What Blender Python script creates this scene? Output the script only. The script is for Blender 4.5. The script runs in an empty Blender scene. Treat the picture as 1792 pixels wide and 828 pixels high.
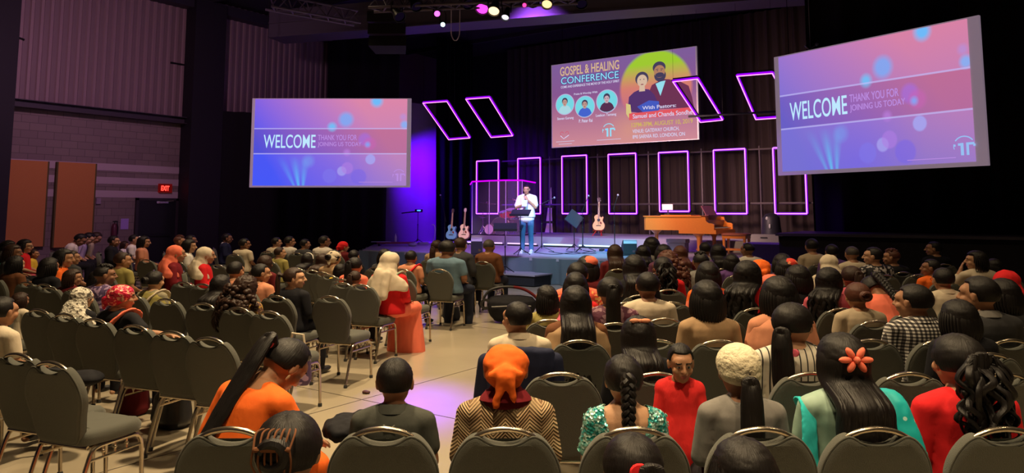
import bpy, bmesh, math, random
import numpy as np
from mathutils import Vector, Matrix, Euler, noise
random.seed(7)
SC = bpy.context.scene
COL = SC.collection
R = math.radians
# ------------------------------------------------------------------ camera
EYE = 1.70; FPX = 1294.0; PY0 = 238.4; HOR = 371.0
PITCH = math.atan((HOR-PY0)/FPX); YAW = R(35)
CP, SP = math.cos(PITCH), math.sin(PITCH)
SY, CY = math.sin(YAW), math.cos(YAW)
cam = bpy.data.objects.new('camera', bpy.data.cameras.new('camera')); COL.objects.link(cam)
cam.location = (0, 0, EYE); cam.rotation_euler = (R(90)+PITCH, 0, YAW)
cam.data.sensor_width = 36; cam.data.lens = FPX/1792*36
cam.data.shift_y = -(414-PY0)/1792; cam.data.clip_start = 0.05; cam.data.clip_end = 200
SC.camera = cam
SC.view_settings.view_transform = 'Standard'; SC.view_settings.look = 'None'
SC.view_settings.exposure = 0.0; SC.view_settings.gamma = 1.0; SC.view_settings.use_curve_mapping = False
w = bpy.data.worlds.new('world'); SC.world = w; w.use_nodes = True
w.node_tree.nodes['Background'].inputs[0].default_value = (0.16, 0.10, 0.26, 1)
w.node_tree.nodes['Background'].inputs[1].default_value = 0.035

# ---- from a place in the photograph to a place in the room (x across the stage, y towards it)
def ray(px, py):
    x = (px-896)/FPX; u = (PY0-py)/FPX
    Y = CP-u*SP; Z = SP+u*CP
    return x/Y, Z/Y
def cam2w(X, Y, z): return Vector((X*CY-Y*SY, X*SY+Y*CY, z))
def at_depth(px, py, Y):
    x, z = ray(px, py); return cam2w(x*Y, Y, EYE+z*Y)
def at_z(px, py, z):
    x, t = ray(px, py); Y = (z-EYE)/t; return cam2w(x*Y, Y, z)
def at_a(px, py, a):
    x, t = ray(px, py); return at_depth(px, py, a/(x*SY+CY))
def at_b(px, py, b):
    x, t = ray(px, py); return at_depth(px, py, b/(x*CY-SY))

SPK = at_z(922, 443, .62)
# ---- lights of the hall
def area(name, loc, target, size, energy, color, spread=180):
    d = bpy.data.lights.new(name, 'AREA'); d.shape = 'DISK'; d.size = size; d.energy = energy; d.color = color
    d.spread = R(spread)
    o = bpy.data.objects.new(name, d); COL.objects.link(o); o.location = loc
    o.rotation_euler = (Vector(target)-Vector(loc)).to_track_quat('-Z', 'Y').to_euler(); return o
def spot(name, loc, target, energy, color, angle=40, blend=.6, rad=.12):
    d = bpy.data.lights.new(name, 'SPOT'); d.energy = energy; d.color = color; d.spot_size = R(angle); d.spot_blend = blend
    d.shadow_soft_size = rad
    o = bpy.data.objects.new(name, d); COL.objects.link(o); o.location = loc
    o.rotation_euler = (Vector(target)-Vector(loc)).to_track_quat('-Z', 'Y').to_euler(); return o
WARM = (1.0, .74, .42)
# house lamps high over the seats
HOUSE = [(-4.4, 4.2, 300), (-.9, 3.9, 70), (2.4, 5.6, 24), (-7.4, 8.0, 190), (-3.6, 9.6, 70), (-12, 8.6, 130), (.4, 9.6, 34)]
for i, (x, y, e) in enumerate(HOUSE):
    area('house_or_added_light', (x, y, 7.7), (x+.1, y-.6, 0), .5, e, WARM, 110)
area('house_or_added_light', (-.8, .9, 7.7), (-.9, 1.7, 0), .5, 62, WARM, 62)  # unseen lamp added to lift the chair backs of the near row
area('house_or_added_light', (1.6, .6, 7.7), (1.0, 1.9, 0), .5, 40, WARM, 62)  # second added lamp, also brightening the near row
# stage wash and spots, with added fills
area('stage_wash_purple', (-17.6, 18.6, 4.4), (-17.7, 22.6, 1.6), .6, 250, (.13, .0, 1), 90)
area('stage_wash_violet', (-10.5, 15.5, 7.4), (-11.5, 19.5, .6), 1.0, 130, (.42, .10, 1), 80)
spot('stage_spot_white', (-8.4, 11.0, 5.0), (SPK.x, SPK.y, 1.9), 1350, (1, .95, .93), 14, .8)
spot('stage_spot_cyan', (-6.4, 12.6, 5.0), at_z(1030, 441, .62), 3600, (.20, .72, 1), 40, 1)
spot('stage_spot_lavender', (-8.8, 11.6, 5.0), at_z(865, 441, .62), 1300, (.62, .30, 1), 44, 1)
spot('stage_spot_amber', (-5.6, 12.6, 5.0), at_a(1210, 392, 18.2), 1500, (1, .60, .36), 26, .8)
spot('stage_spot_guitars', (-10.0, 11.4, 5.0), at_a(803, 396, 19.0), 2600, (1, .82, .70), 10, .7)
spot('mid_guitar_fill_spot', (-6.6, 12.6, 5.0), at_a(1046, 376, 21.6), 2300, (1, .84, .62), 10, .7)  # unseen spot added to warm up the middle guitar
spot('drum_fill_spot', (-8.0, 12.0, 5.0), at_a(880, 380, 21.0), 2600, (1, .40, .60), 15, .8)  # unseen spot added to brighten the drum kit
area('stage_front_fill', (-8.6, 11.4, 4.8), (-9.8, 15.6, 0), .6, 55, (.42, .55, .9), 90)  # unseen fill added to light the skirt and the floor before it
area('wall_wash', (-13.6, 7.4, 6.6), (-21, 9.5, 3.6), .8, 105, (.86, .44, .72), 130)
area('curtain_fill', (-8.0, 17.0, 3.9), (-8.5, 24, 1.6), 1.2, 150, (1, .62, .50), 110)  # added fill without a fixture, tints the back curtain warm

# ------------------------------------------------------------------ tagging
def tag(o, label=None, cat=None, group=None, kind=None):
    if label: o['label'] = label
    if cat: o['category'] = cat
    if group: o['group'] = group
    if kind: o['kind'] = kind
    return o
def thing(name, label, cat, loc=(0, 0, 0), rz=0, group=None, scale=1):
    o = bpy.data.objects.new(name, None); COL.objects.link(o)
    o.empty_display_size = .1
    o.location = loc; o.rotation_euler = (0, 0, rz); o.scale = (scale,)*3 if not isinstance(scale, tuple) else scale
    return tag(o, label, cat, group)

# ------------------------------------------------------------------ materials
MC = {}
def nodes_mat(name):
    m = bpy.data.materials.new(name); m.use_nodes = True
    nt = m.node_tree; b = nt.nodes['Principled BSDF']; return m, nt, b
def mat(name, col, rough=.6, metal=0, emit=None, es=0, bump=0, bscale=40, bstretch=(1, 1, 1), var=0, spec=.5, sheen=0, alpha=None, trans=0, coat=0):
    if name in MC: return MC[name]
    m, nt, b = nodes_mat(name)
    b.inputs['Base Color'].default_value = (*col, 1); b.inputs['Roughness'].default_value = rough
    b.inputs['Metallic'].default_value = metal; b.inputs['Specular IOR Level'].default_value = spec
    if sheen: b.inputs['Sheen Weight'].default_value = sheen
    if coat: b.inputs['Coat Weight'].default_value = coat
    if trans: b.inputs['Transmission Weight'].default_value = trans
    if alpha is not None: b.inputs['Alpha'].default_value = alpha
    if emit: b.inputs['Emission Color'].default_value = (*emit, 1); b.inputs['Emission Strength'].default_value = es
    if bump or var:
        tc = nt.nodes.new('ShaderNodeTexCoord'); mp = nt.nodes.new('ShaderNodeMapping'); mp.inputs['Scale'].default_value = bstretch
        nt.links.new(tc.outputs['Object'], mp.inputs[0])
        n = nt.nodes.new('ShaderNodeTexNoise'); n.inputs['Scale'].default_value = bscale; n.inputs['Detail'].default_value = 4
        nt.links.new(mp.outputs[0], n.inputs['Vector'])
        if bump:
            bp = nt.nodes.new('ShaderNodeBump'); bp.inputs['Strength'].default_value = bump; bp.inputs['Distance'].default_value = .01
            nt.links.new(n.outputs['Fac'], bp.inputs['Height']); nt.links.new(bp.outputs[0], b.inputs['Normal'])
        if var:
            mx = nt.nodes.new('ShaderNodeMixRGB'); mx.inputs[1].default_value = (*[c*(1-var) for c in col], 1); mx.inputs[2].default_value = (*[min(1, c*(1+var)) for c in col], 1)
            nt.links.new(n.outputs['Fac'], mx.inputs[0]); nt.links.new(mx.outputs[0], b.inputs['Base Color'])
    MC[name] = m; return m
def emis(name, col, s):
    if name in MC: return MC[name]
    m = bpy.data.materials.new(name); m.use_nodes = True; nt = m.node_tree; nt.nodes.clear()
    e = nt.nodes.new('ShaderNodeEmission'); e.inputs[0].default_value = (*col, 1); e.inputs[1].default_value = s
    o = nt.nodes.new('ShaderNodeOutputMaterial'); nt.links.new(e.outputs[0], o.inputs[0]); MC[name] = m; return m
class NT:                       # small expression helper on a node tree
    def __init__(s, nt): s.nt = nt
    def m(s, op, a, b=0, c=None):
        n = s.nt.nodes.new('ShaderNodeMath'); n.operation = op
        for i, v in enumerate((a, b) if c is None else (a, b, c)):
            if isinstance(v, (int, float)): n.inputs[i].default_value = v
            else: s.nt.links.new(v, n.inputs[i])
        return n.outputs[0]
    def clamp01(s, v):
        n = s.nt.nodes.new('ShaderNodeClamp'); s.nt.links.new(v, n.inputs[0]); return n.outputs[0]
    def mix(s, f, a, b):
        n = s.nt.nodes.new('ShaderNodeMixRGB')
        for i, v in enumerate((f, a, b)):
            if isinstance(v, (int, float)): n.inputs[i].default_value = v
            elif isinstance(v, tuple): n.inputs[i].default_value = (*v, 1)
            else: s.nt.links.new(v, n.inputs[i])
        return n.outputs[0]
    def xyz(s, which='Object'):
        t = s.nt.nodes.new('ShaderNodeTexCoord'); q = s.nt.nodes.new('ShaderNodeSeparateXYZ'); s.nt.links.new(t.outputs[which], q.inputs[0]); return q.outputs
    def noise(s, scale, stretch=(1, 1, 1), detail=3):
        t = s.nt.nodes.new('ShaderNodeTexCoord'); mp = s.nt.nodes.new('ShaderNodeMapping'); mp.inputs['Scale'].default_value = stretch
        n = s.nt.nodes.new('ShaderNodeTexNoise'); n.inputs['Scale'].default_value = scale; n.inputs['Detail'].default_value = detail
        s.nt.links.new(t.outputs['Object'], mp.inputs[0]); s.nt.links.new(mp.outputs[0], n.inputs['Vector']); return n.outputs['Fac']
    def bump(s, h, strength, dist, b):
        bp = s.nt.nodes.new('ShaderNodeBump'); bp.inputs['Strength'].default_value = strength; bp.inputs['Distance'].default_value = dist
        s.nt.links.new(h, bp.inputs['Height']); s.nt.links.new(bp.outputs[0], b.inputs['Normal'])

def cloth(name, col, rough=.85):
    return mat('cloth_'+name, col, rough, bump=.5, bscale=14, bstretch=(1, 1, .45), var=.12, sheen=.0, spec=.25)
CL = dict(
 cream=(.66, .56, .42), white=(.78, .74, .68), tee=(.72, .66, .60), beige=(.50, .40, .28), khaki=(.27, .24, .16), olive=(.34, .29, .09),
 yellow=(.75, .50, .05), orange=(.98, .16, .02), coral=(.92, .20, .12), red=(.68, .015, .02), darkred=(.20, .012, .02), pink=(.75, .13, .20),
 rose=(.55, .10, .14), peach=(.68, .28, .16), navy=(.014, .018, .05), black=(.010, .010, .014), charcoal=(.05, .05, .055), grey=(.20, .19, .18),
 greypolo=(.062, .066, .058), blue=(.13, .22, .30), teal=(.03, .50, .52), green=(.02, .13, .10), brown=(.16, .06, .025), tan=(.42, .27, .15),
 lavender=(.46, .36, .58), purple=(.12, .05, .20), plum=(.10, .03, .07), jeans=(.09, .20, .36), darkjeans=(.02, .025, .045), maroon=(.13, .01, .015), mint=(.35, .42, .30))
def C(n): return cloth(n, CL[n])
def checks():
    if 'checks' in MC: return MC['checks']
    m, nt, b = nodes_mat('checked_cloth'); q = NT(nt); x, y, z = q.xyz()
    a = q.m('GREATER_THAN', q.m('FRACT', q.m('MULTIPLY', q.m('ADD', x, q.m('MULTIPLY', y, .35)), 38)), .5)
    c = q.m('GREATER_THAN', q.m('FRACT', q.m('MULTIPLY', z, 38)), .5)
    f = q.m('MULTIPLY', q.m('ADD', a, c), .5)
    col = q.mix(q.m('GREATER_THAN', f, .9), q.mix(q.m('GREATER_THAN', f, .4), (.012, .01, .012), (.13, .12, .12)), (.75, .72, .68))
    nt.links.new(col, b.inputs['Base Color']); b.inputs['Roughness'].default_value = .85; MC['checks'] = m; return m
def stripes():
    if 'stripes' in MC: return MC['stripes']
    m, nt, b = nodes_mat('striped_cloth'); q = NT(nt); x, y, z = q.xyz()
    a = q.m('LESS_THAN', q.m('FRACT', q.m('MULTIPLY', x, 27)), .2)
    nt.links.new(q.mix(a, (.66, .62, .52), (.03, .03, .03)), b.inputs['Base Color']); b.inputs['Roughness'].default_value = .85; MC['stripes'] = m; return m
def zigzag():
    if 'zigzag' in MC: return MC['zigzag']
    m, nt, b = nodes_mat('zigzag_knit'); q = NT(nt); x, y, z = q.xyz()
    tri = q.m('PINGPONG', q.m('MULTIPLY', x, 9), .5)
    w1 = q.m('SINE', q.m('MULTIPLY', q.m('ADD', z, q.m('MULTIPLY', tri, .13)), 330))
    w2 = q.m('SINE', q.m('MULTIPLY', q.m('ADD', z, q.m('MULTIPLY', tri, .13)), 55))
    h = q.m('ADD', q.m('MULTIPLY', w1, .5), q.m('MULTIPLY', w2, .5))
    nt.links.new(q.mix(q.clamp01(q.m('ADD', h, .5)), (.20, .11, .05), (.62, .44, .25)), b.inputs['Base Color'])
    q.bump(h, .8, .008, b); b.inputs['Roughness'].default_value = .9; MC['zigzag'] = m; return m
def voro(name, c1, c2, scale, thr, rough=.6, metal=0, bump=.8):
    if name in MC: return MC[name]
    m, nt, b = nodes_mat(name); q = NT(nt)
    t = nt.nodes.new('ShaderNodeTexCoord'); v = nt.nodes.new('ShaderNodeTexVoronoi'); v.inputs['Scale'].default_value = scale
    nt.links.new(t.outputs['Object'], v.inputs['Vector'])
    sep = nt.nodes.new('ShaderNodeSeparateColor'); nt.links.new(v.outputs['Color'], sep.inputs[0])
    f = q.m('GREATER_THAN', sep.outputs[0], thr)
    nt.links.new(q.mix(f, c1, c2), b.inputs['Base Color']); q.bump(v.outputs['Distance'], bump, .01, b)
    b.inputs['Roughness'].default_value = rough; b.inputs['Metallic'].default_value = metal; MC[name] = m; return m
def floral(name, c1, c2): return voro('floral_'+name, c1, c2, 34, .72, .8, 0, .2)
M = {}
M['chair_fabric'] = mat('chair_fabric', (.098, .100, .086), .9, bump=.35, bscale=260, var=.12, spec=.15, sheen=.15)
M['chair_metal'] = mat('chair_metal', (.50, .43, .34), .24, .95, bump=.05, bscale=30)
M['rubber'] = mat('rubber', (.02, .02, .02), .8)
M['black_metal'] = mat('black_metal', (.015, .015, .018), .4, .5)
M['black_plastic'] = mat('black_plastic', (.02, .02, .022), .5)
M['chrome'] = mat('chrome', (.7, .7, .72), .2, 1)
M['eye_white'] = mat('eye_white', (.38, .34, .31), .3)
M['iris'] = mat('iris', (.015, .01, .008), .2)
M['lips'] = mat('lips', (.36, .10, .08), .5)
M['brow'] = mat('brow', (.01, .008, .006), .9)
SK = [mat('skin_%s' % n, c, .55, bump=.1, bscale=60, var=.06, spec=.35) for n, c in (('light', (.52, .29, .17)), ('medium', (.40, .20, .11)), ('deep', (.26, .12, .065)))]
def hair_mat(name, col):
    if name in MC: return MC[name]
    m, nt, b = nodes_mat(name); q = NT(nt)
    x, y, z = q.xyz(); ang = q.m('ARCTAN2', x, q.m('ADD', y, .01)); cv = nt.nodes.new('ShaderNodeCombineXYZ')
    nt.links.new(q.m('MULTIPLY', ang, 16), cv.inputs[0]); nt.links.new(q.m('MULTIPLY', z, 7), cv.inputs[1])
    nn = nt.nodes.new('ShaderNodeTexNoise'); nn.inputs['Scale'].default_value = 1.6; nn.inputs['Detail'].default_value = 5; nt.links.new(cv.outputs[0], nn.inputs['Vector'])
    f = q.m('ADD', q.m('MULTIPLY', q.noise(85, (1.5, 1.5, .07), 4), .35), q.m('MULTIPLY', nn.outputs['Fac'], .65))
    nt.links.new(q.mix(f, tuple(c*.6 for c in col), tuple(c*1.4 for c in col)), b.inputs['Base Color'])
    q.bump(f, .45, .008, b); b.inputs['Roughness'].default_value = .50; b.inputs['Specular IOR Level'].default_value = .30
    MC[name] = m; return m
HM = dict(k=hair_mat('hair_black', (.008, .006, .006)), b=hair_mat('hair_brown', (.030, .013, .008)), r=hair_mat('hair_auburn', (.09, .03, .018)), g=hair_mat('hair_greying', (.06, .05, .045)))
M['bun_red'] = cloth('bun_red', (.75, .02, .03))
M['neon_core'] = emis('neon_core', (1.0, .30, .95), 2.0)
M['neon_halo'] = emis('neon_halo', (.30, .0, 1.0), 1.3)  # emission standing in for the purple halo around the tubes
M['tube_cool'] = emis('tube_cool', (.55, .80, 1.0), 2.2)
M['tube_violet'] = emis('tube_violet', (.80, .50, 1.0), 1.6)

# ------------------------------------------------------------------ mesh building
class MB:
    def __init__(s): s.v = []; s.f = []; s.m = []
    def add(s, vs, fs, mi=0):
        o = len(s.v); s.v += [tuple(v) for v in vs]; s.f += [tuple(i+o for i in f) for f in fs]; s.m += [mi]*len(fs); return s
    def box(s, c, d, mi=0, mx=None):
        x, y, z = [k/2 for k in d]
        vs = [Vector(((-x, x)[i & 1], (-y, y)[(i >> 1) & 1], (-z, z)[(i >> 2) & 1])) for i in range(8)]
        if mx is not None: vs = [mx @ v for v in vs]
        vs = [v+Vector(c) for v in vs]
        return s.add(vs, [(0, 2, 3, 1), (4, 5, 7, 6), (0, 1, 5, 4), (2, 6, 7, 3), (0, 4, 6, 2), (1, 3, 7, 5)], mi)
    def rings(s, rings, mi=0, cap=True, closed=False):
        n = len(rings[0]); vs = [p for r in rings for p in r]; fs = []
        k = len(rings)
        for i in range(k if closed else k-1):
            for j in range(n):
                a = i*n+j; b = i*n+(j+1) % n; c = ((i+1) % k)*n+(j+1) % n; d = ((i+1) % k)*n+j
                fs.append((a, b, c, d))
        if cap and not closed: fs.append(tuple(reversed(range(n)))); fs.append(tuple(range((k-1)*n, k*n)))
        return s.add(vs, fs, mi)
    def tube(s, pts, r, n=8, mi=0, closed=False, cap=True, flat=1.0):
        pts = [Vector(p) for p in pts]; k = len(pts); rr = r if isinstance(r, (list, tuple)) else [r]*k
        rings = []; up = None
        for i, p in enumerate(pts):
            if closed: t = pts[(i+1) % k]-pts[i-1]
            else: t = pts[min(i+1, k-1)]-pts[max(i-1, 0)]
            if t.length < 1e-9: t = Vector((0, 0, 1))
            t.normalize()
            if up is None:
                up = Vector((0, 0, 1)) if abs(t.z) < .9 else Vector((0, 1, 0))
            sd = t.cross(up)
            if sd.length < 1e-6: sd = t.orthogonal()
            sd.normalize(); up = sd.cross(t).normalized()
            rings.append([p+(sd*math.cos(q)+up*math.sin(q)*flat)*rr[i] for q in [2*math.pi*j/n for j in range(n)]])
        return s.rings(rings, mi, cap, closed)
    def ell(s, c, r, n=16, k=10, mi=0, mx=None):
        if isinstance(r, (int, float)): r = (r, r, r)
        vs = [Vector((0, 0, -r[2]))]; fs = []
        for i in range(1, k):
            th = math.pi*i/k
            for j in range(n):
                ph = 2*math.pi*j/n
                vs.append(Vector((r[0]*math.sin(th)*math.cos(ph), r[1]*math.sin(th)*math.sin(ph), -r[2]*math.cos(th))))
        vs.append(Vector((0, 0, r[2])))
        for j in range(n):
            fs.append((0, 1+(j+1) % n, 1+j))
            for i in range(k-2):
                a = 1+i*n+j; b = 1+i*n+(j+1) % n; fs.append((a, b, b+n, a+n))
            fs.append((1+(k-2)*n+j, 1+(k-2)*n+(j+1) % n, len(vs)-1))
        if mx is not None: vs = [mx @ v for v in vs]
        return s.add([v+Vector(c) for v in vs], fs, mi)
    def cone(s, a, b, ra, rb, n=14, mi=0, round_=True, fx=1.0):
        a, b = Vector(a), Vector(b)
        s.tube([a, b], [ra, rb], n, mi)
        if round_: s.ell(a, ra, n, 8, mi); s.ell(b, rb, n, 8, mi)
        return s
    def lathe(s, prof, n=24, mi=0, c=(0, 0, 0), cap=True, mx=None):
        c = Vector(c); rings = []
        for r, z in prof:
            ring = [Vector((r*math.cos(2*math.pi*j/n), r*math.sin(2*math.pi*j/n), z)) for j in range(n)]
            if mx is not None: ring = [mx @ v for v in ring]
            rings.append([v+c for v in ring])
        return s.rings(rings, mi, cap)
    def prism(s, outline, t, mi=0, mx=None, c=(0, 0, 0), axis='y'):
        # outline in x,z extruded along y from -t/2 to t/2
        rings = []
        for y in (-t/2, t/2):
            ring = [Vector((p[0], y, p[1])) if axis == 'y' else Vector((p[0], p[1], y)) for p in outline]
            if mx is not None: ring = [mx @ v for v in ring]
            rings.append([v+Vector(c) for v in ring])
        return s.rings(rings, mi)
    def mesh(s, name, mats, smooth=True, angle=40):
        me = bpy.data.meshes.new(name); me.from_pydata(s.v, [], s.f); me.update()
        for m in (mats if isinstance(mats, (list, tuple)) else [mats]): me.materials.append(m)
        me.polygons.foreach_set('material_index', s.m)
        bm = bmesh.new(); bm.from_mesh(me); bmesh.ops.recalc_face_normals(bm, faces=bm.faces)
        if smooth:
            for f in bm.faces: f.smooth = True
            for e in bm.edges:
                if len(e.link_faces) == 2 and e.calc_face_angle(0) > R(angle): e.smooth = False
        bm.to_mesh(me); bm.free(); return me
    def build(s, name, mats, parent=None, smooth=True, angle=40, loc=(0, 0, 0), rot=None):
        o = bpy.data.objects.new(name, s.mesh(name, mats, smooth, angle)); COL.objects.link(o)
        o.parent = parent; o.location = loc
        if rot: o.rotation_euler = rot
        return o
def inst(name, me, parent=None, mats=None, loc=(0, 0, 0), mx=None):
    o = bpy.data.objects.new(name, me); COL.objects.link(o); o.parent = parent; o.location = loc
    if mx is not None: o.matrix_basis = mx
    if mats:
        for i, m in enumerate(mats):
            if m is not None and i < len(o.material_slots): o.material_slots[i].link = 'OBJECT'; o.material_slots[i].material = m
    return o
def smoothpath(pts, n=6, closed=False):
    pts = [Vector(p) for p in pts]; k = len(pts); out = []
    for i in range(k if closed else k-1):
        if closed: p0, p1, p2, p3 = pts[i-1], pts[i], pts[(i+1) % k], pts[(i+2) % k]
        else: p0, p1, p2, p3 = pts[max(i-1, 0)], pts[i], pts[i+1], pts[min(i+2, k-1)]
        for j in range(n):
            t = j/n
            out.append(.5*((2*p1)+(p2-p0)*t+(2*p0-5*p1+4*p2-p3)*t*t+(3*p1-p0-3*p2+p3)*t**3))
    if not closed: out.append(pts[-1])
    return out
def blob(mb, voxel, smooth=6, noise_amp=0, nscale=(9, 9, 4), name='blob'):
    me = mb.mesh(name, [], False); o = bpy.data.objects.new(name, me); COL.objects.link(o)
    r = o.modifiers.new('r', 'REMESH'); r.mode = 'VOXEL'; r.voxel_size = voxel; r.use_smooth_shade = True
    if smooth: s = o.modifiers.new('s', 'SMOOTH'); s.factor = .5; s.iterations = smooth
    dg = bpy.context.evaluated_depsgraph_get(); out = bpy.data.meshes.new_from_object(o.evaluated_get(dg)); bpy.data.objects.remove(o); bpy.data.meshes.remove(me)
    out.name = name
    if noise_amp:
        n = len(out.vertices); co = np.empty(n*3); out.vertices.foreach_get('co', co); co = co.reshape(-1, 3)
        no = np.empty(n*3); out.vertex_normals.foreach_get('vector', no); no = no.reshape(-1, 3)
        for i in range(n):
            v = co[i]; d = noise.noise(Vector((v[0]*nscale[0], v[1]*nscale[1], v[2]*nscale[2]))) + .5*noise.noise(Vector((v[0]*nscale[0]*2.3, v[1]*nscale[1]*2.3, v[2]*nscale[2]*2.3+5)))
            co[i] += no[i]*d*noise_amp
        out.vertices.foreach_set('co', co.ravel()); out.update()
    out.polygons.foreach_set('use_smooth', [True]*len(out.polygons))
    return out
def textmesh(name, body, size, mats, parent, loc, rot, sx=1.0, align='LEFT', off=0.0, ext=.002):
    c = bpy.data.curves.new(name, 'FONT'); c.body = body; c.size = size; c.align_x = align; c.extrude = ext; c.offset = off; c.space_line = .85
    o = bpy.data.objects.new(name, c); COL.objects.link(o)
    dg = bpy.context.evaluated_depsgraph_get(); me = bpy.data.meshes.new_from_object(o.evaluated_get(dg)); bpy.data.objects.remove(o)
    me.materials.clear(); me.materials.append(mats)
    q = bpy.data.objects.new(name, me); COL.objects.link(q); q.parent = parent; q.location = loc; q.rotation_euler = rot; q.scale = (sx, 1, 1); return q
def struct(o, ): o['kind'] = 'structure'; return o
# ================================================================== THE ROOM
WX = -21.1                        # plane of the left wall
def lin(r, g, b):
    f = lambda c: (c/255/12.92) if c/255 <= .04045 else ((c/255+.055)/1.055)**2.4
    return (f(r), f(g), f(b))
m, nt, b = nodes_mat('polished_concrete'); q = NT(nt)
n1 = q.noise(.9, (1, 1, 1), 6); n2 = q.noise(14, (1, 1, 1), 4)
nt.links.new(q.mix(n1, (.30, .25, .18), (.46, .40, .29)), b.inputs['Base Color'])
nt.links.new(q.m('ADD', .20, q.m('MULTIPLY', n1, .10)), b.inputs['Roughness']); q.bump(n2, .02, .01, b); b.inputs['Specular IOR Level'].default_value = .75
M['concrete'] = m
fl = MB().box((-7, 9, -.1), (30, 34, .2)).build('floor', M['concrete'], smooth=False); struct(fl)
jt = MB()
for y in (-2.6, .9, 4.9, 8.9, 12.9): jt.box((-7, y, .001), (28, .008, .003))
for x in (-18.6, -14.1, -9.6, -5.1, -1.2, 3.9): jt.box((x, 7, .001), (.008, 16, .003))
o = jt.build('floor_joints', mat('joint', (.10, .08, .06), .8), smooth=False, parent=fl)

# left wall: painted block below, ribbed metal cladding above
m, nt, b = nodes_mat('painted_block'); q = NT(nt)
t = nt.nodes.new('ShaderNodeTexCoord'); sp = nt.nodes.new('ShaderNodeSeparateXYZ'); nt.links.new(t.outputs['Object'], sp.inputs[0])
cb = nt.nodes.new('ShaderNodeCombineXYZ'); nt.links.new(sp.outputs[1], cb.inputs[0]); nt.links.new(sp.outputs[2], cb.inputs[1])
br = nt.nodes.new('ShaderNodeTexBrick'); br.inputs['Scale'].default_value = 1; br.inputs['Brick Width'].default_value = .4; br.inputs['Row Height'].default_value = .2
br.inputs['Mortar Size'].default_value = .008; br.inputs['Color1'].default_value = (.20, .15, .15, 1); br.inputs['Color2'].default_value = (.235, .18, .17, 1); br.inputs['Mortar'].default_value = (.13, .10, .10, 1)
nt.links.new(cb.outputs[0], br.inputs['Vector']); nt.links.new(br.outputs['Color'], b.inputs['Base Color']); b.inputs['Roughness'].default_value = .85
M['block'] = m
BEAM = 4.45
wl = MB().box((WX-.15, 9, BEAM/2), (.3, 33, BEAM)).build('wall_left', M['block'], smooth=False); struct(wl)
zz = [at_b(190, y, WX).z for y in (286.5, 298.7, 310, 322, 333.5, 345.5)]
bd = MB()
for i in (0, 2, 4): bd.box((WX+.006, 10.3, (zz[i]+zz[i+1])/2), (.012, 5.4, zz[i]-zz[i+1]))
struct(bd.build('trim_1', mat('band_paint', (.46, .36, .40), .8, bump=.2, bscale=20), smooth=False))
rb = MB()
y = 5.4
while y < 18.5:
    for dy, dx in ((0, .0), (.04, .035), (.12, .035), (.16, 0)): pass
    rb.prism([(y, 0), (y+.03, .035), (y+.10, .035), (y+.13, 0)], 4.2, c=(0, 0, 0), axis='z', mx=Matrix(((0, 1, 0), (1, 0, 0), (0, 0, 1))))
    y += .235
o = rb.build('cladding_ribs', mat('cladding', (.30, .21, .22), .55, .2), smooth=False); o.location = (WX, 0, BEAM+2.1)
up = MB().box((WX-.15, 9, BEAM+2.1), (.3, 33, 4.2)).build('wall_left_cladding', mat('cladding_back', (.22, .155, .165), .6, .2), smooth=False); struct(up); o.parent = up
struct(MB().box((WX+.09, 9, BEAM), (.18, 25, .17)).box((WX+.16, 9, BEAM+.09), (.32, 25, .02)).box((WX+.16, 9, BEAM-.09), (.32, 25, .02)).build('trim_2', mat('girt_steel', (.045, .035, .05), .6), smooth=False))
pil = MB()
a1 = at_b(20, 200, WX+.25).y; a2 = at_b(332, 200, WX+.45).y; a3 = at_b(372, 200, WX+.0).y
pil.box((WX+.2, a1-.35, 4.1), (.4, .7, 8.2)); pil.box((WX+.28, (a2+a3)/2, 4.1), (.56, a3-a2, 8.2))
struct(pil.build('trim_3', mat('dark_steel', (.008, .006, .012), .7), smooth=False))
struct(MB().box((WX+.22, 12, 8.1), (.44, 14, .32)).build('trim_4', mat('eave_steel', (.02, .018, .03), .6), smooth=False))
br_ = thing('conduit_bracket', 'short dark bracket at the left edge of the ribbed upper wall', 'bracket', at_b(32, 66, WX+.03))
MB().tube([(0, -.14, .03), (0, .14, -.03)], .03).build('arm', M['black_metal'], br_)
br2 = thing('conduit_bracket', 'short dark bracket on the ribbed wall beside the black pillar', 'bracket', at_b(318, 113, WX+.03))
MB().tube([(0, -.35, 0), (0, .30, 0)], .03).build('arm', M['black_metal'], br2)
# far walls, ceiling
struct(MB().box((-7, 25.1, 4.2), (30, .3, 8.4)).build('wall_back', mat('black_wall', (.006, .005, .009), .9), smooth=False))
struct(MB().box((7.9, 9, 4.2), (.3, 33, 8.4)).build('wall_right', MC['black_wall'], smooth=False))
struct(MB().box((-7, 9, 8.5), (30, 34, .2)).build('ceiling', mat('ceiling_deck', (.012, .010, .016), .9), smooth=False))
# purlins below the deck
pu = MB()
for k in range(9): pu.box((-7, 4+k*2.3, 8.32), (29, .09, .16))
struct(pu.build('trim_5', mat('purlin_steel', (.03, .028, .035), .6), smooth=False))

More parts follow.
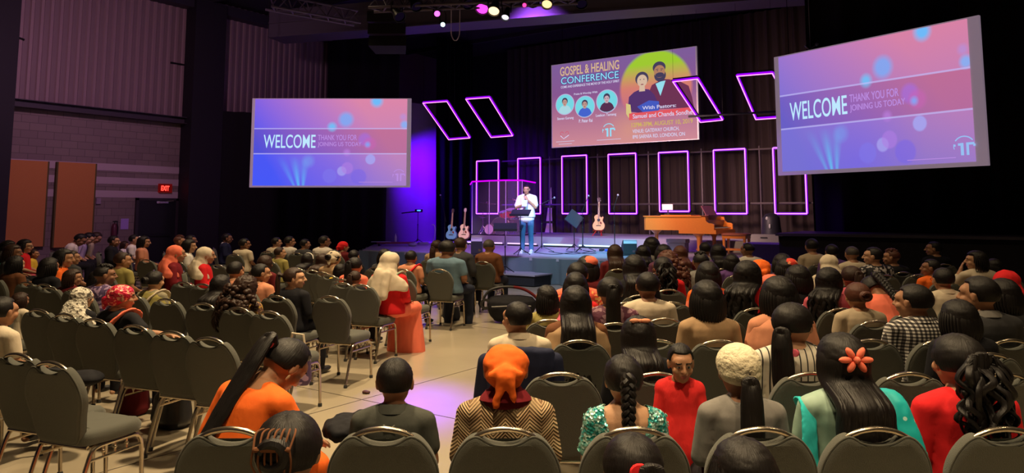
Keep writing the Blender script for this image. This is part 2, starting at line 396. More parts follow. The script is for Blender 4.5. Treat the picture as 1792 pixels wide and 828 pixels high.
# door and things on the left wall
dl = at_b(234, 400, WX).y; dr = at_b(308, 400, WX).y; dt = at_b(270, 347, WX).z
dm = MB().box((WX+.03, (dl+dr)/2, dt/2), (.06, dr-dl-.16, dt-.08)); d1 = dm.build('door_1', mat('door_black', (.006, .006, .010), .5), smooth=False); struct(d1)
fr = MB(); fr.box((WX+.03, dl+.04, dt/2), (.1, .08, dt)); fr.box((WX+.03, dr-.04, dt/2), (.1, .08, dt)); fr.box((WX+.03, (dl+dr)/2, dt-.03), (.1, dr-dl, .07))
fr.build('door_frame', mat('door_frame', (.03, .022, .03), .5), d1, smooth=False)
MB().box((WX+.10, dl+.75, dt-.12), (.08, .36, .06)).tube([(WX+.12, dl+.75, dt-.1), (WX+.2, dl+1.05, dt-.07)], .012).build('door_closer', M['chrome'], d1)
MB().box((WX+.09, (dl+dr)/2, 1.02), (.05, .8, .05)).build('push_bar', M['black_metal'], d1)
# exit sign
p = at_b(289, 329.5, WX+.05)
ex = thing('exit_sign', 'small illuminated red exit sign above the black door', 'sign', p)
MB().box((0, 0, 0), (.07, .40, .26)).build('housing', emis('exit_face', (.16, .004, .004), .6), ex, smooth=False)
tx = textmesh('lettering', 'EXIT', .2, emis('exit_letters', (1, .03, .02), 5), ex, (.04, -.15, -.07), (R(90), 0, R(90)), .62, off=.006)
# panels
for (x0, x1, y0, y1, lab) in ((8, 76, 281, 432, 'tall orange-brown acoustic panel nearest the left picture edge'), (95, 160, 285, 432, 'tall orange-brown acoustic panel beside the striped block wall')):
    a, bb = at_b(x0, 350, WX).y, at_b(x1, 350, WX).y; xm = (x0+x1)/2
    zt, zb = at_b(xm, y0, WX).z, at_b(xm, y1, WX).z
    pn = thing('sound_absorber', lab, 'wall panel', (WX+.085, (a+bb)/2, zb))
    pm = MB(); h = zt-zb; w_ = bb-a
    pm.box((0, 0, h/2), (.08, w_, h)); pm.build('fabric_face', mat('panel_orange', (.52, .20, .06), .95, bump=.4, bscale=90, var=.1), pn, smooth=False)
    MB().box((-.01, -w_/2-.02, h/2), (.10, .04, h)).box((-.01, w_/2+.02, h/2), (.10, .04, h)).build('edge_trim', mat('panel_edge', (.10, .075, .02), .8), pn, smooth=False)
nt_ = thing('paper_notice', 'pale paper notice taped on the block wall left of the black door', 'notice', at_b(218, 392, WX+.012))
MB().box((0, 0, 0), (.01, .22, .30)).build('sheet', mat('notice_paper', (.42, .28, .75), .8), nt_, smooth=False)
fe = thing('fire_extinguisher', 'small fire extinguisher hanging on the block wall', 'fire extinguisher', at_b(200, 404, WX+.12))
MB().lathe([(.0, -.25), (.075, -.25), (.08, -.2), (.08, .1), (.06, .17), (.03, .2), (.0, .2)], 16).build('cylinder', mat('ext_red', (.10, .02, .04), .4), fe)
MB().tube([(0, 0, .2), (0, 0, .27), (.05, .03, .27), (.09, .05, .1), (.09, .05, -.1)], .015).box((0, .02, .26), (.03, .14, .03)).build('hose', M['black_plastic'], fe)
struct(MB().box((WX+.45, 9.5, .12), (.9, 5, .24)).build('trim_6', mat('wall_ledge', (.20, .15, .20), .8), smooth=False))
# junction box
jb = thing('thermostat', 'tiny pale thermostat on the block wall above the notice', 'thermostat', at_b(172, 352, WX+.03))
MB().box((0, 0, 0), (.05, .12, .16)).box((.03, 0, .02), (.02, .07, .06)).build('case', mat('beige_plastic', (.3, .22, .3), .6), jb, smooth=False)

# ------------------------------------------------------------------ drapes
def drape(name, label, a, b_, z0, z1, mt, folds=3.2, amp=.055, cat='curtain', gather=0):
    a, b_ = Vector((a[0], a[1], 0)), Vector((b_[0], b_[1], 0)); d = b_-a; L = d.length; d.normalize(); nrm = Vector((-d.y, d.x, 0))
    n = int(L*folds*7); rows = 9; front = []
    vs, fs = [], []
    ph = random.random()*9
    for s in (0, 1):
        for r_ in range(rows):
            z = z0+(z1-z0)*r_/(rows-1)
            for i in range(n+1):
                u = L*i/n; wv = math.sin(u*folds*6.28+ph+1.3*math.sin(u*1.7+z*.15))+.45*math.sin(u*folds*11.3+z*.3+ph)
                k = amp*(1+.25*(1-r_/(rows-1)))
                pt = a+d*u+nrm*(wv*k+s*.012); vs.append((pt.x, pt.y, z))
    N = n+1; off = rows*N
    for s in (0, 1):
        for r_ in range(rows-1):
            for i in range(n):
                q_ = s*off+r_*N+i; f = (q_, q_+1, q_+N+1, q_+N); fs.append(f if s == 0 else f[::-1])
    for i in range(n):
        fs.append((i, i+off, i+1+off, i+1)); t_ = (rows-1)*N+i; fs.append((t_, t_+1, t_+1+off, t_+off))
    o = MB().add(vs, fs).build(name, mt, angle=80); return tag(o, label, cat)
VEL = mat('black_velvet', (.014, .012, .016), .95, bump=.2, bscale=60, spec=.1, sheen=.1)
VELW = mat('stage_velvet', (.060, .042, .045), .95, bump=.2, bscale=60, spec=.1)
STG = .62; RIS = .92
def xy(v): return (v.x, v.y)
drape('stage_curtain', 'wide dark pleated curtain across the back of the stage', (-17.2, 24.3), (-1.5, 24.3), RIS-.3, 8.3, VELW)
cu = at_depth(372, 300, 22.9); cv = at_depth(677, 300, 25.2)
drape('masking_curtain', 'black curtain hanging below the left projection screen', xy(cu), xy(cv), 0.02, 4.85, VEL, 1.6, .05)
drape('masking_curtain', 'tall black curtain beside the ribbed metal wall, behind the left screen', xy(at_depth(574, 100, 26.6)), xy(at_depth(700, 100, 27.0)), 4.9, 8.3, VEL, 1.6, .05)
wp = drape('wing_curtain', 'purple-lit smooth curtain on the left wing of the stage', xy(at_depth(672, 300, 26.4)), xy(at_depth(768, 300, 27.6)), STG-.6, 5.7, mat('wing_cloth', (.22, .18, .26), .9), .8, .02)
drape('leg_curtain', 'dark narrow curtain between the purple wing and the drum cage', xy(at_depth(762, 300, 27.0)), xy(at_depth(826, 300, 28.3)), STG-.6, 8.2, mat('leg_velvet', (.004, .004, .006), 1, spec=0), 2.2, .06)
drape('masking_curtain', 'black curtain behind the right projection screen', (-3.9, 17.2), (6.0, 17.2), 0.02, 8.3, VEL, 1.5, .05)
drape('masking_curtain', 'black curtain closing the right wing of the stage', (-3.9, 17.3), (-2.0, 24.1), 0.02, 8.3, VEL, 1.5, .05)

# ------------------------------------------------------------------ the stage
def prismz(poly, z0, z1, name, mt):
    return MB().rings([[(x, y, z0) for x, y in poly], [(x, y, z1) for x, y in poly]]).build(name, mt, smooth=False)
m, nt, b = nodes_mat('stage_deck'); q = NT(nt); n1 = q.noise(3, (1, 1, 1), 5)
nt.links.new(q.mix(n1, (.34, .33, .36), (.48, .46, .50)), b.inputs['Base Color']); nt.links.new(q.m('ADD', .35, q.m('MULTIPLY', n1, .2)), b.inputs['Roughness'])
M['deck'] = m
poly = [(-15.7, 15.0), (-4.2, 15.0), (-4.2, 24.2), (-19.3, 24.2), (-19.3, 19.2)]
stg = thing('stage', 'low stage with grey deck and dark cloth skirt across the hall', 'stage', (0, 0, 0)); stg['kind'] = 'structure'
prismz(poly, STG-.08, STG, 'deck', M['deck']).parent = stg
prismz([(x*.985-.13 if x > -10 else x+.12, y+.12) for x, y in poly[:4]]+[(-19.1, 19.3)], 0, STG-.08, 'substructure', M['black_plastic']).parent = stg
def skirt(a, b_, name='skirt'):
    o = drape(name, None, a, b_, 0.01, STG-.02, mat('skirt_cloth', (.12, .17, .175), .9, bump=.2, bscale=40), 1.5, .06); o.parent = stg
    for k in ('label', 'category'):
        if k in o: del o[k]
skirt((-15.7, 14.93), (-4.2, 14.93)); skirt((-19.3, 19.15), (-15.72, 14.93))
# riser
rx0, rx1 = -15.5, -4.6
MB().box(((rx0+rx1)/2, 22.0, (STG+RIS)/2), (rx1-rx0, 4.5, RIS-STG)).build('riser', mat('riser_paint', (.30, .28, .30), .7, bump=.1), stg, smooth=False)
# light tubes along the foot of the riser
tubes = [(812, 846, 'violet'), (865, 880, 'violet'), (888, 940, 'violet'), (951, 1003, 'cool'), (1013, 1071, 'cool'), (1078, 1098, 'cool')]
for i, (x0, x1, k) in enumerate(tubes):
    A, B = at_a(x0, 424, 19.62), at_a(x1, 424, 19.62)
    t = thing('light_batten', ['short violet light tube at the riser foot behind the left floor monitor', 'tiny violet light tube between the drum cage and the front music stand', 'violet light tube at the riser foot directly behind the speaker', 'long bluish-white light tube at the riser foot right of the speaker', 'long bluish-white light tube at the riser foot below the middle guitar', 'short bluish-white light tube beside the grey-topped floor monitor'][i], 'light tube', (A.x, 19.62, STG))
    L = B.x-A.x
    MB().box((L/2, .03, .03), (L, .06, .05)).build('channel', M['black_plastic'], t, smooth=False)
    MB().tube([(.02, -.02, .075), (L-.02, -.02, .075)], .022, 10).build('tube', M['tube_'+k], t)
# low step in front of the stage
s0 = at_z(935, 503, 0); s1 = at_z(700, 503, 0)
sx1 = at_z(935, 503, 0)
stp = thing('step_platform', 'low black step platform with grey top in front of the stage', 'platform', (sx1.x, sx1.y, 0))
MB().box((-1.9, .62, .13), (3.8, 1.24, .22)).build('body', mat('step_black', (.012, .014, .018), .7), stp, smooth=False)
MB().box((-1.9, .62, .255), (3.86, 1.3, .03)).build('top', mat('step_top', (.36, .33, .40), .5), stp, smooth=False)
# side platform under the right screen
sp_ = thing('side_platform', 'dark raised side platform with skirt below the right screen', 'platform', (-4.15, 14.9, 0)); sp_['kind'] = 'structure'
MB().box((4.3, 1.1, 1.26), (8.6, 2.2, .05)).build('top', mat('side_top', (.03, .025, .045), .5), sp_, smooth=False)
MB().box((4.3, 1.12, .61), (8.5, 2.1, 1.22)).build('skirt', VEL, sp_, smooth=False)

# ------------------------------------------------------------------ projection screens
def frame_screen(name, label, pL, pR, zt, zb, mt, border=(.03, .03)):
    pL, pR = Vector((pL.x, pL.y, 0)), Vector((pR.x, pR.y, 0)); d = pR-pL; W = d.length; H = zt-zb
    c = (pL+pR)/2; s = thing(name, label, 'screen', (c.x, c.y, (zt+zb)/2), math.atan2(d.y, d.x))
    MB().box((0, .05, 0), (W, .06, H)).build('screen_surface', mat('screen_border_glow', (.50, .42, .46), .8, emit=(.30, .22, .30), es=.55), s, smooth=False)  # faint emission in the border stands in for projector spill
    MB().box((0, .10, 0), (W-.02, .04, H-.02)).build('backing', M['black_plastic'], s, smooth=False)
    cb = MB()
    for sx in (-.42, .42): cb.tube([(W*sx, .08, H/2), (W*sx, .08, 8.3-(zt+zb)/2)], .008, 6)
    cb.build('suspension_cable', M['black_metal'], s)
    return s, W, H
def image_mat(name, W, H, fn):
    m = bpy.data.materials.new(name); m.use_nodes = True; nt = m.node_tree; nt.nodes.clear(); q = NT(nt)
    x, y, z = q.xyz(); u = q.m('ADD', q.m('DIVIDE', x, W), .5); v = q.m('ADD', q.m('DIVIDE', z, H), .5)
    e = nt.nodes.new('ShaderNodeEmission'); o = nt.nodes.new('ShaderNodeOutputMaterial'); nt.links.new(e.outputs[0], o.inputs[0])
    nt.links.new(fn(q, u, v), e.inputs[0]); e.inputs[1].default_value = 1.0; return m
def disc(q, u, v, cu, cv, r, soft, asp=1.78, sv=1.0):
    du = q.m('SUBTRACT', u, cu); dv = q.m('DIVIDE', q.m('SUBTRACT', v, cv), asp*sv)
    d = q.m('SQRT', q.m('ADD', q.m('MULTIPLY', du, du), q.m('MULTIPLY', dv, dv)))
    return q.clamp01(q.m('DIVIDE', q.m('SUBTRACT', r, d), soft))
def welcome_fn(left):
    def fn(q, u, v):
        a, b_ = (lin(84, 84, 238), lin(70, 88, 246)) if left else (lin(128, 112, 216), lin(118, 112, 210))
        L_ = q.mix(v, b_, a)
        R_ = q.mix(v, lin(158, 122, 196), lin(216, 130, 165)) if not left else q.mix(v, lin(172, 130, 196), lin(220, 134, 168))
        diag = q.clamp01(q.m('ADD', q.m('MULTIPLY', u, 1.25), q.m('MULTIPLY', v, .35))) if False else q.clamp01(q.m('SUBTRACT', q.m('ADD', q.m('MULTIPLY', u, 1.15), q.m('MULTIPLY', v, .45)), .22))
        c = q.mix(diag, L_, R_)
        c = q.mix(q.m('MULTIPLY', disc(q, u, v, .45, .05, .34, .34), .5), c, lin(110, 96, 236))
        inband = q.m('MULTIPLY', q.m('GREATER_THAN', v, .365), q.m('LESS_THAN', v, .655))
        c = q.mix(q.m('MULTIPLY', inband, .5), c, q.mix(diag, lin(84, 72, 180), lin(180, 86, 118)))
        bk = [(.80, .975, .05, .03, (90, 190, 255), .9), (.60, .76, .06, .03, (120, 170, 245), .85), (.51, .675, .038, .025, (105, 195, 250), .85), (.985, .70, .035, .02, (120, 180, 250), .8), (.975, .79, .03, .02, (170, 150, 230), .5),
              (.725, .53, .05, .02, (165, 110, 225), .6), (.76, .48, .05, .02, (200, 100, 180), .55), (.745, .47, .025, .02, (120, 170, 250), .8), (.765, .30, .036, .008, (165, 170, 245), .75), (.58, .165, .034, .008, (170, 165, 240), .7),
              (.615, .20, .042, .008, (175, 125, 225), .6), (.50, .11, .05, .01, (128, 120, 235), .5), (.69, .10, .055, .01, (118, 100, 230), .5), (.36, .28, .05, .03, (120, 160, 240), .45), (.61, .38, .03, .02, (190, 130, 225), .6)]
        for cu, cv, r, s, col, k in bk: c = q.mix(q.m('MULTIPLY', disc(q, u, v, cu, cv, r, s), k), c, lin(*col))
        # fan of light from below
        for cu, lean, k in ((.30, -.10, .8), (.33, .02, .55), (.27, -.28, .4)):
            uu = q.m('SUBTRACT', q.m('SUBTRACT', u, cu), q.m('MULTIPLY', v, lean)); w_ = q.m('ADD', .012, q.m('MULTIPLY', v, .10))
            f = q.clamp01(q.m('SUBTRACT', 1, q.m('DIVIDE', q.m('ABSOLUTE', uu), w_))); g = q.clamp01(q.m('SUBTRACT', 1, q.m('MULTIPLY', v, 2.9)))
            c = q.mix(q.m('MULTIPLY', q.m('MULTIPLY', f, g), k), c, lin(96, 205, 250))
        for lv in (.655, .365):
            c = q.mix(q.m('MULTIPLY', q.m('LESS_THAN', q.m('ABSOLUTE', q.m('SUBTRACT', v, lv)), .007), .6), c, lin(196, 190, 250))
        return c
    return fn
def fit(o, x0, x1, z0, z1, y=-.012):
    # scale a text mesh lying in its own xy plane so that it fills a box on the screen
    vs = [v.co for v in o.data.vertices]; a, b_ = min(v.x for v in vs), max(v.x for v in vs); c, d = min(v.y for v in vs), max(v.y for v in vs)
    sx, sz = (x1-x0)/(b_-a), (z1-z0)/(d-c); o.scale = (sx, sz, 1); o.rotation_euler = (R(90), 0, 0); o.location = (x0-a*sx, y, z0-c*sz)
def stext(s, W, H, body, u0, u1, v0, v1, mt, name='lettering', off=0.0, y=-.012):
    o = textmesh(name, body, 1, mt, s, (0, 0, 0), (0, 0, 0), 1, off=off); fit(o, (u0-.5)*W, (u1-.5)*W, (v0-.5)*H, (v1-.5)*H, y); return o
TXW = emis('text_white', lin(190, 232, 255), 1); TXL = emis('text_lilac', lin(186, 140, 224), 1); TXP = emis('text_pale', lin(210, 205, 235), 1)
def church_logo(s, W, H, cu, cv, k, mt, y=-.012):
    # arc over a round mark with two bold upright strokes
    g = MB(); ox, oz = (cu-.5)*W, (cv-.5)*H
    def bar(x, z, w_, h): g.box((ox+x*k, y, oz+z*k), (w_*k, .004, h*k))
    g.tube([(ox+k*.5*math.cos(R(a)), y, oz+k*.5*math.sin(R(a))) for a in range(35, 146, 10)], .03*k, 4)
    g.tube([(ox+k*.5*math.cos(R(a)), y, oz+k*.5*math.sin(R(a))) for a in range(165, 200, 10)], .02*k, 4)
    bar(-.10, -.14, .14, .62); bar(-.22, .10, .14, .12); bar(-.46, .06, .10, .10); bar(.16, -.14, .12, .62); bar(.30, .12, .36, .12); bar(.48, .04, .10, .12)
    g.build('logo_mark', mt, s, smooth=False)
def welcome_screen(label, pL, pR, zt, zb, left, inset):
    s, W, H = frame_screen('projection_screen', label, pL, pR, zt, zb, None)
    l, r_, t_, b_ = inset; w2 = W*(1-l-r_); h2 = H*(1-t_-b_)
    g = MB().box((0, 0, 0), (w2, .012, h2)).build('projected_image', image_mat('welcome_image', w2, h2, welcome_fn(left)), s, smooth=False, loc=(W*(l-r_)/2, .012, H*(b_-t_)/2))
    k = g.location.x
    hold = bpy.data.objects.new('x', None)
    def T(body, u0, u1, v0, v1, mt, off=0): 
        o = stext(s, w2, h2, body, u0, u1, v0, v1, mt, off=off); o.location.x += g.location.x; o.location.z += g.location.z
    T('WELCOME', .065, .405, .43, .585, TXW, .006)
    T('THANK YOU FOR', .42, .675, .52, .583, TXL, .008); T('JOINING US TODAY', .42, .705, .437, .50, TXL, .008)
    church_logo(s, w2, h2, .95, .12, .34, emis('logo_pale', lin(150, 190, 240), 1) if not left else TXL)
    MB().box(((.80-.5)*w2, .0, (.045-.5)*h2), (.22*w2, .004, .012)).build('caption_line', TXL, s, smooth=False)
    return s
wl_ = at_depth(438.5, 250, 20.8); wr_ = at_depth(718.5, 250, 20.8)
zt = (at_depth(441, 173, 20.8).z+at_depth(718, 171, 20.8).z)/2; zb = (at_depth(436, 329, 20.8).z+at_depth(718, 327, 20.8).z)/2
welcome_screen('left hanging screen showing blue and pink welcome slide', wl_, wr_, zt, zb, True, (.02, .025, .008, .02))
pl, pr = at_depth(1357, 204, 15.7), at_depth(1720, 157, 12.25)
zt = (at_depth(1352, 101, 15.7).z+at_depth(1711, 25, 12.25).z)/2; zb = (at_depth(1363, 307, 15.7).z+at_depth(1729, 290, 12.25).z)/2
SRR = welcome_screen('large right hanging screen showing pink and violet welcome slide', pl, pr, zt, zb, False, (.03, .045, .01, .03))
# centre screen
AC = 20.3
pl, pr = at_a(964.5, 184, AC), at_a(1220.5, 165, AC)
zt = (at_a(963, 112, AC).z+at_a(1218, 83, AC).z)/2; zb = (at_a(966, 256, AC).z+at_a(1223, 247, AC).z)/2
s, W, H = frame_screen('projection_screen', 'centre hanging screen showing the conference poster slide', pl, pr, zt, zb, None)
def poster_fn(q, u, v):
    c = q.mix(q.clamp01(q.m('MULTIPLY', v, 1.6)), lin(206, 138, 150), lin(140, 84, 140)); c = q.mix(q.clamp01(q.m('MULTIPLY', q.m('SUBTRACT', v, .45), 2)), c, lin(126, 92, 152))
    c = q.mix(q.m('MULTIPLY', disc(q, u, v, .56, .16, .2, .2), .5), c, lin(226, 160, 120))
    sun = disc(q, u, v, .74, .60, .245, .02)
    g = q.mix(q.clamp01(q.m('MULTIPLY', q.m('SUBTRACT', v, .25), 1.6)), lin(190, 100, 140), q.mix(q.clamp01(q.m('MULTIPLY', q.m('SUBTRACT', v, .62), 4)), lin(226, 140, 84), lin(158, 200, 50)))
    return q.mix(q.m('MULTIPLY', sun, q.clamp01(q.m('MULTIPLY', q.m('SUBTRACT', v, .2), 4))), c, g)
w2, h2 = W*.985, H*.985
MB().box((0, 0, 0), (w2, .012, h2)).build('projected_image', image_mat('poster_image', w2, h2, poster_fn), s, smooth=False, loc=(0, .012, 0))
E = lambda n, *c: emis('poster_'+n, lin(*c), 1)
def PT(body, u0, u1, v0, v1, mt, off=0, y=-.006): return stext(s, w2, h2, body, u0, u1, v0, v1, mt, off=off, y=y)
def flat(name, pts, mt, y=-.003, t=.004):
    MB().prism([((u-.5)*w2, (v-.5)*h2) for u, v in pts], t, c=(0, y, 0)).build(name, mt, s, smooth=False)
def circ(cu, cv, r, n=36, a0=0, a1=360, sv=1): return [(cu+r*math.cos(R(a0+(a1-a0)*i/n)), cv+r*1.78*sv*math.sin(R(a0+(a1-a0)*i/n))) for i in range(n)]
PT('GOSPEL & HEALING', .065, .5, .855, .965, E('gold', 214, 180, 140), .012)
PT('CONFERENCE', .068, .5, .748, .842, E('navy', 40, 60, 130), .05, -.004); PT('CONFERENCE', .072, .496, .753, .837, E('cyan', 150, 220, 245), .004, -.009)
PT('COME AND EXPERIENCE THE MOVE OF THE HOLY SPIRIT', .07, .5, .705, .733, TXP, .01)
PT('Praise & Worship With:', .17, .345, .60, .63, TXP, .01)
def portrait(cu, cv, r, shirt, hairc, skin, hs=1.0):
    flat('portrait_ring', circ(cu, cv, r), E('ring', 190, 175, 215), -.003); flat('portrait_disc', circ(cu, cv, r*.93), E('aqua', 118, 214, 226), -.006)
    sh = [(cu-r*.66, cv-r*.62*1.78)]+[(cu+r*.62*math.cos(R(a)), cv-r*1.78*.62+r*1.78*.55*math.sin(R(a))) for a in range(165, 10, -15)]+[(cu+r*.66, cv-r*.62*1.78)]
    sh += [(cu+r*.92*math.cos(R(a)), cv+r*.92*1.78*math.sin(R(a))) for a in range(-45, -136, -15)]
    flat('portrait_shirt', sh, shirt, -.009)
    flat('portrait_neck', [(cu-r*.13, cv-r*.3), (cu+r*.13, cv-r*.3), (cu+r*.12, cv+r*.4), (cu-r*.12, cv+r*.4)], skin, -.012)
    flat('portrait_hair', circ(cu, cv+r*.52*hs, r*.30, sv=1.1), hairc, -.011); flat('portrait_face', circ(cu, cv+r*.32, r*.235, sv=1.2), skin, -.014)
    for sx in (-.1, .1): flat('portrait_eye', circ(cu+r*sx, cv+r*.42, r*.035, 10), hairc, -.017)
    flat('portrait_mouth', circ(cu, cv+r*.02, r*.07, 12, sv=.4), E('mouth', 150, 80, 90), -.017)
portrait(.10, .507, .072, E('shirt_white', 170, 215, 225), E('hair', 70, 62, 90), E('skin', 190, 150, 140))
portrait(.25, .457, .074, E('shirt_blue', 70, 100, 205), E('hair', 70, 62, 90), E('skin', 190, 150, 140))
portrait(.41, .498, .077, E('shirt_plum', 86, 48, 80), E('hair', 70, 62, 90), E('skin2', 200, 170, 180), 1.15)
PT('Steven Gurung', .04, .165, .315, .355, TXP, .012); PT('P. Peter Rai', .205, .305, .27, .31, TXP, .012); PT('Leekon Tamang', .33, .475, .315, .355, TXP, .012)
# two flat figures over the disc
dress, suit = E('dress', 84, 52, 108), E('suit', 110, 52, 84); hr, sk = E('hair', 70, 62, 90), E('face', 214, 184, 160)
flat('figure_suit', [(.66, .36), (.69, .52), (.72, .63), (.79, .685), (.83, .675), (.90, .64), (.955, .58), (.975, .45), (.985, .34)], suit, -.004)
flat('figure_shirtfront', [(.745, .64), (.775, .50), (.81, .665), (.78, .66)], E('shirt_aqua', 150, 220, 235), -.008)
flat('figure_beard', circ(.775, .73, .038, sv=1.05), hr, -.008); flat('figure_hair', circ(.77, .82, .042, sv=.9), hr, -.007); flat('figure_face', circ(.772, .775, .036, sv=1.1), E('face2', 176, 126, 96), -.012)
flat('figure_brow', [(.748, .80), (.765, .806), (.765, .80), (.748, .794)], hr, -.016); flat('figure_brow', [(.78, .806), (.797, .80), (.797, .794), (.78, .80)], hr, -.016); flat('figure_beard', circ(.773, .735, .028, sv=.55), hr, -.016)
flat('figure_dress', [(.545, .36), (.56, .44), (.565, .52), (.60, .57), (.65, .60), (.70, .585), (.735, .52), (.76, .42), (.765, .34), (.66, .32)], dress, -.010)
flat('figure_sash', [(.62, .40), (.70, .46), (.765, .44), (.765, .34), (.66, .33)], E('sash', 70, 90, 190), -.014)
flat('figure_arm', [(.545, .45), (.575, .43), (.58, .33), (.66, .31), (.67, .285), (.56, .285), (.545, .33)], E('arm', 216, 196, 130), -.016)
flat('figure_neck', [(.635, .57), (.675, .57), (.672, .66), (.64, .66)], sk, -.013); flat('figure_hair', circ(.655, .715, .044, sv=1.0), hr, -.012); flat('figure_face', circ(.657, .69, .034, sv=1.15), sk, -.018)
for eu, ev in ((.645, .705), (.669, .705), (.76, .785), (.785, .785)): flat('figure_eye', circ(eu, ev, .004, 8, sv=.7), hr, -.021)
flat('figure_mouth', circ(.657, .648, .010, 12, sv=.35), E('mouth', 150, 80, 90), -.021)
PT('With Pastors:', .655, .875, .36, .40, TXP, .014, -.02)
flat('banner', [(.565, .255), (.985, .275), (.985, .345), (.565, .33)], E('banner', 226, 88, 96), -.018)
PT('Samuel and Chanda Sondhe', .59, .975, .268, .318, TXP, .012, -.023)
PT('12PM-3PM, AUGUST 10, 2019', .58, .975, .165, .222, E('ochre', 206, 178, 96), .012)
PT('VENUE: GATEWAY CHURCH,', .585, .89, .098, .146, TXP, .01); PT('890 SARNIA RD. LONDON, ON', .585, .925, .035, .082, TXP, .01)
church_logo(s, w2, h2, .42, .155, .42, E('cyan', 150, 220, 245), y=-.006)
hz = MB()
for sg in (-1, 1): hz.tube([((.095-.5)*w2+sg*x, -.006, (.13-.5)*h2+z) for x, z in ((0, -.10), (.08, -.03), (.15, .05), (.14, .11), (.09, .13), (.03, .08))], .012, 4)
hz.build('heart_mark', E('heart', 206, 96, 120), s, smooth=False)
ck = MB(); ck.tube([((.095-.5)*w2+x, -.010, (.13-.5)*h2+z) for x, z in ((-.14, 0), (-.02, -.10), (.16, .01))], .016, 4); ck.build('check_mark', TXP, s, smooth=False)
for v, w_, cu in ((.06, .14, .10), (.03, .10, .10), (.05, .17, .42)):
    MB().box(((cu-.5)*w2, -.006, (v-.5)*h2), (w_*w2, .003, .014)).build('caption_line', TXP, s, smooth=False)
# ================================================================== LIGHT FRAMES
def neon(label, corners, group, opened=None, hang=False):
    # corners: four points in order top-left, top-right, bottom-right, bottom-left
    c = sum(corners, Vector())/4; P = [p-c for p in corners]
    nrm = (P[1]-P[0]).cross(P[3]-P[0]).normalized()
    if nrm.y > 0: nrm = -nrm            # towards the audience
    t = thing('neon_rectangle', label, 'light frame', c, 0, group)
    core, sl, ch = MB(), MB(), MB()
    for i in range(4):
        A, B = P[i], P[(i+1) % 4]
        if opened and i in opened:
            k = opened[i]; A, B = A.lerp(B, k[0]), A.lerp(B, k[1])
        d = (B-A).normalized()
        core.tube([A+nrm*.045, B+nrm*.045], .014, 8)
        sl.tube([A+nrm*.014, B+nrm*.014], .034, 8)
        sd = d.cross(nrm)
        ch.rings([[A+sd*.05-nrm*.04, A+sd*.05-nrm*.01, A-sd*.05-nrm*.01, A-sd*.05-nrm*.04], [B+sd*.05-nrm*.04, B+sd*.05-nrm*.01, B-sd*.05-nrm*.01, B-sd*.05-nrm*.04]])
    bk = MB()
    if hang:
        for q_ in P[:2]: bk.tube([q_, Vector((q_.x, q_.y, 8.395-c.z))], .003, 6)
        for q_ in P[2:]: bk.tube([q_, Vector((q_.x, q_.y, 8.395-c.z))], .003, 6)
        bk.build('suspension_cable', M['black_metal'], t)
    else:
        for q_ in P: bk.box(q_+Vector((0, .09, 0)), (.04, .14, .04))
        bk.build('mounting_hook', M['black_metal'], t, smooth=False)
    core.build('glowing_tube', M['neon_core'], t); sl.build('halo_sleeve', M['neon_halo'], t); ch.build('back_channel', M['black_metal'], t, smooth=False)  # the purple sleeve is added to imitate the halo of the tube
    return t
AN = 23.2
low = [((835, 873), (282, 281), (374, 374), 'upright glowing frame behind the left part of the drum cage'),
       ((907, 946), (277, 277), (374, 374), 'upright glowing frame directly behind the speaker in white'),
       ((984, 1027), (273.5, 272), (374, 374), 'upright glowing frame left of the middle guitar'),
       ((1065, 1113), (270, 269), (374, 374), 'upright glowing frame right of the middle guitar'),
       ((1153, 1204), (267, 265.5), (370, 370), 'upright glowing frame behind the left half of the piano'),
       ((1249, 1304), (262.5, 261), (374, 374), 'upright glowing frame behind the piano bench'),
       ((1353, 1408), (259, 257), (374, 374), 'upright glowing frame half hidden by the right screen')]
for (x0, x1), (t0, t1), (b0, b1), lab in low:
    TL, TR = at_a(x0, t0, AN), at_a(x1, t1, AN); z = (TL.z+TR.z)/2
    zb = (at_a(x0, b0, AN).z+at_a(x1, b1, AN).z)/2
    neon(lab, [Vector((TL.x, AN, z)), Vector((TR.x, AN, z)), Vector((TR.x, AN, zb)), Vector((TL.x, AN, zb))], 'upright frames at the back of the stage')
ups = [((741, 179), (783, 176), (823, 240), (786, 243), 18.4, 'slanted glowing frame nearest the left screen'),
       ((816, 172), (857, 169), (898, 236), (860, 239), 18.4, 'slanted glowing frame second from the left screen'),
       ((1178, 141), (1221, 136), (1265, 208), (1226, 212), 18.2, 'slanted glowing frame overlapping the centre screen'),
       ((1290, 131), (1352, 126), (1392, 202), (1323, 207), 18.2, 'slanted glowing frame half behind the right screen')]
for i, (a, b_, c, d, A0, lab) in enumerate(ups):
    neon(lab, [at_a(*a, A0), at_a(*b_, A0), at_a(*c, A0+1.5), at_a(*d, A0+1.5)], 'slanted frames above the stage', None, True)
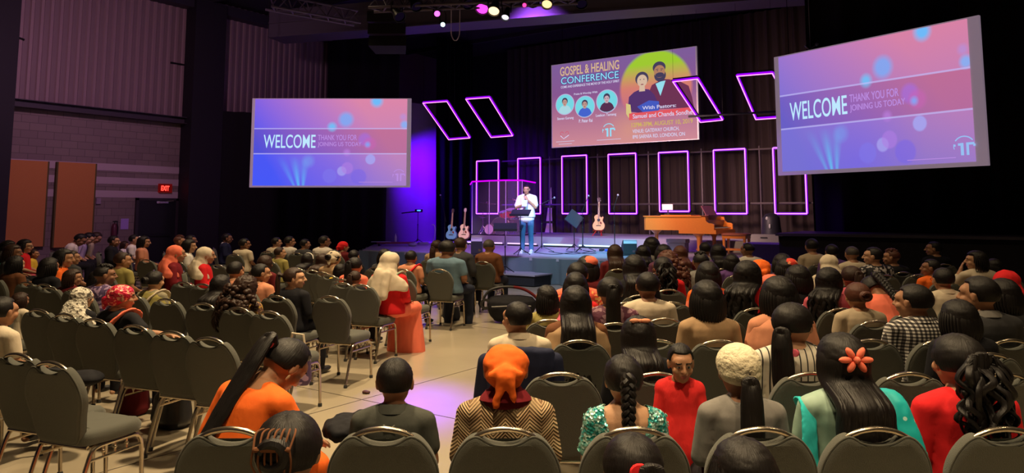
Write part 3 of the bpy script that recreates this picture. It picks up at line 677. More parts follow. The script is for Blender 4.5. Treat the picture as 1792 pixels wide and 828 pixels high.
# pipes that carry the frames
hp = thing('support_pipe', 'long horizontal dark pipe behind the upright light frames', 'pipe', (0, AN+.16, 0))
z1 = at_a(1000, 358, AN).z; z2 = at_a(1000, 276, AN).z
MB().tube([(-17.0, 0, z1), (-2.2, 0, z1)], .035).build('rail', mat('pipe_grey', (.16, .13, .14), .5, .4), hp)
hp2 = thing('support_pipe', 'upper horizontal dark pipe joining the tops of the upright frames', 'pipe', (0, AN+.16, 0))
MB().tube([(-17.0, 0, z2), (-2.2, 0, z2)], .03).build('rail', MC['pipe_grey'], hp2)
for i, px in enumerate((962, 1046, 1135, 1228, 1330)):
    A = at_a(px, 300, AN+.16)
    up_ = MB().tube([(0, 0, RIS-A.z), (0, 0, z2+.1-A.z)], .028).build('upright_pipe', MC['pipe_grey'], loc=A)
    tag(up_, ['dark upright pipe right of the speaker', 'dark upright pipe behind the middle guitar', 'dark upright pipe above the tail of the piano', 'dark upright pipe above the keyboard end of the piano', 'dark upright pipe left of the half-hidden light frame'][i], 'pipe')
A = at_a(1205, 204, 19.0); B = at_a(1420, 192, 19.0)
tag(MB().tube([(0, 0, 0), (B.x-A.x, 0, B.z-A.z)], .03).build('support_pipe', M['black_metal'], loc=A), 'dark pipe running between the slanted frames behind the right screen', 'pipe')
for (px, py, ln, lab) in ((795, 243, 3.6, 'thin cable holding the slanted frame nearest the left screen'), (1245, 140, 2.8, 'thin cable holding the slanted frame over the centre screen')):
    A = at_a(px, py-40, 19.2); tag(MB().tube([(0, 0, 0), (0, 0, 8.3-A.z)], .008, 6).build('cable', M['black_metal'], loc=A), lab, 'cable')

# ================================================================== OVERHEAD
def truss(name, label, A, B, h=.30, rw=.025, mt=None):
    d = B-A; L = d.length; t = thing(name, label, 'truss', A, math.atan2(d.y, d.x)); ch, wb = MB(), MB()
    for y, z in ((-h/2, 0), (h/2, 0), (0, h)): ch.tube([(0, y, z), (L, y, z)], rw, 8)
    n = int(L/h*.9); 
    for i in range(n):
        x0, x1 = L*i/n, L*(i+1)/n; xm = (x0+x1)/2
        for a, c in (((-h/2, 0), (0, h)), ((0, h), (h/2, 0)), ((-h/2, 0), (h/2, 0))):
            wb.tube([(x0, *a), (xm, *c)], rw*.5, 6); wb.tube([(xm, *c), (x1, *a)], rw*.5, 6)
    ch.build('chord', mt, t); wb.build('web', mt, t); return t
TM = mat('truss_metal', (.10, .08, .13), .55, .2)
TA, TB = at_depth(650, 17, 14.2), at_depth(1010, -14, 13.6); TB.z = TA.z
TR_ = truss('lighting_truss', 'grey triangular lighting truss at the top edge over the stage front', TA, TB, .32, .03, TM)
A, B = at_depth(470, 66, 22.0), at_depth(1430, 3, 17.6)
bm_ = thing('stage_beam', 'long dark purple-lit beam crossing above the stage', 'beam', A, math.atan2(B.y-A.y, B.x-A.x))
L = (Vector((B.x, B.y, 0))-Vector((A.x, A.y, 0))).length
MB().box((L/2, .4, .42), (L, .8, .84)).box((L/2, .4, .02), (L, .9, .05)).box((L/2, -.02, .45), (L, .05, .05)).build('beam_body', mat('beam_grey', (.10, .085, .12), .6), bm_, smooth=False)
# roof rail at the upper left
A, B = at_depth(470, 14, 17), at_depth(625, 30, 18.5)
tr2 = truss('roof_joist', 'dark open joist at the top above the ribbed wall', A, B, .35, .03, mat('joist', (.14, .11, .16), .6)); 
def par_can(label, px, py, Y, col, s, aim, r=.09, body=True, group=None):
    P = at_depth(px, py, Y); t = thing('stage_light', label, 'stage light', P)
    dv = (Vector(aim)-P).normalized(); mx = dv.to_track_quat('Z', 'Y').to_matrix()
    b_ = MB(); b_.lathe([(.0, -.34), (r*.6, -.33), (r*.75, -.26), (r*.8, -.16), (r*1.15, -.06), (r*1.2, .01), (r*1.08, .01), (r*1.05, -.03)], 20, mx=mx, cap=False)
    b_.build('housing', M['black_metal'], t)
    MB().lathe([(0, -.035), (r*.95, -.035), (r*1.0, -.025), (0, -.012)], 20, mx=mx).build('lens', emis('lens_%s_%g' % (label[:9], s), col, s), t)
    y = MB(); y.tube([mx @ Vector((r*1.25, 0, -.15)), mx @ Vector((r*1.35, 0, -.15))+Vector((0, 0, .2)), Vector((0, 0, .36))-dv*.15, mx @ Vector((-r*1.35, 0, -.15))+Vector((0, 0, .2)), mx @ Vector((-r*1.25, 0, -.15))], .012, 6)
    y.tube([Vector((0, 0, .36))-dv*.15, Vector((0, 0, .60))-dv*.15], .014, 6); y.build('yoke', M['black_metal'], t)
    return t, P
CAMP = (0, 0, 1.7)
_, PM = par_can('magenta stage light hanging lowest left below the truss', 765, 24, 14, (1, .10, .85), 3.0, CAMP, .055)
_, PW = par_can('small cool white stage light left of the hanging cable loop', 775, 43, 14.5, (.6, 1, 1), 3.0, CAMP, .045)
par_can('flat magenta stage light at the top above the centre screen', 843, 15, 14, (1, .05, .8), 2.2, (-6.5, 5, 0), .12)
par_can('warm glowing stage light, brightest and largest overhead', 864, 20, 13.5, (1, .68, .36), 2.0, (-6.0, 6.5, 0), .10)
par_can('small white stage light right of the warm glowing one', 884, 31, 13.8, (.9, .85, 1), 1.2, (-6.6, 7, 0), .07)
par_can('thin red-magenta stage light overhead', 918, 9, 13.5, (1, .05, .3), 2, (2, 2, 2), .04)
par_can('warm yellow stage light at the top edge right of the others', 957, 8, 13.2, (1, .66, .30), 1.6, (-5.0, 6.5, 0), .09)
for (px, py, lab) in ((700, 30, 'unlit black stage light below the left end of the truss'), (730, 12, 'unlit black stage light between truss end and magenta light'), (1018, 8, 'unlit black stage light at the right end of the row'), (820, 8, 'unlit black stage light left of the flat magenta one'), (934, 5, 'unlit black stage light between red and yellow ones')):
    par_can(lab, px, py, 13.9, (.02, .01, .04), .2, (-4, 9, 0), .10)
# lamps inside the bright fixtures
spot('magenta_beam', PM+Vector((.05, -.25, -.05)), at_z(745, 705, 0), 9500, (.20, .0, 1), 8, 1, .25)
spot('white_beam', PW+Vector((.05, -.2, -.05)), (-3, 5, .3), 60, (.6, 1, 1), 40, .8, .06)
# speaker cluster and cable loop
sc = thing('hanging_loudspeaker', 'dark loudspeaker cluster hanging left of the truss lights', 'loudspeaker', at_depth(675, 50, 16))
for k in range(3): MB().rings([[(-.42, .0, -.12), (.42, .0, -.12), (.34, .5, -.10), (-.34, .5, -.10)], [(-.42, 0, .12), (.42, 0, .12), (.34, .5, .10), (-.34, .5, .10)]]).build('cabinet', mat('speaker_black', (.004, .004, .008), .8), sc, smooth=False, loc=(0, k*.03, .28-k*.27), rot=(R(-6*k), 0, YAW))
MB().tube([(0, .2, .4), (0, .2, 2.2)], .02).build('suspension_cable', M['black_metal'], sc)
A = at_depth(797, 40, 14.3)
cl = smoothpath([(-.085, 0, .45), (-.085, 0, 0), (-.08, 0, -.22), (-.04, 0, -.33), (0, 0, -.355), (.04, 0, -.33), (.08, 0, -.22), (.085, 0, 0), (.085, 0, .45)], 5)
tag(MB().tube([Matrix.Rotation(YAW, 3, 'Z') @ p for p in cl], .011, 8).build('cable_loop', mat('cable_white', (.55, .5, .58), .5), loc=A), 'pale cable hanging down in a narrow loop above the stage', 'cable')
A = at_depth(1418, 84, 16)
ck = MB().tube([(-.12, 0, .06), (.03, 0, -.10)], .016).tube([(-.10, 0, -.10), (.14, 0, .08)], .016).ell((.15, 0, .08), .04)
ck.tube([(0, 0, 0), (0, 0, 8.3-A.z)], .006, 6)
tag(ck.build('rigging_clamp', mat('clamp', (.35, .30, .35), .5), loc=A, rot=(0, 0, YAW)), 'small pale rigging clamp above the corner of the right screen', 'clamp')

# ================================================================== PIANO
WOOD = mat('piano_wood', (.62, .19, .03), .28, bump=.05, bscale=18, bstretch=(1, 1, 6), var=.18, coat=.3)
P0 = at_a(1126, 372, 18.15); P1 = at_a(1249, 372, 18.15); PL = P1.x-P0.x
pn = thing('grand_piano', 'orange-brown wooden grand piano with closed lid on the stage', 'piano', (P0.x, 18.15, STG)); TOP = .98
k = PL/1.95
def pc(pts): return [(x*k, y) for x, y in pts]
plan = pc([(0.0, .04), (0.06, 0), (1.62, 0), (1.62, 1.45), (1.15, 1.45), (.95, 1.36), (.80, 1.15), (.62, .92), (.40, .80), (.18, .72), (.05, .58), (0, .40)])
MB().rings([[(x, y, TOP-.37) for x, y in plan], [(x, y, TOP-.03) for x, y in plan]]).build('case', WOOD, pn, angle=30)
lid = [(x+(-.02 if x < .1 else .0), y+(-.02 if y < .1 else .02)) for x, y in plan]
MB().rings([[(x, y, TOP-.03) for x, y in lid], [(x, y, TOP) for x, y in lid]]).build('lid', WOOD, pn, angle=30)
MB().box((.9*k, .35, TOP+.012), (.85*k, .6, .02)).build('lid_flap', WOOD, pn, smooth=False)
ky = MB(); ky.box((1.50*k, .72, TOP-.40), (1.0*k, 1.46, .10)); ky.build('key_bed', WOOD, pn, smooth=False)
for y in (.02, 1.42):
    arm = [(1.60*k, TOP-.38), (1.95*k, TOP-.38), (1.95*k, TOP-.22), (1.90*k, TOP-.19), (1.80*k, TOP-.18), (1.74*k, TOP-.13), (1.72*k, TOP-.03), (1.60*k, TOP-.03)]
    MB().prism(arm, .055, c=(0, y, 0)).build('cheek', WOOD, pn, smooth=False)
kb = MB(); kb.box((1.84*k, .72, TOP-.315), (.16, 1.22, .022)); kb.build('white_keys', mat('ivory', (.6, .55, .5), .3), pn, smooth=False)
bk = MB(); y = .14
for i in range(52):
    if i % 7 not in (2, 6): bk.box((1.80*k, y+.0115, TOP-.297), (.095, .011, .02))
    y += .0235
bk.build('black_keys', M['black_plastic'], pn, smooth=False)
MB().box((1.70*k, .72, TOP-.21), (.03, 1.3, .2), mx=Matrix.Rotation(R(12), 3, 'Y')).build('fallboard', mat('piano_inner', (.22, .08, .12), .25), pn, smooth=False)
MB().box((1.56*k, .72, TOP+.13), (.025, .78, .28), mx=Matrix.Rotation(R(-28), 3, 'Y')).box((1.62*k, .72, TOP+.015), (.10, .7, .02)).build('music_desk', MC['piano_inner'], pn, smooth=False)
for (x, y) in ((1.47, .16), (1.47, 1.28), (.20, .36)):
    z0 = TOP-.45 if x > 1 else TOP-.37
    lg = MB().lathe([(.0, 0), (.03, 0), (.035, .03), (.02, .05), (.035, .08), (.04, .12), (.055, z0-.12), (.075, z0-.08), (.13, z0-.03), (.16, z0), (.0, z0)], 12)
    l_ = lg.build('leg', WOOD, pn, loc=(x*k, y, 0)); MB().lathe([(0, -.0), (.02, .0), (.022, .02), (0, .035)], 10).build('caster', mat('brass', (.6, .4, .12), .3, 1), l_)
ly = MB()
for sy in (-.10, .10): ly.tube([(1.30*k, .72+sy, TOP-.42), (1.30*k, .72+sy*.7, .12)], .018)
ly.box((1.30*k, .72, .11), (.14, .28, .04)); ly.build('pedal_lyre', WOOD, pn)
pd = MB()
for sy in (-.08, 0, .08): pd.box((1.40*k, .72+sy, .07), (.16, .03, .012))
pd.build('pedals', MC['brass'], pn, smooth=False)
# tablet on the piano
A = at_a(1168, 360, 18.7)
tb = thing('paper_sheet', 'pale sheet propped upright on top of the piano', 'sheet', (A.x, 18.7, STG+TOP+.03))
MB().box((0, 0, .20), (.30, .015, .15)).build('sheet', mat('sheet_lilac', (.80, .76, .92), .6), tb, smooth=False)
MB().box((0, .03, .075), (.03, .02, .13)).box((0, .02, .01), (.16, .12, .02)).build('stand', M['black_plastic'], tb, smooth=False)
# bench
A = at_a(1285, 409, 18.5); bw = at_a(1307, 409, 18.5).x-at_a(1264, 409, 18.5).x
bn = thing('piano_bench', 'orange wooden piano bench with padded leather seat', 'bench', (A.x, 18.65, STG))
MB().box((0, 0, .45), (bw*.95, .42, .07)).build('apron', WOOD, bn, smooth=False)
cu_ = MB()
for z, s_ in ((.485, 1.0), (.50, 1.03), (.535, 1.02), (.55, .94)): pass
rg = []
for z, s_ in ((.485, .98), (.495, 1.02), (.53, 1.02), (.548, .93)):
    rg.append([(bw/2*s_*a, .23*s_*c, z) for a, c in ((-1, -.8), (-.8, -1), (.8, -1), (1, -.8), (1, .8), (.8, 1), (-.8, 1), (-1, .8))])
cu_.rings(rg).build('cushion', mat('bench_leather', (.30, .09, .05), .4), bn)
for sx in (-1, 1):
    for sy in (-1, 1): MB().rings([[(-.02, -.02, 0), (.02, -.02, 0), (.02, .02, 0), (-.02, .02, 0)], [(-.03, -.03, .42), (.03, -.03, .42), (.03, .03, .42), (-.03, .03, .42)]]).build('leg', WOOD, bn, smooth=False, loc=(sx*bw*.42, sy*.17, 0))
MB().box((0, 0, .14), (bw*.8, .22, .05)).build('shelf', WOOD, bn, smooth=False)

# ================================================================== DRUMS
D0 = at_z(822, 410, RIS); dcx = at_a(878, 400, 21.4)
def drum(name, label, c, r, h, axis, shell, head, group=None, lugs=8):
    t = thing(name, label, 'drum', c); mx = axis.to_track_quat('Z', 'Y').to_matrix() if not isinstance(axis, tuple) else Vector(axis).to_track_quat('Z', 'Y').to_matrix()
    MB().lathe([(r, -h/2), (r, h/2)], 32, mx=mx, cap=True).build('shell', shell, t)
    for z in (-h/2, h/2):
        MB().lathe([(r*1.0, z-.015), (r*1.05, z-.015), (r*1.05, z+.015), (r*.97, z+.015)], 32, mx=mx, cap=False).build('hoop', M['chrome'], t)
        MB().lathe([(0, z*1.03), (r*.97, z*1.03), (r*.97, z*1.05), (0, z*1.05)], 32, mx=mx).build('head', head, t)
    g = MB()
    for i in range(lugs):
        a = 2*math.pi*i/lugs; g.tube([mx @ Vector((r*1.05*math.cos(a), r*1.05*math.sin(a), -h/2)), mx @ Vector((r*1.05*math.cos(a), r*1.05*math.sin(a), h/2))], .008, 6)
    g.build('tension_rods', M['chrome'], t); return t
RED = mat('drum_red', (.62, .03, .02), .25, coat=.5); HD = mat('drum_head', (.75, .55, .70), .5); HB = mat('drum_head_dark', (.03, .02, .04), .4)
A = at_a(876, 385, 21.0); drum('bass_drum', 'large red bass drum behind the acrylic shield', (A.x, 21.0, RIS+.30), .29, .42, (.45, -.9, 0), RED, HB)
A = at_a(894, 366, 21.2); drum('tom_drum', 'red tom drum above the bass drum, upper one', (A.x, 21.2, RIS+.74), .16, .26, (.1, -.35, 1), RED, HD)
A = at_a(884, 376, 21.1); drum('tom_drum', 'glossy red tom drum just left of the upper tom', (A.x, 21.0, RIS+.68), .15, .22, (-.1, -.35, 1), RED, HD)
A = at_a(858, 400, 20.2); drum('snare_drum', 'drum lying with its pale round head facing the hall', (A.x, 20.2, RIS+.19), .175, .16, (.1, -1, .1), mat('drum_tan', (.3, .15, .08), .5), HD)
A = at_a(900, 395, 21.6); drum('floor_tom', 'dark floor tom right of the bass drum', (A.x, 21.5, RIS+.33), .2, .4, (0, 0, 1), mat('drum_dark', (.06, .02, .05), .3), HD)
CYM = mat('cymbal', (.55, .30, .30), .25, 1)
def cymbal(label, px, py, a, r):
    A = at_a(px, py, a); h = A.z-RIS
    t = thing('cymbal_stand', label, 'cymbal', (A.x, a, RIS)); MB().lathe([(0, .035), (r*.15, .03), (r*.2, .008), (r, -.012), (r, -.018), (r*.2, 0), (0, .02)], 28, mx=Matrix.Rotation(R(8), 3, 'Y'), c=(0, 0, h)).build('cymbal', CYM, t)
    s_ = MB().tube([(0, 0, .22), (0, 0, h+.05)], .014)
    s_.build('pole', M['chrome'], t)
    for k in range(3): MB().tube([(0, 0, .35), (.28*math.cos(k*2.1), .28*math.sin(k*2.1), .0)], .011).build('leg', M['chrome'], t)
cymbal('wide cymbal on a chrome stand at the left of the drum kit', 853, 355, 21.2, .30)
cymbal('magenta-lit cymbal at the right of the drum kit', 898, 349, 21.6, .22)
A = at_a(845, 383, 20.9); 
hh = thing('hi_hat', 'small hi-hat pair low at the left of the drum kit', 'cymbal', (A.x, 20.9, RIS)); h = .62
MB().lathe([(0, .03), (.17, .0), (0, .01)], 24, c=(0, 0, h)).lathe([(0, -.03), (.17, .0), (0, -.01)], 24, c=(0, 0, h-.03)).build('cymbals', CYM, hh); MB().tube([(0, 0, 0), (0, 0, h+.2)], .012).build('pole', M['chrome'], hh)
for k in range(3): MB().tube([(0, 0, .3), (.22*math.cos(k*2.1+.4), .22*math.sin(k*2.1+.4), 0)], .01).build('leg', M['chrome'], hh)
th = thing('drum_stool', 'round dark drum stool inside the acrylic cage', 'stool', (at_a(882, 390, 22.4).x, 22.4, RIS))
MB().lathe([(0, .5), (.17, .5), (.18, .55), (.15, .58), (0, .58)], 20).build('seat', M['black_plastic'], th); MB().tube([(0, 0, .2), (0, 0, .5)], .02).build('pole', M['chrome'], th)
for k in range(3): MB().tube([(0, 0, .25), (.22*math.cos(k*2.1), .22*math.sin(k*2.1), 0)], .012).build('leg', M['chrome'], th)
# acrylic shield
m, nt, b = nodes_mat('acrylic'); b.inputs['Base Color'].default_value = (.85, .80, 1, 1); b.inputs['Alpha'].default_value = .045; b.inputs['Roughness'].default_value = .02; b.inputs['Specular IOR Level'].default_value = .1
M['acrylic'] = m
sh = thing('drum_shield', 'clear acrylic drum shield with purple reflected light painted on its top edge', 'drum shield', (0, 0, RIS))
pts = [at_a(822, 400, 22.6), at_a(826, 400, 20.2), at_a(856, 400, 19.95), at_a(885, 400, 19.95), at_a(914, 400, 20.3), at_a(937, 400, 22.2)]
zt_ = at_a(826, 318, 20.2).z-RIS
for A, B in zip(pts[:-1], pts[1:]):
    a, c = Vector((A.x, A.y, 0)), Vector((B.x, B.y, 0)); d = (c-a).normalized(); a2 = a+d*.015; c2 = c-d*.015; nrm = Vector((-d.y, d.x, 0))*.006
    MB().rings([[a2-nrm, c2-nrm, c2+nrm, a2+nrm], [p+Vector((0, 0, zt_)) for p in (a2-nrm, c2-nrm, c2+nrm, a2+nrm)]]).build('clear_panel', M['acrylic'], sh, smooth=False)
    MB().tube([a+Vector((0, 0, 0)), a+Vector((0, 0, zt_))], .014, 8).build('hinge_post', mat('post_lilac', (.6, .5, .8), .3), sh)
    MB().tube([a+Vector((0, 0, zt_)), c+Vector((0, 0, zt_))], .025, 8).build('top_edge', emis('reflected_edge_glow', (.62, .0, .95), 1.3), sh)  # stage light caught by the edge, drawn as emission
    MB().tube([a+Vector((0, 0, .02)), c+Vector((0, 0, .02))], .02, 8).build('bottom_edge', M['black_plastic'], sh)

# ================================================================== INSTRUMENTS AND STANDS
def guitar(label, px, pyb, pyt, a, col, base, red=False, tilt=-8):
    B_ = at_a(px, pyb, a); T_ = at_a(px, pyt, a); s_ = (T_.z-B_.z)/1.0; zst = B_.z-base
    t = thing('acoustic_guitar', label, 'guitar', (B_.x, a, B_.z)); t.rotation_euler = (R(tilt), 0, YAW*.5); t.scale = (s_,)*3
    half = [(0, 0), (.09, .004), (.155, .04), (.185, .11), (.18, .18), (.145, .245), (.118, .29), (.125, .34), (.14, .39), (.125, .44), (.07, .475), (.03, .478)]
    left = [(-x, z) for x, z in half][1:]
    cut = [(0, 0), (.09, .004), (.155, .04), (.185, .11), (.18, .18), (.145, .245), (.118, .29), (.128, .34), (.142, .385), (.125, .425), (.10, .40), (.06, .40), (.03, .43)]
    out = [p[:] for p in cut]+list(reversed(left))
    o2 = [(p.x, p.y) for p in smoothpath([(x, z, 0) for x, z in out], 4, True)]
    MB().prism(o2, .10).build('body', [col[1]], t, angle=50)
    MB().prism([(x*.975, z*.975+.006) for x, z in o2], .006, c=(0, -.052, 0)).build('soundboard', col[0], t, angle=50)
    MB().lathe([(0, 0), (.048, 0), (.048, .003), (0, .003)], 24, mx=Matrix.Rotation(R(90), 3, 'X'), c=(0, -.055, .31)).build('sound_hole', M['black_plastic'], t)
    MB().box((0, -.06, .14), (.15, .012, .022)).build('bridge', mat('rosewood', (.05, .02, .012), .5), t, smooth=False)
    MB().prism([(.04, .27), (.085, .25), (.10, .20), (.07, .175), (.035, .22)], .004, c=(0, -.057, 0)).build('pickguard', mat('pickguard', (.20, .03, .02), .3), t, smooth=False)
    MB().rings([[(-.028, -.06, .36), (.028, -.06, .36), (.028, -.035, .36), (-.028, -.035, .36)], [(-.022, -.06, .86), (.022, -.06, .86), (.022, -.035, .86), (-.022, -.035, .86)]]).build('neck', mat('neck_wood', (.45, .25, .18), .4), t, smooth=False)
    MB().prism([(-.022, .86), (-.036, .90), (-.034, .985), (-.018, 1.0), (.018, 1.0), (.034, .985), (.036, .90), (.022, .86)], .018, c=(0, -.045, 0)).build('headstock', col[2], t, smooth=False)
    pg = MB()
    for sx in (-1, 1):
        for z in (.90, .935, .97): pg.ell((sx*.047, -.045, z), (.012, .008, .009), 8, 6)
    pg.build('tuning_pegs', M['chrome'], t); st = MB()
    for i in range(6): st.tube([(-.018+i*.0072, -.068, .14), (-.015+i*.006, -.064, .87)], .0012, 4)
    st.build('strings', M['chrome'], t)
    sc_ = 'small folding guitar stand'
    g = thing('guitar_stand', {0: 'small folding black stand under the blue guitar', 1: 'small folding black stand under the pale guitar beside the blue one', 2: 'small red folding stand under the middle guitar'}[red], 'guitar stand', (B_.x, a, base))
    mt_ = mat('stand_red', (.55, .02, .02), .4) if red == 2 else M['black_metal']
    fr_ = MB(); h = zst
    fr_.tube([(-.13, -.12, h+.0), (-.13, .02, h-.01), (.13, .02, h-.01), (.13, -.12, h)], .012); fr_.build('cradle', mt_, g)
    for sx in (-1, 1):
        MB().tube([(sx*.09, .0, h), (sx*.16, -.16, 0)], .012).build('leg', mt_, g)
    MB().tube([(0, .02, h+.05), (0, .24, 0)], .012).build('leg', mt_, g)
NAT = (mat('spruce', (.85, .52, .22), .35, coat=.3), mat('rim_wood', (.30, .12, .05), .4), mat('head_dark', (.10, .05, .05), .4))
NAT2 = (mat('spruce_pale', (.85, .58, .38), .35, coat=.3), MC['rim_wood'], mat('head_pale', (.55, .35, .35), .4))
BLU = (mat('blue_top', (.16, .34, .52), .25, coat=.5), mat('blue_rim', (.05, .12, .2), .3), MC['head_dark'])
guitar('blue acoustic guitar standing at the left of the stage', 790, 419, 365, 19.0, BLU, STG, 0, -9)
guitar('pale natural acoustic guitar beside the blue guitar', 812, 418.5, 364, 18.9, NAT2, STG, 1, -9)
guitar('natural wood acoustic guitar on red stand in mid stage', 1048, 403.5, 345.5, 21.6, NAT, RIS, 2, -9)

def tripod(t, h, r, mt, z0=.0, legs=3, hub=.16):
    MB().tube([(0, 0, hub*.6), (0, 0, h*.6)], .013).build('lower_pole', mt, t); MB().tube([(0, 0, h*.55), (0, 0, h)], .009).build('upper_pole', mt, t)
    MB().ell((0, 0, hub), .028, 10, 8).ell((0, 0, h*.58), .022, 10, 8).build('clutch', mt, t)
    for k in range(legs):
        a = 2*math.pi*k/legs+.5; l = MB().tube([(0, 0, hub), (r*math.cos(a), r*math.sin(a), .012)], .010).build('leg', mt, t); MB().ell((r*math.cos(a), r*math.sin(a), .012), .016, 8, 6).build('rubber_foot', M['rubber'], l)
def mic_stand(label, base, h, boom, r=.30, mt=None, mcol=None):
    t = thing('microphone_stand', label, 'microphone stand', base); mt = mt or M['black_metal']; tripod(t, h, r, mt)
    e = Vector((boom[0], boom[1], h+boom[2])); d = e-Vector((0, 0, h)); 
    MB().tube([Vector((0, 0, h))-d*.35, e], .008).build('boom', mt, t)
    dn = d.normalized(); MB().tube([e, e+dn*.10], [.011, .016], 10).build('microphone', M['black_plastic'], t)
    MB().ell(e+dn*.125, .030, 12, 10).build('grille', mcol or mat('grille_pale', (.65, .62, .70), .3, .7), t)
def rotv(x, y, z): return tuple(Matrix.Rotation(YAW, 3, 'Z') @ Vector((x, y, z)))
A = at_z(945, 441, STG); T_ = at_depth(949, 355, (A-Vector((0, 0, A.z))).length*.0+1) 
Yd = lambda P: P.x*(-SY)+P.y*CY
def stand_from(pxb, pyb, px1, py1, px2, py2, lab, z=STG, r=.30):
    A = at_z(pxb, pyb, z); Y = Yd(A); J = at_depth(px1, py1, Y); E_ = at_depth(px2, py2, Y)
    mic_stand(lab, A, J.z-z, tuple(E_-Vector((A.x, A.y, J.z))), r)
stand_from(948, 441, 947, 357, 963, 349.5, 'black boom microphone stand right of the speaker', r=.32)
stand_from(778, 428, 778, 378, 772, 348, 'tall microphone stand at the far left of the stage by the guitars', r=.22)
stand_from(1076, 440, 1072, 362, 1079, 349, 'slim microphone stand right of the middle guitar')
stand_from(1020, 440, 1018, 368, 1027, 350, 'microphone stand behind the tilted music stand', r=.34)
def music_stand(label, base, hh_, w_=.52, tilt=25, yaw=YAW, h2=.34, roll=0):
    t = thing('music_stand', label, 'music stand', base, yaw); tripod(t, hh_, .24, M['black_metal'])
    mx = Matrix.Rotation(R(roll), 3, 'Y') @ Matrix.Rotation(R(-tilt), 3, 'X')
    MB().box((0, 0, hh_+.02), (w_, .012, h2), mx=mx).build('desk', mat('desk_black', (.02, .022, .028), .45), t, smooth=False)
    MB().box(Vector((0, 0, hh_+.02))+mx @ Vector((0, -.03, -h2/2)), (w_, .06, .012), mx=mx).build('ledge', MC['desk_black'], t, smooth=False)
A = at_z(911, 446, STG); music_stand('black music stand directly in front of the speaker in white', (A.x, A.y, STG), at_depth(913, 374, Yd(A)).z-STG, .50, 62, YAW-R(15), .34)
A = at_z(884, 478, .26); music_stand('black music stand on the low step in front of the stage', A, at_depth(885, 399, Yd(A)).z-.26, .56, 60, YAW, .36)
A = at_z(1020, 437, STG); music_stand('grey music stand with tilted desk in mid stage', (A.x-.05, A.y-.4, STG), at_depth(1016, 384, Yd(A)-.4).z-STG, .42, 20, YAW, .40, 38)
# wedge monitors and boxes
def wedge(label, px0, px1, pyt, pyb, z=STG, topcol=(.5, .47, .5), group=None):
    A, B = at_z(px0, pyb, z), at_z(px1, pyb, z); Y = Yd(A); B = at_depth(px1, pyb, Y); w_ = (Vector((B.x, B.y, 0))-Vector((A.x, A.y, 0))).length; h = at_depth(px0, pyt, Y).z-z
    t = thing('floor_monitor', label, 'floor monitor', ((A.x+B.x)/2, (A.y+B.y)/2, z), YAW)
    pr = [(-.0, 0), (.36, 0), (.40, h*.55), (.10, h), (0, h*.98)]
    MB().rings([[(sx*w_/2, y, zz_) for y, zz_ in pr] for sx in (-1, 1)]).build('cabinet', M['black_plastic'], t, smooth=False)
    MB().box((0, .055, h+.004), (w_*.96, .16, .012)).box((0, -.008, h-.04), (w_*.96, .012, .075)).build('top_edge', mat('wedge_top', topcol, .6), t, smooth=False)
    MB().box((0, -.006, h*.42), (w_*.86, .012, h*.6)).build('back_panel', mat('grille_black', (.015, .015, .017), .8), t, smooth=False)
    MB().lathe([(0, 0), (.035, 0), (.035, .012), (0, .012)], 14, mx=Matrix.Rotation(R(90), 3, 'X'), c=(w_*.25, -.01, h*.3)).build('connector_plate', M['chrome'], t)
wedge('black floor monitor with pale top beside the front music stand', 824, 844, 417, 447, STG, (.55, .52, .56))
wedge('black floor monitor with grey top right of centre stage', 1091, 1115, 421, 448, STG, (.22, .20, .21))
A = at_z(1318, 442, STG)
bx = thing('grey_case', 'pale grey box standing on the stage right of the bench', 'box', (A.x, A.y, STG), 0)
MB().box((.30, .2, .24), (.75, .4, .48)).build('case', mat('case_grey', (.26, .24, .23), .8), bx, smooth=False); MB().box((.30, -.005, .40), (.18, .02, .03)).build('handle', M['black_plastic'], bx, smooth=False)
A = at_z(1186, 433, STG)
pb = thing('pedalboard', 'low grey pedal board with small boxes below the piano', 'pedal board', (A.x, 17.4, STG))
MB().box((0, 0, .04), (.9, .35, .05), mx=Matrix.Rotation(R(8), 3, 'X')).build('board', mat('board_grey', (.3, .28, .33), .6), pb, smooth=False)
for i in range(5): MB().box((-.34+i*.17, 0, .09), (.09, .14, .05)).build('pedal', [M['black_plastic'], mat('pedal_blue', (.05, .1, .5), .4), MC['case_grey'], mat('pedal_pink', (.5, .1, .4), .4), M['chrome']][i], pb, smooth=False)
A = at_z(1180, 424, STG)
kc = thing('stage_box', 'flat pale stage box under the piano', 'stage box', (at_a(1186, 410, 19.2).x, 19.2, STG)); MB().box((0, 0, .30), (.55, .3, .10)).box((0, 0, .12), (.5, .28, .24)).build('case', mat('box_pale', (.42, .42, .5), .5), kc, smooth=False)
# tall tapered pale banner on frame, right of the speaker
A = at_z(960, 407, RIS); Y = Yd(A)
ob = thing('tapered_panel', 'tall pale tapered panel set with dark cross bars behind the microphone', 'panel', A, YAW)
def pz(py): return at_depth(960, py, Y).z-RIS
def pw(n): return n/FPX*Y
MB().rings([[(-pw(6.5), 0, 0), (pw(7.5), 0, 0), (pw(7.5), .04, 0), (-pw(6.5), .04, 0)], [(-pw(3), 0, pz(391)), (pw(6.5), 0, pz(391)), (pw(6.5), .04, pz(391)), (-pw(3), .04, pz(391))]]).build('lower_panel', mat('panel_pale', (.75, .60, .52), .8), ob, smooth=False)
MB().rings([[(-pw(4), 0, pz(387)), (pw(6.5), 0, pz(387)), (pw(6.5), .04, pz(387)), (-pw(4), .04, pz(387))], [(-pw(1), 0, pz(364)), (pw(6), 0, pz(364)), (pw(6), .04, pz(364)), (-pw(1), .04, pz(364))]]).build('middle_panel', MC['panel_pale'], ob, smooth=False)
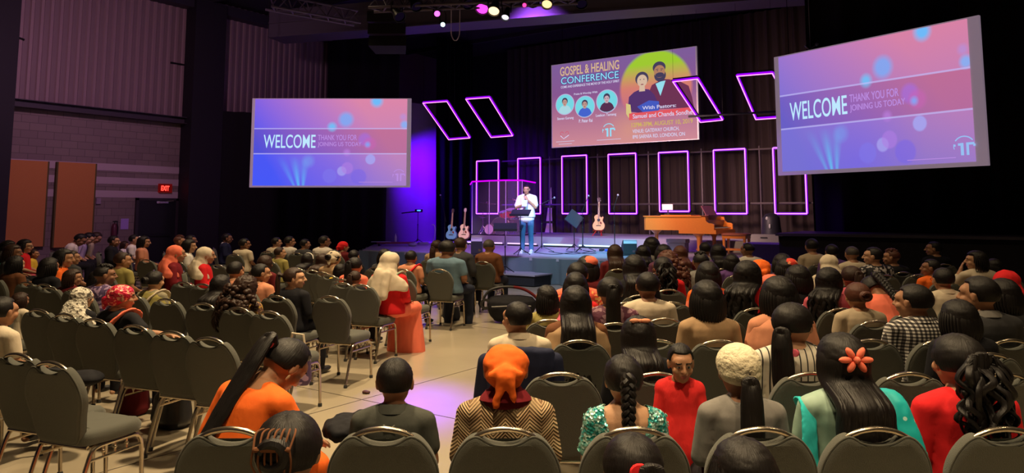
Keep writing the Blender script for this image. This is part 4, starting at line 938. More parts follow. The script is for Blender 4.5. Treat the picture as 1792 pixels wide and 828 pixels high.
MB().rings([[(-pw(0), 0, pz(360)), (pw(6), 0, pz(360)), (pw(6), .04, pz(360)), (-pw(0), .04, pz(360))], [(pw(4.6), 0, pz(328)), (pw(5.2), 0, pz(328)), (pw(5.2), .04, pz(328)), (pw(4.6), .04, pz(328))]]).build('top_panel', MC['panel_pale'], ob, smooth=False)
MB().box((0, .03, pz(389)), (pw(18), .05, .06)).box((0, .03, pz(362)), (pw(16), .05, .05)).tube([(pw(7), .05, 0), (pw(6), .05, pz(330))], .015).build('cross_bars', M['black_metal'], ob)
# things on the left end of the stage
A = at_z(690, 431, STG)
ks = thing('keyboard', 'flat keyboard with reddish top lying at the left stage end', 'keyboard', (A.x, A.y, STG), YAW)
MB().box((0, .25, .10), (1.15, .35, .05)).build('body', mat('keys_red', (.30, .05, .06), .4), ks, smooth=False); MB().box((-.5, .2, .04), (.05, .3, .08)).box((.5, .2, .04), (.05, .3, .08)).build('foot', M['black_metal'], ks, smooth=False)
MB().box((-.45, .15, .135), (.6, .2, .02)).build('white_edge', mat('edge_white', (.6, .5, .7), .5), ks, smooth=False)
A = at_depth(692, 428, Yd(Vector((ks.location.x, ks.location.y, 0)))+.3)
bo = thing('water_bottle', 'white water bottle standing on the keyboard', 'bottle', (A.x, A.y, STG+.125))
MB().lathe([(0, 0), (.035, 0), (.038, .02), (.038, .15), (.03, .19), (.014, .22), (.014, .25), (0, .25)], 16).build('bottle', mat('bottle_white', (.75, .7, .85), .3), bo); MB().lathe([(0, .25), (.017, .25), (.017, .275), (0, .275)], 12).build('cap', mat('cap_blue', (.3, .3, .6), .4), bo)
A = at_z(713, 428, STG)
sl_ = thing('blue_spot_stand', 'thin dark stand with a small glowing blue lamp on the purple wing', 'lamp stand', (A.x, A.y+.5, STG)); hh_ = at_depth(712, 369, Yd(A)+.5).z-STG
tripod(sl_, hh_, .25, M['black_metal']); MB().box((.08, -.05, hh_), (.22, .14, .10)).build('lamp_head', M['black_metal'], sl_, smooth=False); 
for i in range(3): MB().ell((.10+i*.055, -.13, hh_+.01), (.022, .014, .022), 10, 8).build('blue_lens', emis('blue_lens', (.02, .10, 1), 9), sl_)
MB().tube([(-.05, 0, hh_-.02), (-.75, 0, hh_-.08)], .02).build('cross_bar', M['black_metal'], sl_)
A = at_z(757, 430, STG)
tag(MB().tube(smoothpath([rotv(-.05, 0, 0), rotv(.05, 0, .25), rotv(.08, 0, .5), rotv(.04, 0, .66), rotv(-.04, 0, .66)], 5), .012, 8).build('gooseneck_microphone', mat('goose', (.4, .35, .5), .4), loc=A), 'curved gooseneck microphone rising from the left stage floor', 'microphone')
for i, (px, py, lab) in enumerate(((722, 431, 'small violet-lit crumpled pouch right of the keyboard'), (740, 429, 'flat pale coiled cable left of the gooseneck microphone'))):
    A = at_z(px, py, STG)
    if i == 0: tag(MB().ell((0, 0, .05), (.16, .12, .06), 12, 8).ell((.08, 0, .08), (.08, .08, .05), 10, 8).build('pouch', mat('pouch', (.35, .3, .5), .5), loc=A), lab, 'pouch')
    else: tag(MB().tube([(.2*math.cos(a*.5), .14*math.sin(a*.5), .02+.002*a) for a in range(40)], .012, 6).build('cable_coil', mat('coil', (.4, .35, .5), .5), loc=A), lab, 'cable')
ca = MB()
for k in range(5):
    a = at_z(930+k*30, 442-k*1.0, STG); b_ = at_z(1010+k*24, 441, STG); c = at_z(970+k*30, 446-k*.6, STG)
    ca.tube([p+Vector((0, 0, .012)) for p in smoothpath([a, c, b_], 8)], .008, 6)
tag(ca.build('floor_cables', M['rubber']), 'thin black cables snaking over the stage deck behind the speaker', 'cables', kind='stuff')
A = at_a(1350, 396, 21.5)
bs = thing('covered_stand', 'dark draped stand with painted glints at the right back of the stage', 'stand', (A.x, 21.5, RIS)); MB().lathe([(0, 0), (.3, 0), (.26, .4), (.24, .62), (.15, .72), (0, .76)], 12).build('dark_cloth', mat('dark_cloth', (.02, .02, .03), .5, bump=.6, bscale=6), bs); MB().ell((-.05, -.24, .6), (.04, .02, .05), 10, 8).ell((.03, -.27, .38), (.03, .02, .07), 10, 8).build('painted_glints', mat('glint', (.5, .5, .5), .3), bs)  # pale blobs modelled on the cloth to stand for glints
A = at_z(1340, 415, RIS-.1)
wt = thing('keyboard_case', 'slim violet-lit box on the riser right of the bench', 'box', (at_a(1340, 411, 20.5).x, 20.5, RIS)); MB().box((0, 0, .07), (.7, .3, .14)).build('case', mat('case_violet', (.20, .16, .30), .5), wt, smooth=False)
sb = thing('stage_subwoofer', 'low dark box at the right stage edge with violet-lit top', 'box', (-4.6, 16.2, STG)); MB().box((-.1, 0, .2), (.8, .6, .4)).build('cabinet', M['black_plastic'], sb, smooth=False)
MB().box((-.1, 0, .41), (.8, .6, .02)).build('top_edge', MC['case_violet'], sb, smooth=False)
spot('right_violet_beam', (-7.5, 13.0, 7.0), (-4.6, 16.4, .9), 900, (.30, .04, 1), 34, .7)
# ================================================================== CHAIRS
def offset_ring(pts, d):
    n = len(pts); out = []
    for i in range(n):
        a, b_ = Vector(pts[i-1]), Vector(pts[(i+1) % n]); t = (b_-a).normalized(); out.append(Vector(pts[i])+Vector((-t.y, t.x))*d)
    return out
CH = {}
def chair_meshes():
    half = [(.0, .0), (.09, .0), (.142, .012), (.168, .06), (.188, .15), (.208, .22), (.214, .265), (.208, .310), (.193, .352), (.170, .390), (.143, .419), (.115, .432), (.093, .426), (.066, .409), (.034, .398), (0, .395)]
    out = half+[(-x, z) for x, z in reversed(half[1:-1])]
    out = [(p.x, p.y) for p in smoothpath([(x, z, 0) for x, z in out], 4, True)]
    ccw = out
    t = R(12); 
    def tf(x, s, n): return (x, -.185-s*math.sin(t)+n*math.cos(t)-.10*max(0, s-.25)**2, .42+s*math.cos(t)+n*math.sin(t))
    rg = []
    for n, d in ((-.030, .030), (-.030, .014), (-.024, .004), (-.012, 0), (.012, 0), (.028, .004), (.036, .016), (.040, .035)):
        rg.append([tf(p.x, p.y, n) for p in offset_ring(ccw, d)])
    CH['backrest'] = MB().rings(rg).mesh('chair_backrest', M['chair_fabric'])
    pip = offset_ring(ccw, -.001)
    CH['piping'] = MB().tube([tf(p.x, p.y, -.018) for p in pip], .0045, 6, closed=True).mesh('chair_piping', M['chair_fabric'])
    arc = smoothpath([(-.122, .424), (-.10, .441), (-.06, .461), (0, .470), (.06, .461), (.10, .441), (.122, .424)] and [Vector((-.116, .420, 0)), Vector((-.092, .437, 0)), Vector((-.055, .451, 0)), Vector((0, .458, 0)), Vector((.055, .451, 0)), Vector((.092, .437, 0)), Vector((.116, .420, 0))], 5)
    CH['handle'] = MB().tube([tf(p.x, p.y, -.002) for p in arc], .0125, 10, flat=.9).mesh('chair_handle', M['chair_metal'])
    seat = [(0, .215), (.11, .213), (.175, .195), (.205, .145), (.212, .05), (.205, -.08), (.19, -.16), (.15, -.195), (0, -.2)]
    so = seat+[(-x, y) for x, y in reversed(seat[1:-1])]; so = [(p.x, p.y) for p in smoothpath([(x, y, 0) for x, y in so], 3, True)][::-1]
    rg = []
    for z, d in ((.405, .03), (.405, .008), (.412, 0), (.440, -.003), (.462, 0), (.476, .010), (.484, .030), (.489, .07)):
        rg.append([(p.x, p.y, z-(.012 if p.y > .17 and z > .46 else 0)) for p in offset_ring(so, d)])
    CH['seat'] = MB().rings(rg).mesh('chair_seat', M['chair_fabric'])
    CH['seat_pan'] = MB().box((0, 0, .398), (.34, .34, .014)).tube([(-.18, -.17, .395), (.18, -.17, .395)], .011).tube([(-.18, .13, .395), (.18, .13, .395)], .011).mesh('chair_seat_pan', M['chair_metal'])
    for sx, nm in ((-1, 'l'), (1, 'r')):
        x = sx*.195
        f = smoothpath([(x, .205, .012), (x, .195, .20), (x*.99, .185, .33), (x*.98, .155, .383), (x*.97, .10, .392)], 4)
        b_ = smoothpath([(x, -.275, .012), (x, -.225, .18), (x, -.175, .33), (x*.99, -.145, .380), (x*.97, -.09, .392)], 4)
        CH['leg_f'+nm] = MB().tube(f, .0125, 8).mesh('chair_front_leg', M['chair_metal']); CH['leg_b'+nm] = MB().tube(b_, .0125, 8).mesh('chair_rear_leg', M['chair_metal'])
        r_ = MB().tube([(x*.97, -.10, .392), (x*.97, .11, .392)], .0125, 8).tube([(x, -.18, .325), (x, .186, .325)], .008, 6)
        for y in (-.08, 0, .08): r_.tube([(x, y, .325), (x*.98, y, .39)], .006, 6).ell((x*.99, y, .358), .012, 8, 6)
        CH['rail_'+nm] = r_.mesh('chair_side_rail', M['chair_metal'])
    CH['foot'] = MB().lathe([(0, 0), (.018, 0), (.018, .022), (.013, .03), (0, .03)], 10).mesh('chair_foot', M['rubber'])
chair_meshes()
CHN = [0]
def make_chair(loc, rz, label, group='grey banquet chairs', s=1.0):
    t = thing('banquet_chair', label, 'chair', (loc[0], loc[1], 0), rz, group, s); CHN[0] += 1
    for k in ('seat', 'seat_pan', 'handle'): inst(k, CH[k], t)
    bk = inst('backrest', CH['backrest'], t); inst('piping', CH['piping'], bk)
    for nm, sx in (('l', -1), ('r', 1)):
        for fb, y in (('f', .205), ('b', -.275)):
            l = inst('leg', CH['leg_'+fb+nm], t); inst('rubber_foot', CH['foot'], l, loc=(sx*.195, y, 0))
        inst('side_rail', CH['rail_'+nm], t)
    return t

# ================================================================== PEOPLE
PIV = Vector((0, -.035, 1.06))            # base of the neck, seated
HC = Vector((0, -.005, 1.190)); BIG = Vector((1.24, 1.18, 1.25)); WR = 1.165           # centre of the face
def hand(mb, w, d, pn, curl=.35, sgn=1, s=1.0):
    # w wrist, d pointing direction, pn palm normal; five separate fingers
    w = Vector(w); d = Vector(d).normalized(); pn = Vector(pn); pn = (pn-d*pn.dot(d)).normalized(); sd = d.cross(pn)*sgn
    pc_ = w+d*.045*s
    mx = Matrix((sd, d, pn)).transposed()
    mb.ell(pc_, (.038*s, .050*s, .014*s), 14, 10, mx=mx); mb.cone(w-d*.01, w+d*.03*s, .024*s, .024*s)
    for i, (off, ln) in enumerate(((-.030, .062), (-.010, .074), (.010, .070), (.029, .055))):
        a = pc_+d*.038*s+sd*off*s; dd = (d+pn*curl*.5+sd*off*2).normalized(); b_ = a+dd*ln*.55*s; d2 = (d+pn*curl*2.2+sd*off*2).normalized(); c = b_+d2*ln*.5*s
        mb.cone(a-dd*.01, b_, .0092*s, .0085*s, 8); mb.cone(b_, c, .0085*s, .0068*s, 8)
    a = w+d*.018*s-sd*.026*s; b_ = a+(d*.6-sd*.8+pn*.3).normalized()*.035*s; c = b_+(d*.95-sd*.2+pn*.4).normalized()*.03*s
    mb.cone(a, b_, .012*s, .010*s, 8); mb.cone(b_, c, .010*s, .008*s, 8)
def head_prims(mb, mx, fem=False, big=None):
    big = BIG if big is None else Vector((big,)*3) if isinstance(big, (int, float)) else big
    def V_(c): return HC+Vector((c[0]*big.x, c[1]*big.y, c[2]*big.z))
    def E_(c, r): mb.ell(mx @ V_(c), (r[0]*big.x, r[1]*big.y, r[2]*big.z), 20, 14, mx=mx.to_3x3())
    E_((0, -.012, .022), (.074, .092, .086)); E_((0, .022, -.035), (.060, .066, .066)); E_((0, .062, -.082), (.024, .020, .020)); E_((0, .035, -.075), (.045, .045, .030))
    E_((0, .050, .030), (.062, .042, .042)); E_((0, .072, .034), (.045, .018, .012))
    for s in (-1, 1):
        E_((s*.038, .058, -.024), (.026, .026, .026)); E_((s*.031, .076, .008), (.0145, .013, .0125)); E_((s*.077, -.004, -.006), (.010, .018, .031)); E_((s*.082, -.010, .008), (.006, .014, .016))
        E_((s*.031, .082, .028), (.020, .009, .005)); E_((s*.012, .100, -.020), (.009, .009, .008))
    mb.cone(mx @ V_((0, .088, .018)), mx @ V_((0, .108, -.018)), .009*big.x, .0135*big.x, 10)
    E_((0, .088, -.046), (.025, .010, .0065)); E_((0, .086, -.057), (.021, .010, .0075))
    mb.cone(mx @ (PIV+Vector((0, -.005, -.03))), mx @ (HC+Vector((0, -.02, -.05))), .056, .052, 16)
def torso_rings(mb, mx, infl=0, z0=.50, z1=1.10, waist=0, fem=False):
    prof = [(.50, .165, .120, .0), (.56, .165, .125, .0), (.64, .150, .115, -.005), (.72, .140, .105, -.012), (.82, .150, .110, -.02), (.92, .160, .112, -.03), (.98, .160, .100, -.035), (1.02, .132, .082, -.037), (1.05, .095, .066, -.036), (1.08, .066, .056, -.034), (1.11, .055, .052, -.032)]
    rg = []
    for z, rx, ry, y in prof:
        if z < z0-1e-6 or z > z1+1e-6: continue
        e = infl+(waist if z < .8 else 0)
        rg.append([mx @ Vector(((rx+e)*math.copysign(abs(math.cos(a))**.85, math.cos(a)), y+(ry+e)*math.copysign(abs(math.sin(a))**.9, math.sin(a)), z)) for a in [2*math.pi*j/24 for j in range(24)]])
    mb.rings(rg)
    # shoulder masses
    for s in (-1, 1): mb.cone(mx @ Vector((s*.06, -.04, 1.02-.006)), mx @ Vector((s*.156, -.035, .975)), .050+infl, .056+infl, 14)
ARM0 = {s: (Vector((s*.170, -.035, .975)), Vector((s*.212, -.01, .735)), Vector((s*.125, .215, .645)), Vector((-s*.25, .9, -.12)), Vector((0, 0, -1))) for s in (-1, 1)}
LEG0 = {s: (Vector((s*.085, .0, .545)), Vector((s*.125, .415, .525)), Vector((s*.120, .40, -.05)), Vector((s*.14, .53, -.11))) for s in (-1, 1)}
def body_mesh(name, mt_, mh, arms=None, legs=None, voxel=.0085, lower=True, big=BIG):
    arms = arms or ARM0; legs = legs or LEG0; mb = MB(); torso_rings(mb, mt_)
    mb.ell((0, .0, .55), (.165, .125, .10), 20, 12); head_prims(mb, mh, big=big)
    for s in (-1, 1):
        sh, el, wr, hd, pn_ = arms[s]; sh, el, wr = mt_ @ sh, mt_ @ el, mt_ @ wr; hd = mt_.to_3x3() @ hd; pn_ = mt_.to_3x3() @ pn_
        mb.cone(sh, el, .050, .039, 14); mb.cone(el, el.lerp(wr, .35), .039, .040, 12); mb.cone(el.lerp(wr, .35), wr, .040, .025, 12); hand(mb, wr, hd, pn_, .35, s)
        if lower:
            h, k, a, f = legs[s]; mb.cone(h, k, .086, .060, 16); mb.cone(k, k.lerp(a, .35), .058, .056, 14); mb.cone(k.lerp(a, .35), a, .056, .036, 14)
            mb.cone(a+Vector((0, -.03, -.05)), f, .035, .030, 12); mb.ell(a+(f-a)*.55+Vector((0, 0, -.015)), (.042, .10, .034), 12, 8)
    me = blob(mb, voxel, 5, name=name)
    for k in (SK[1], M['eye_white'], M['iris'], M['lips'], M['brow']): me.materials.append(k)
    inv = mh.inverted(); idx = [0]*len(me.polygons)
    for p in me.polygons:
        c = (inv @ p.center)-HC
        c = Vector((c.x/big.x, c.y/big.y, c.z/big.z))
        if c.length < .14 and c.y > .05:
            for s in (-1, 1):
                e = c-Vector((s*.031, .082, .007))
                if abs(e.x) < .0125 and abs(e.z) < .0058 and c.y > .080: idx[p.index] = 2 if abs(e.x) < .0055 else 1
                if abs(c.x-s*.031) < .019 and abs(c.z-.029+abs(c.x-s*.031)*.12) < .0045 and c.y > .07: idx[p.index] = 4
            if abs(c.x) < .023 and -.066 < c.z < -.042 and c.y > .084: idx[p.index] = 3
    me.polygons.foreach_set('material_index', idx); return me
def shirt_mesh(name, mt_, arms=None, sleeve=1.0, infl=.014, waist=.012, z1=1.06, tail=None, voxel=.011, amp=.005):
    arms = arms or ARM0; mb = MB(); torso_rings(mb, mt_, infl, .50, z1, waist)
    for s in (-1, 1):
        sh, el, wr = [mt_ @ v for v in arms[s][:3]]
        if sleeve <= 1: e = sh.lerp(el, sleeve); mb.cone(sh, e, .058+infl*.5, .047+infl, 14)
        else: mb.cone(sh, el, .058+infl*.5, .045+infl*.8, 14); mb.cone(el, el.lerp(wr, sleeve-1), .045+infl*.8, .033+infl*.6, 14)
    if tail: mb.ell((0, .02, .55), (.19, .17, .10), 18, 12)
    return blob(mb, voxel, 6, amp, (7, 7, 5), name)
I4 = Matrix.Identity(4)
def about(p, m3): return Matrix.Translation(p) @ m3.to_4x4() @ Matrix.Translation(-Vector(p))
HIP = Vector((0, 0, .55))
LEAN = about(HIP, Matrix.Rotation(R(-16), 3, 'X')); LEAN2 = about(HIP, Matrix.Rotation(R(-30), 3, 'X'))
def hrot(yaw=0, pitch=0, roll=0): return about(PIV, (Matrix.Rotation(R(yaw), 3, 'Z') @ Matrix.Rotation(R(-pitch), 3, 'X') @ Matrix.Rotation(R(roll), 3, 'Y')))
POSE = {'u': (I4, hrot(0, 4)), 'l': (I4, hrot(38, 2)), 'r': (I4, hrot(-38, 2)), 'p': (I4, hrot(-62, 0)), 'q': (I4, hrot(62, 0)), 'b': (LEAN, LEAN @ hrot(0, 22)), 'd': (LEAN2, LEAN2 @ hrot(0, 30))}
BODY = {k: body_mesh('seated_body_'+k, a, b_) for k, (a, b_) in POSE.items()}
SHIRT = {}
def get_shirt(tk, sl, mt_):
    key = (tk, sl)
    if key not in SHIRT: SHIRT[key] = shirt_mesh('shirt', mt_, sleeve={'s': .62, 'l': 1.92, 'j': 1.98, 't': .25}[sl], infl=.026 if sl == 'j' else .014)
    return SHIRT[key]
def trousers():
    mb = MB(); mb.ell((0, .0, .55), (.178, .138, .105), 20, 12)
    for s in (-1, 1):
        h, k, a, f = LEG0[s]; mb.cone(h, k, .098, .074, 16); mb.cone(k, a+Vector((0, 0, -.01)), .072, .056, 14)
    return blob(mb, .012, 6, .006, (8, 8, 8), 'trousers')
def skirt_():
    mb = MB(); mb.ell((0, .0, .55), (.185, .145, .105), 20, 12)
    for s in (-1, 1): mb.cone(LEG0[s][0], LEG0[s][1], .105, .085, 16)
    mb.cone((0, .1, .53), (0, .40, .52), .10, .09); mb.rings([[(.20*math.cos(a), .40+.10*math.sin(a), .50) for a in [2*math.pi*j/20 for j in range(20)]], [(.26*math.cos(a), .42+.16*math.sin(a), -.10) for a in [2*math.pi*j/20 for j in range(20)]]])
    return blob(mb, .014, 6, .012, (11, 11, 2), 'skirt')
TROU, SKIRT = trousers(), skirt_()
def shoes_mesh():
    out = []
    for s in (-1, 1):
        mb = MB(); a, f = LEG0[s][2], LEG0[s][3]; mb.ell((a.x+s*.01, .475, -.105), (.048, .125, .042), 16, 10); mb.ell((a.x, .405, -.08), (.044, .055, .055), 12, 8)
        out.append(blob(mb, .010, 3, 0, name='shoe'))
    return out
SHOE = shoes_mesh()

# ---- hair, in coordinates relative to the neck pivot
HCp = HC-PIV
def ss(a, b_, x): t = max(0, min(1, (x-a)/(b_-a))); return t*t*(3-2*t)
def cap(mb, thick=.016, fringe=.52, nape=-.55, side=-.15, seed=0, rough=.003, crown=0.0, fcov=.28):
    c = HCp+Vector((0, -.012, .022)); base = Vector((.074, .092, .086)); n, k = 44, 30; rg = []
    for i in range(k+1):
        th = math.pi*(.001+.86*i/k); ring = []
        for j in range(n):
            ph = 2*math.pi*j/n; d = Vector((math.sin(th)*math.cos(ph), math.sin(th)*math.sin(ph), math.cos(th)))
            f = d.y                                   # towards the face
            low = nape if f < -.15 else nape+(side-nape)*ss(-.15, .1, f)
            cover = ss(low-.10, low+.04, d.z)
            if f > .05: cover *= 1-ss(fcov, fcov+.22, f)*(1-ss(fringe-.08, fringe+.10, d.z))
            t = -.016+(thick+.016)*cover
            t += cover*(rough*noise.noise(d*9+Vector((seed, 0, 0)))+rough*1.3*noise.noise(Vector((d.x*26, d.y*26, d.z*5+seed)))+crown*max(0, d.z)**2)
            ring.append(c+Vector((d.x*(base.x+t), d.y*(base.y+t), d.z*(base.z+t))))
        rg.append(ring)
    mb.rings(rg); return mb
def lock(mb, pts, w0, w1, n=8, flat=.55, seed=0):
    p = smoothpath(pts, 5); k = len(p); rr = []
    for i in range(k):
        t = i/(k-1); rr.append((w0+(w1-w0)*t)*(1 if t < .75 else 1-(t-.75)/.25*.75))
    mb.tube(p, rr, n, flat=flat)
def hair_mesh(kind):
    rnd = random.Random(sum(map(ord, kind))); mb = MB(); c = HCp; acc = MB(); am = None
    back = lambda x, z: -.11-.02*(1-min(1, abs(x)/.1))-(.012 if z < .0 else 0)
    if kind == 'short': cap(mb, .008, .60, -.62, .02, 1, .0015, .004)
    elif kind == 'crop': cap(mb, .005, .62, -.35, .05, 2, .001)
    elif kind == 'curlytop': 
        cap(mb, .008, .55, -.30, .05, 3, .002)
        for i in range(60):
            a, b_ = rnd.uniform(0, 6.28), rnd.uniform(0, .95); mb.ell(c+Vector((.062*b_*math.cos(a), -.01+.08*b_*math.sin(a), .022+.098*math.sqrt(1-.5*b_*b_))), rnd.uniform(.010, .018), 8, 6)
    elif kind in ('bob', 'band'):
        cap(mb, .020, .50, -.9, -.5, 4, .003)
        for i in range(22):
            a = R(200+140*i/21) if False else R(170+200*i/21); x, y = .088*math.cos(a), -.01+.100*math.sin(a)
            lock(mb, [c+Vector((x*.8, y*.8, .06)), c+Vector((x*1.05, y*1.05, .0)), c+Vector((x*1.12, y*1.08, -.06)), c+Vector((x*1.0, y*1.0, -.125-.01*rnd.random()))], .018, .012)
    elif kind in ('long', 'longclip', 'curly', 'wavy'):
        big = kind == 'curly'; cap(mb, .018 if not big else .030, .50, -.9, -.45, 5, .003 if not big else .008)
        N = 34
        for i in range(N):
            u = (i+.5)/N; a = R(185+170*u); x, y = .084*math.cos(a), .096*math.sin(a); w_ = (1.25 if kind != 'curly' else 2.0); L_ = (-.46 if kind == 'longclip' else -.36 if kind == 'long' else -.34 if kind == 'wavy' else -.24)+rnd.uniform(-.05, .03)
            wv = 0 if kind.startswith('long') else .014
            pts = [c+Vector((x*.7, y*.7, .085)), c+Vector((x*1.04, y*1.06-.004, .02)), c+Vector((x*1.05, y*1.06-.008, -.06))]
            for s in range(1, 8):
                t = s/7; pts.append(Vector((x*(1+(w_-1)*math.sin(t*2.4)), -.10-.05*abs(math.sin(a))*(1-t*.3)-.03+rnd.uniform(-.006, .006), (c.z-.06)*(1-t)+L_*t))+Vector((math.sin(t*14+i)*wv, math.cos(t*12+i*1.7)*wv*.7, 0)))
            lock(mb, pts, .020 if not big else .028, .012 if not big else .022, flat=.6)
        if big:
            for i in range(90):
                a = rnd.uniform(180, 360); z = rnd.uniform(-.22, .08); r_ = (.10+.09*(1-abs(z+.12)/.22)); mb.ell(Vector((r_*math.cos(R(a)), -.05+.9*r_*math.sin(R(a)), c.z+z-.04)), rnd.uniform(.016, .032), 8, 6)
    elif kind in ('pony', 'ponylow', 'ponycurly', 'ponyside', 'ponydown'):
        cap(mb, .014, .55, -.55, -.1, 6, .002)
        tz = {'pony': .035, 'ponylow': -.03, 'ponycurly': .015, 'ponyside': .03, 'ponydown': .03}[kind]; T0 = c+Vector((0 if kind != 'ponyside' else .03, -.118, tz)); L_ = {'pony': .36, 'ponylow': .34, 'ponycurly': .30, 'ponyside': .22, 'ponydown': .44}[kind]
        mb.ell(T0+Vector((0, .006, 0)), (.026, .02, .024), 12, 8)
        for i in range(18 if kind != 'ponycurly' else 26):
            a = 2*math.pi*i/18; r0 = .014; spread = .030 if kind != 'ponycurly' else .060; wv = .0 if kind != 'ponycurly' else .022
            pts = [T0+Vector((r0*math.cos(a), -.005, r0*math.sin(a))), T0+Vector((spread*.8*math.cos(a), -.045, .012+spread*.5*math.sin(a)))]
            for s in range(1, 7):
                t = s/6; pts.append(T0+Vector((spread*math.cos(a)*(1+.3*math.sin(t*3))+wv*math.sin(t*13+i), -.050+.02*t+spread*.5*math.sin(a)+wv*math.cos(t*11+i*2), -L_*t+rnd.uniform(-.015, .01))))
            if kind == 'ponydown': pts = pts[:2]+[Vector((p.x+(.0 if k_ < 1 else -.03*k_/6), p.y+.30*(T0.z-p.z), p.z)) for k_, p in enumerate(pts[2:])]
            lock(mb, pts, .016 if kind == 'ponydown' else .014, .010)
    elif kind in ('bun', 'clawbun'):
        cap(mb, .015, .55, -.6, -.1, 7, .002); B_ = c+Vector((0, -.115, .01 if kind == 'bun' else .03)); R0 = .036 if kind == 'bun' else .045
        for i in range(9):
            a0 = i*.7; mb.tube([B_+Vector((R0*.75*math.cos(a0+t*.45), -.012-.004*i, R0*.75*math.sin(a0+t*.45))) for t in range(9)], [.012+.006*math.sin(t/8*3.14) for t in range(9)], 8)
        mb.ell(B_+Vector((0, -.008, 0)), (R0, .032, R0), 16, 10)
    elif kind == 'braid':
        cap(mb, .015, .55, -.6, -.1, 8, .0025); T0 = c+Vector((0, -.118, .045)); n = 90
        for s in range(3):
            pts, rr = [], []
            for i in range(n):
                t = i/(n-1); ph = t*2*math.pi*4.6+s*2*math.pi/3; wid = .021*(1-.45*t)*min(1, .5+t*8)
                pts.append(T0+Vector((-.012*t+wid*math.sin(ph), -.028-.014*math.sin(2*ph)*(1-.4*t)-.012*math.sin(3.14*min(1, t*1.3)), -.44*t))); rr.append((.019-.009*t))
            mb.tube(pts, rr, 8)
        lock(mb, [T0+Vector((0, 0, -.42)), T0+Vector((-.012, -.03, -.46)), T0+Vector((-.012, -.02, -.52))], .010, .004)
    return mb.mesh('hair_'+kind, HM['k'])
HAIR = {}
def get_hair(k):
    if k not in HAIR: HAIR[k] = hair_mesh(k)
    return HAIR[k]
def scarf_mesh(kind):
    mb = MB(); c = HCp
    if kind in ('wrap', 'knot'):
        mb.ell(c+Vector((0, -.016, .030)), (.090, .108, .088), 24, 16); mb.ell(c+Vector((0, -.055, .0)), (.078, .070, .075), 20, 12)
        if kind == 'knot':
            for i in range(7): mb.cone(c+Vector((-.05+.017*i, -.13, .04-.012*abs(i-3))), c+Vector((.03-.01*i, -.145, .02)), .016, .014, 8)
            mb.ell(c+Vector((0, -.145, .015)), (.03, .022, .026), 12, 8); mb.cone(c+Vector((-.01, -.15, 0)), c+Vector((-.035, -.13, -.12)), .022, .014, 10); mb.cone(c+Vector((.015, -.15, 0)), c+Vector((.03, -.135, -.10)), .018, .014, 10)
        else: mb.cone(c+Vector((0, -.12, -.01)), c+Vector((.01, -.125, -.09)), .030, .016, 10)
        return blob(mb, .0085, 4, .006, (16, 16, 22), 'headscarf')
    if kind in ('drape', 'hood'):
        mb.ell(c+Vector((0, -.022, .026)), (.094, .106, .096), 24, 16)
        mb.ell(c+Vector((0, -.055, -.06)), (.100, .082, .10), 24, 16)
        mb.cone(c+Vector((0, -.06, -.08)), Vector((0, -.055, -.06)), .098, .112, 20); mb.rings([[Vector((rx*math.cos(a), y+ry*math.sin(a), z)) for a in [2*math.pi*j/24 for j in range(24)]] for z, rx, ry, y in ((.06, .10, .08, -.05), (.0, .13, .09, -.045), (-.06, .19, .11, -.02), (-.12, .215, .12, -.01), (-.17, .21, .125, -.005))])
        if kind == 'hood': mb.cone(Vector((-.03, -.12, .02)), Vector((-.06, -.16, -.30)), .05, .075, 16); mb.cone(Vector((.04, -.12, .0)), Vector((.04, -.155, -.22)), .05, .05, 16)
        return blob(mb, .010, 5, .009, (12, 12, 7), 'headscarf')
    if kind == 'knitcap':
        mb.ell(c+Vector((0, -.014, .036)), (.094, .110, .092), 28, 18); mb.ell(c+Vector((0, -.03, .0)), (.090, .090, .055), 24, 14)
        return blob(mb, .0075, 3, .002, (40, 40, 40), 'knit_cap')
    if kind == 'cap':
        mb.ell(c+Vector((0, -.014, .034)), (.086, .104, .088), 24, 16); mb.ell(c+Vector((.02, -.05, .06)), (.075, .07, .065), 16, 10); return blob(mb, .009, 3, .004, (14, 14, 14), 'head_cap')
SCARF = {}
def get_scarf(k):
    if k not in SCARF: SCARF[k] = scarf_mesh(k)
    return SCARF[k]
def collar_mesh():
    mb = MB(); rg = []
    for z, r0 in ((1.035, .078), (1.055, .072), (1.078, .066)):
        rg.append([Vector(((r0+.004)*math.cos(a), -.036+(r0+.004)*.92*math.sin(a), z+.012*(-math.sin(a)))) for a in [2*math.pi*j/28 for j in range(28)]])
    inner = [[Vector((v.x*.93, (v.y+.036)*.93-.036, v.z)) for v in r_] for r_ in reversed(rg)]
    fold = [[Vector(((r0)*math.cos(a), -.036+r0*.95*math.sin(a), z+.012*(-math.sin(a)))) for a in [2*math.pi*j/28 for j in range(28)]] for z, r0 in ((1.078, .074), (1.045, .094), (1.03, .100))]
    mb.rings([r_ for r_ in inner]+[rg[-1]]+fold+[rg[0]], cap=False, closed=True); return mb.mesh('collar', M['rubber'])
COLLAR = collar_mesh()
def shawl_mesh(kind='shawl'):
    mb = MB()
    rg = [[Vector((rx*math.cos(a), y+ry*math.sin(a), z)) for a in [2*math.pi*j/28 for j in range(28)]] for z, rx, ry, y in ((1.06, .085, .075, -.036), (1.03, .15, .105, -.036), (.97, .225, .135, -.035), (.85, .262, .160, -.02), (.72, .262, .175, -.01), (.62, .25, .18, 0))]
    mb.rings(rg); return blob(mb, .012, 4, .011, (9, 9, 4), 'shawl')
SHAWL = shawl_mesh()
def dupatta_mesh():
    mb = MB(); p = smoothpath([(.05, .14, .86), (.12, .08, 1.00), (.13, -.03, 1.045), (.10, -.13, .98), (.02, -.17, .86), (-.08, -.185, .74), (-.15, -.17, .62)], 6)
    mb.tube(p, [.055]*len(p), 12, flat=.35); return blob(mb, .010, 3, .006, (20, 20, 20), 'dupatta')
DUP = dupatta_mesh()
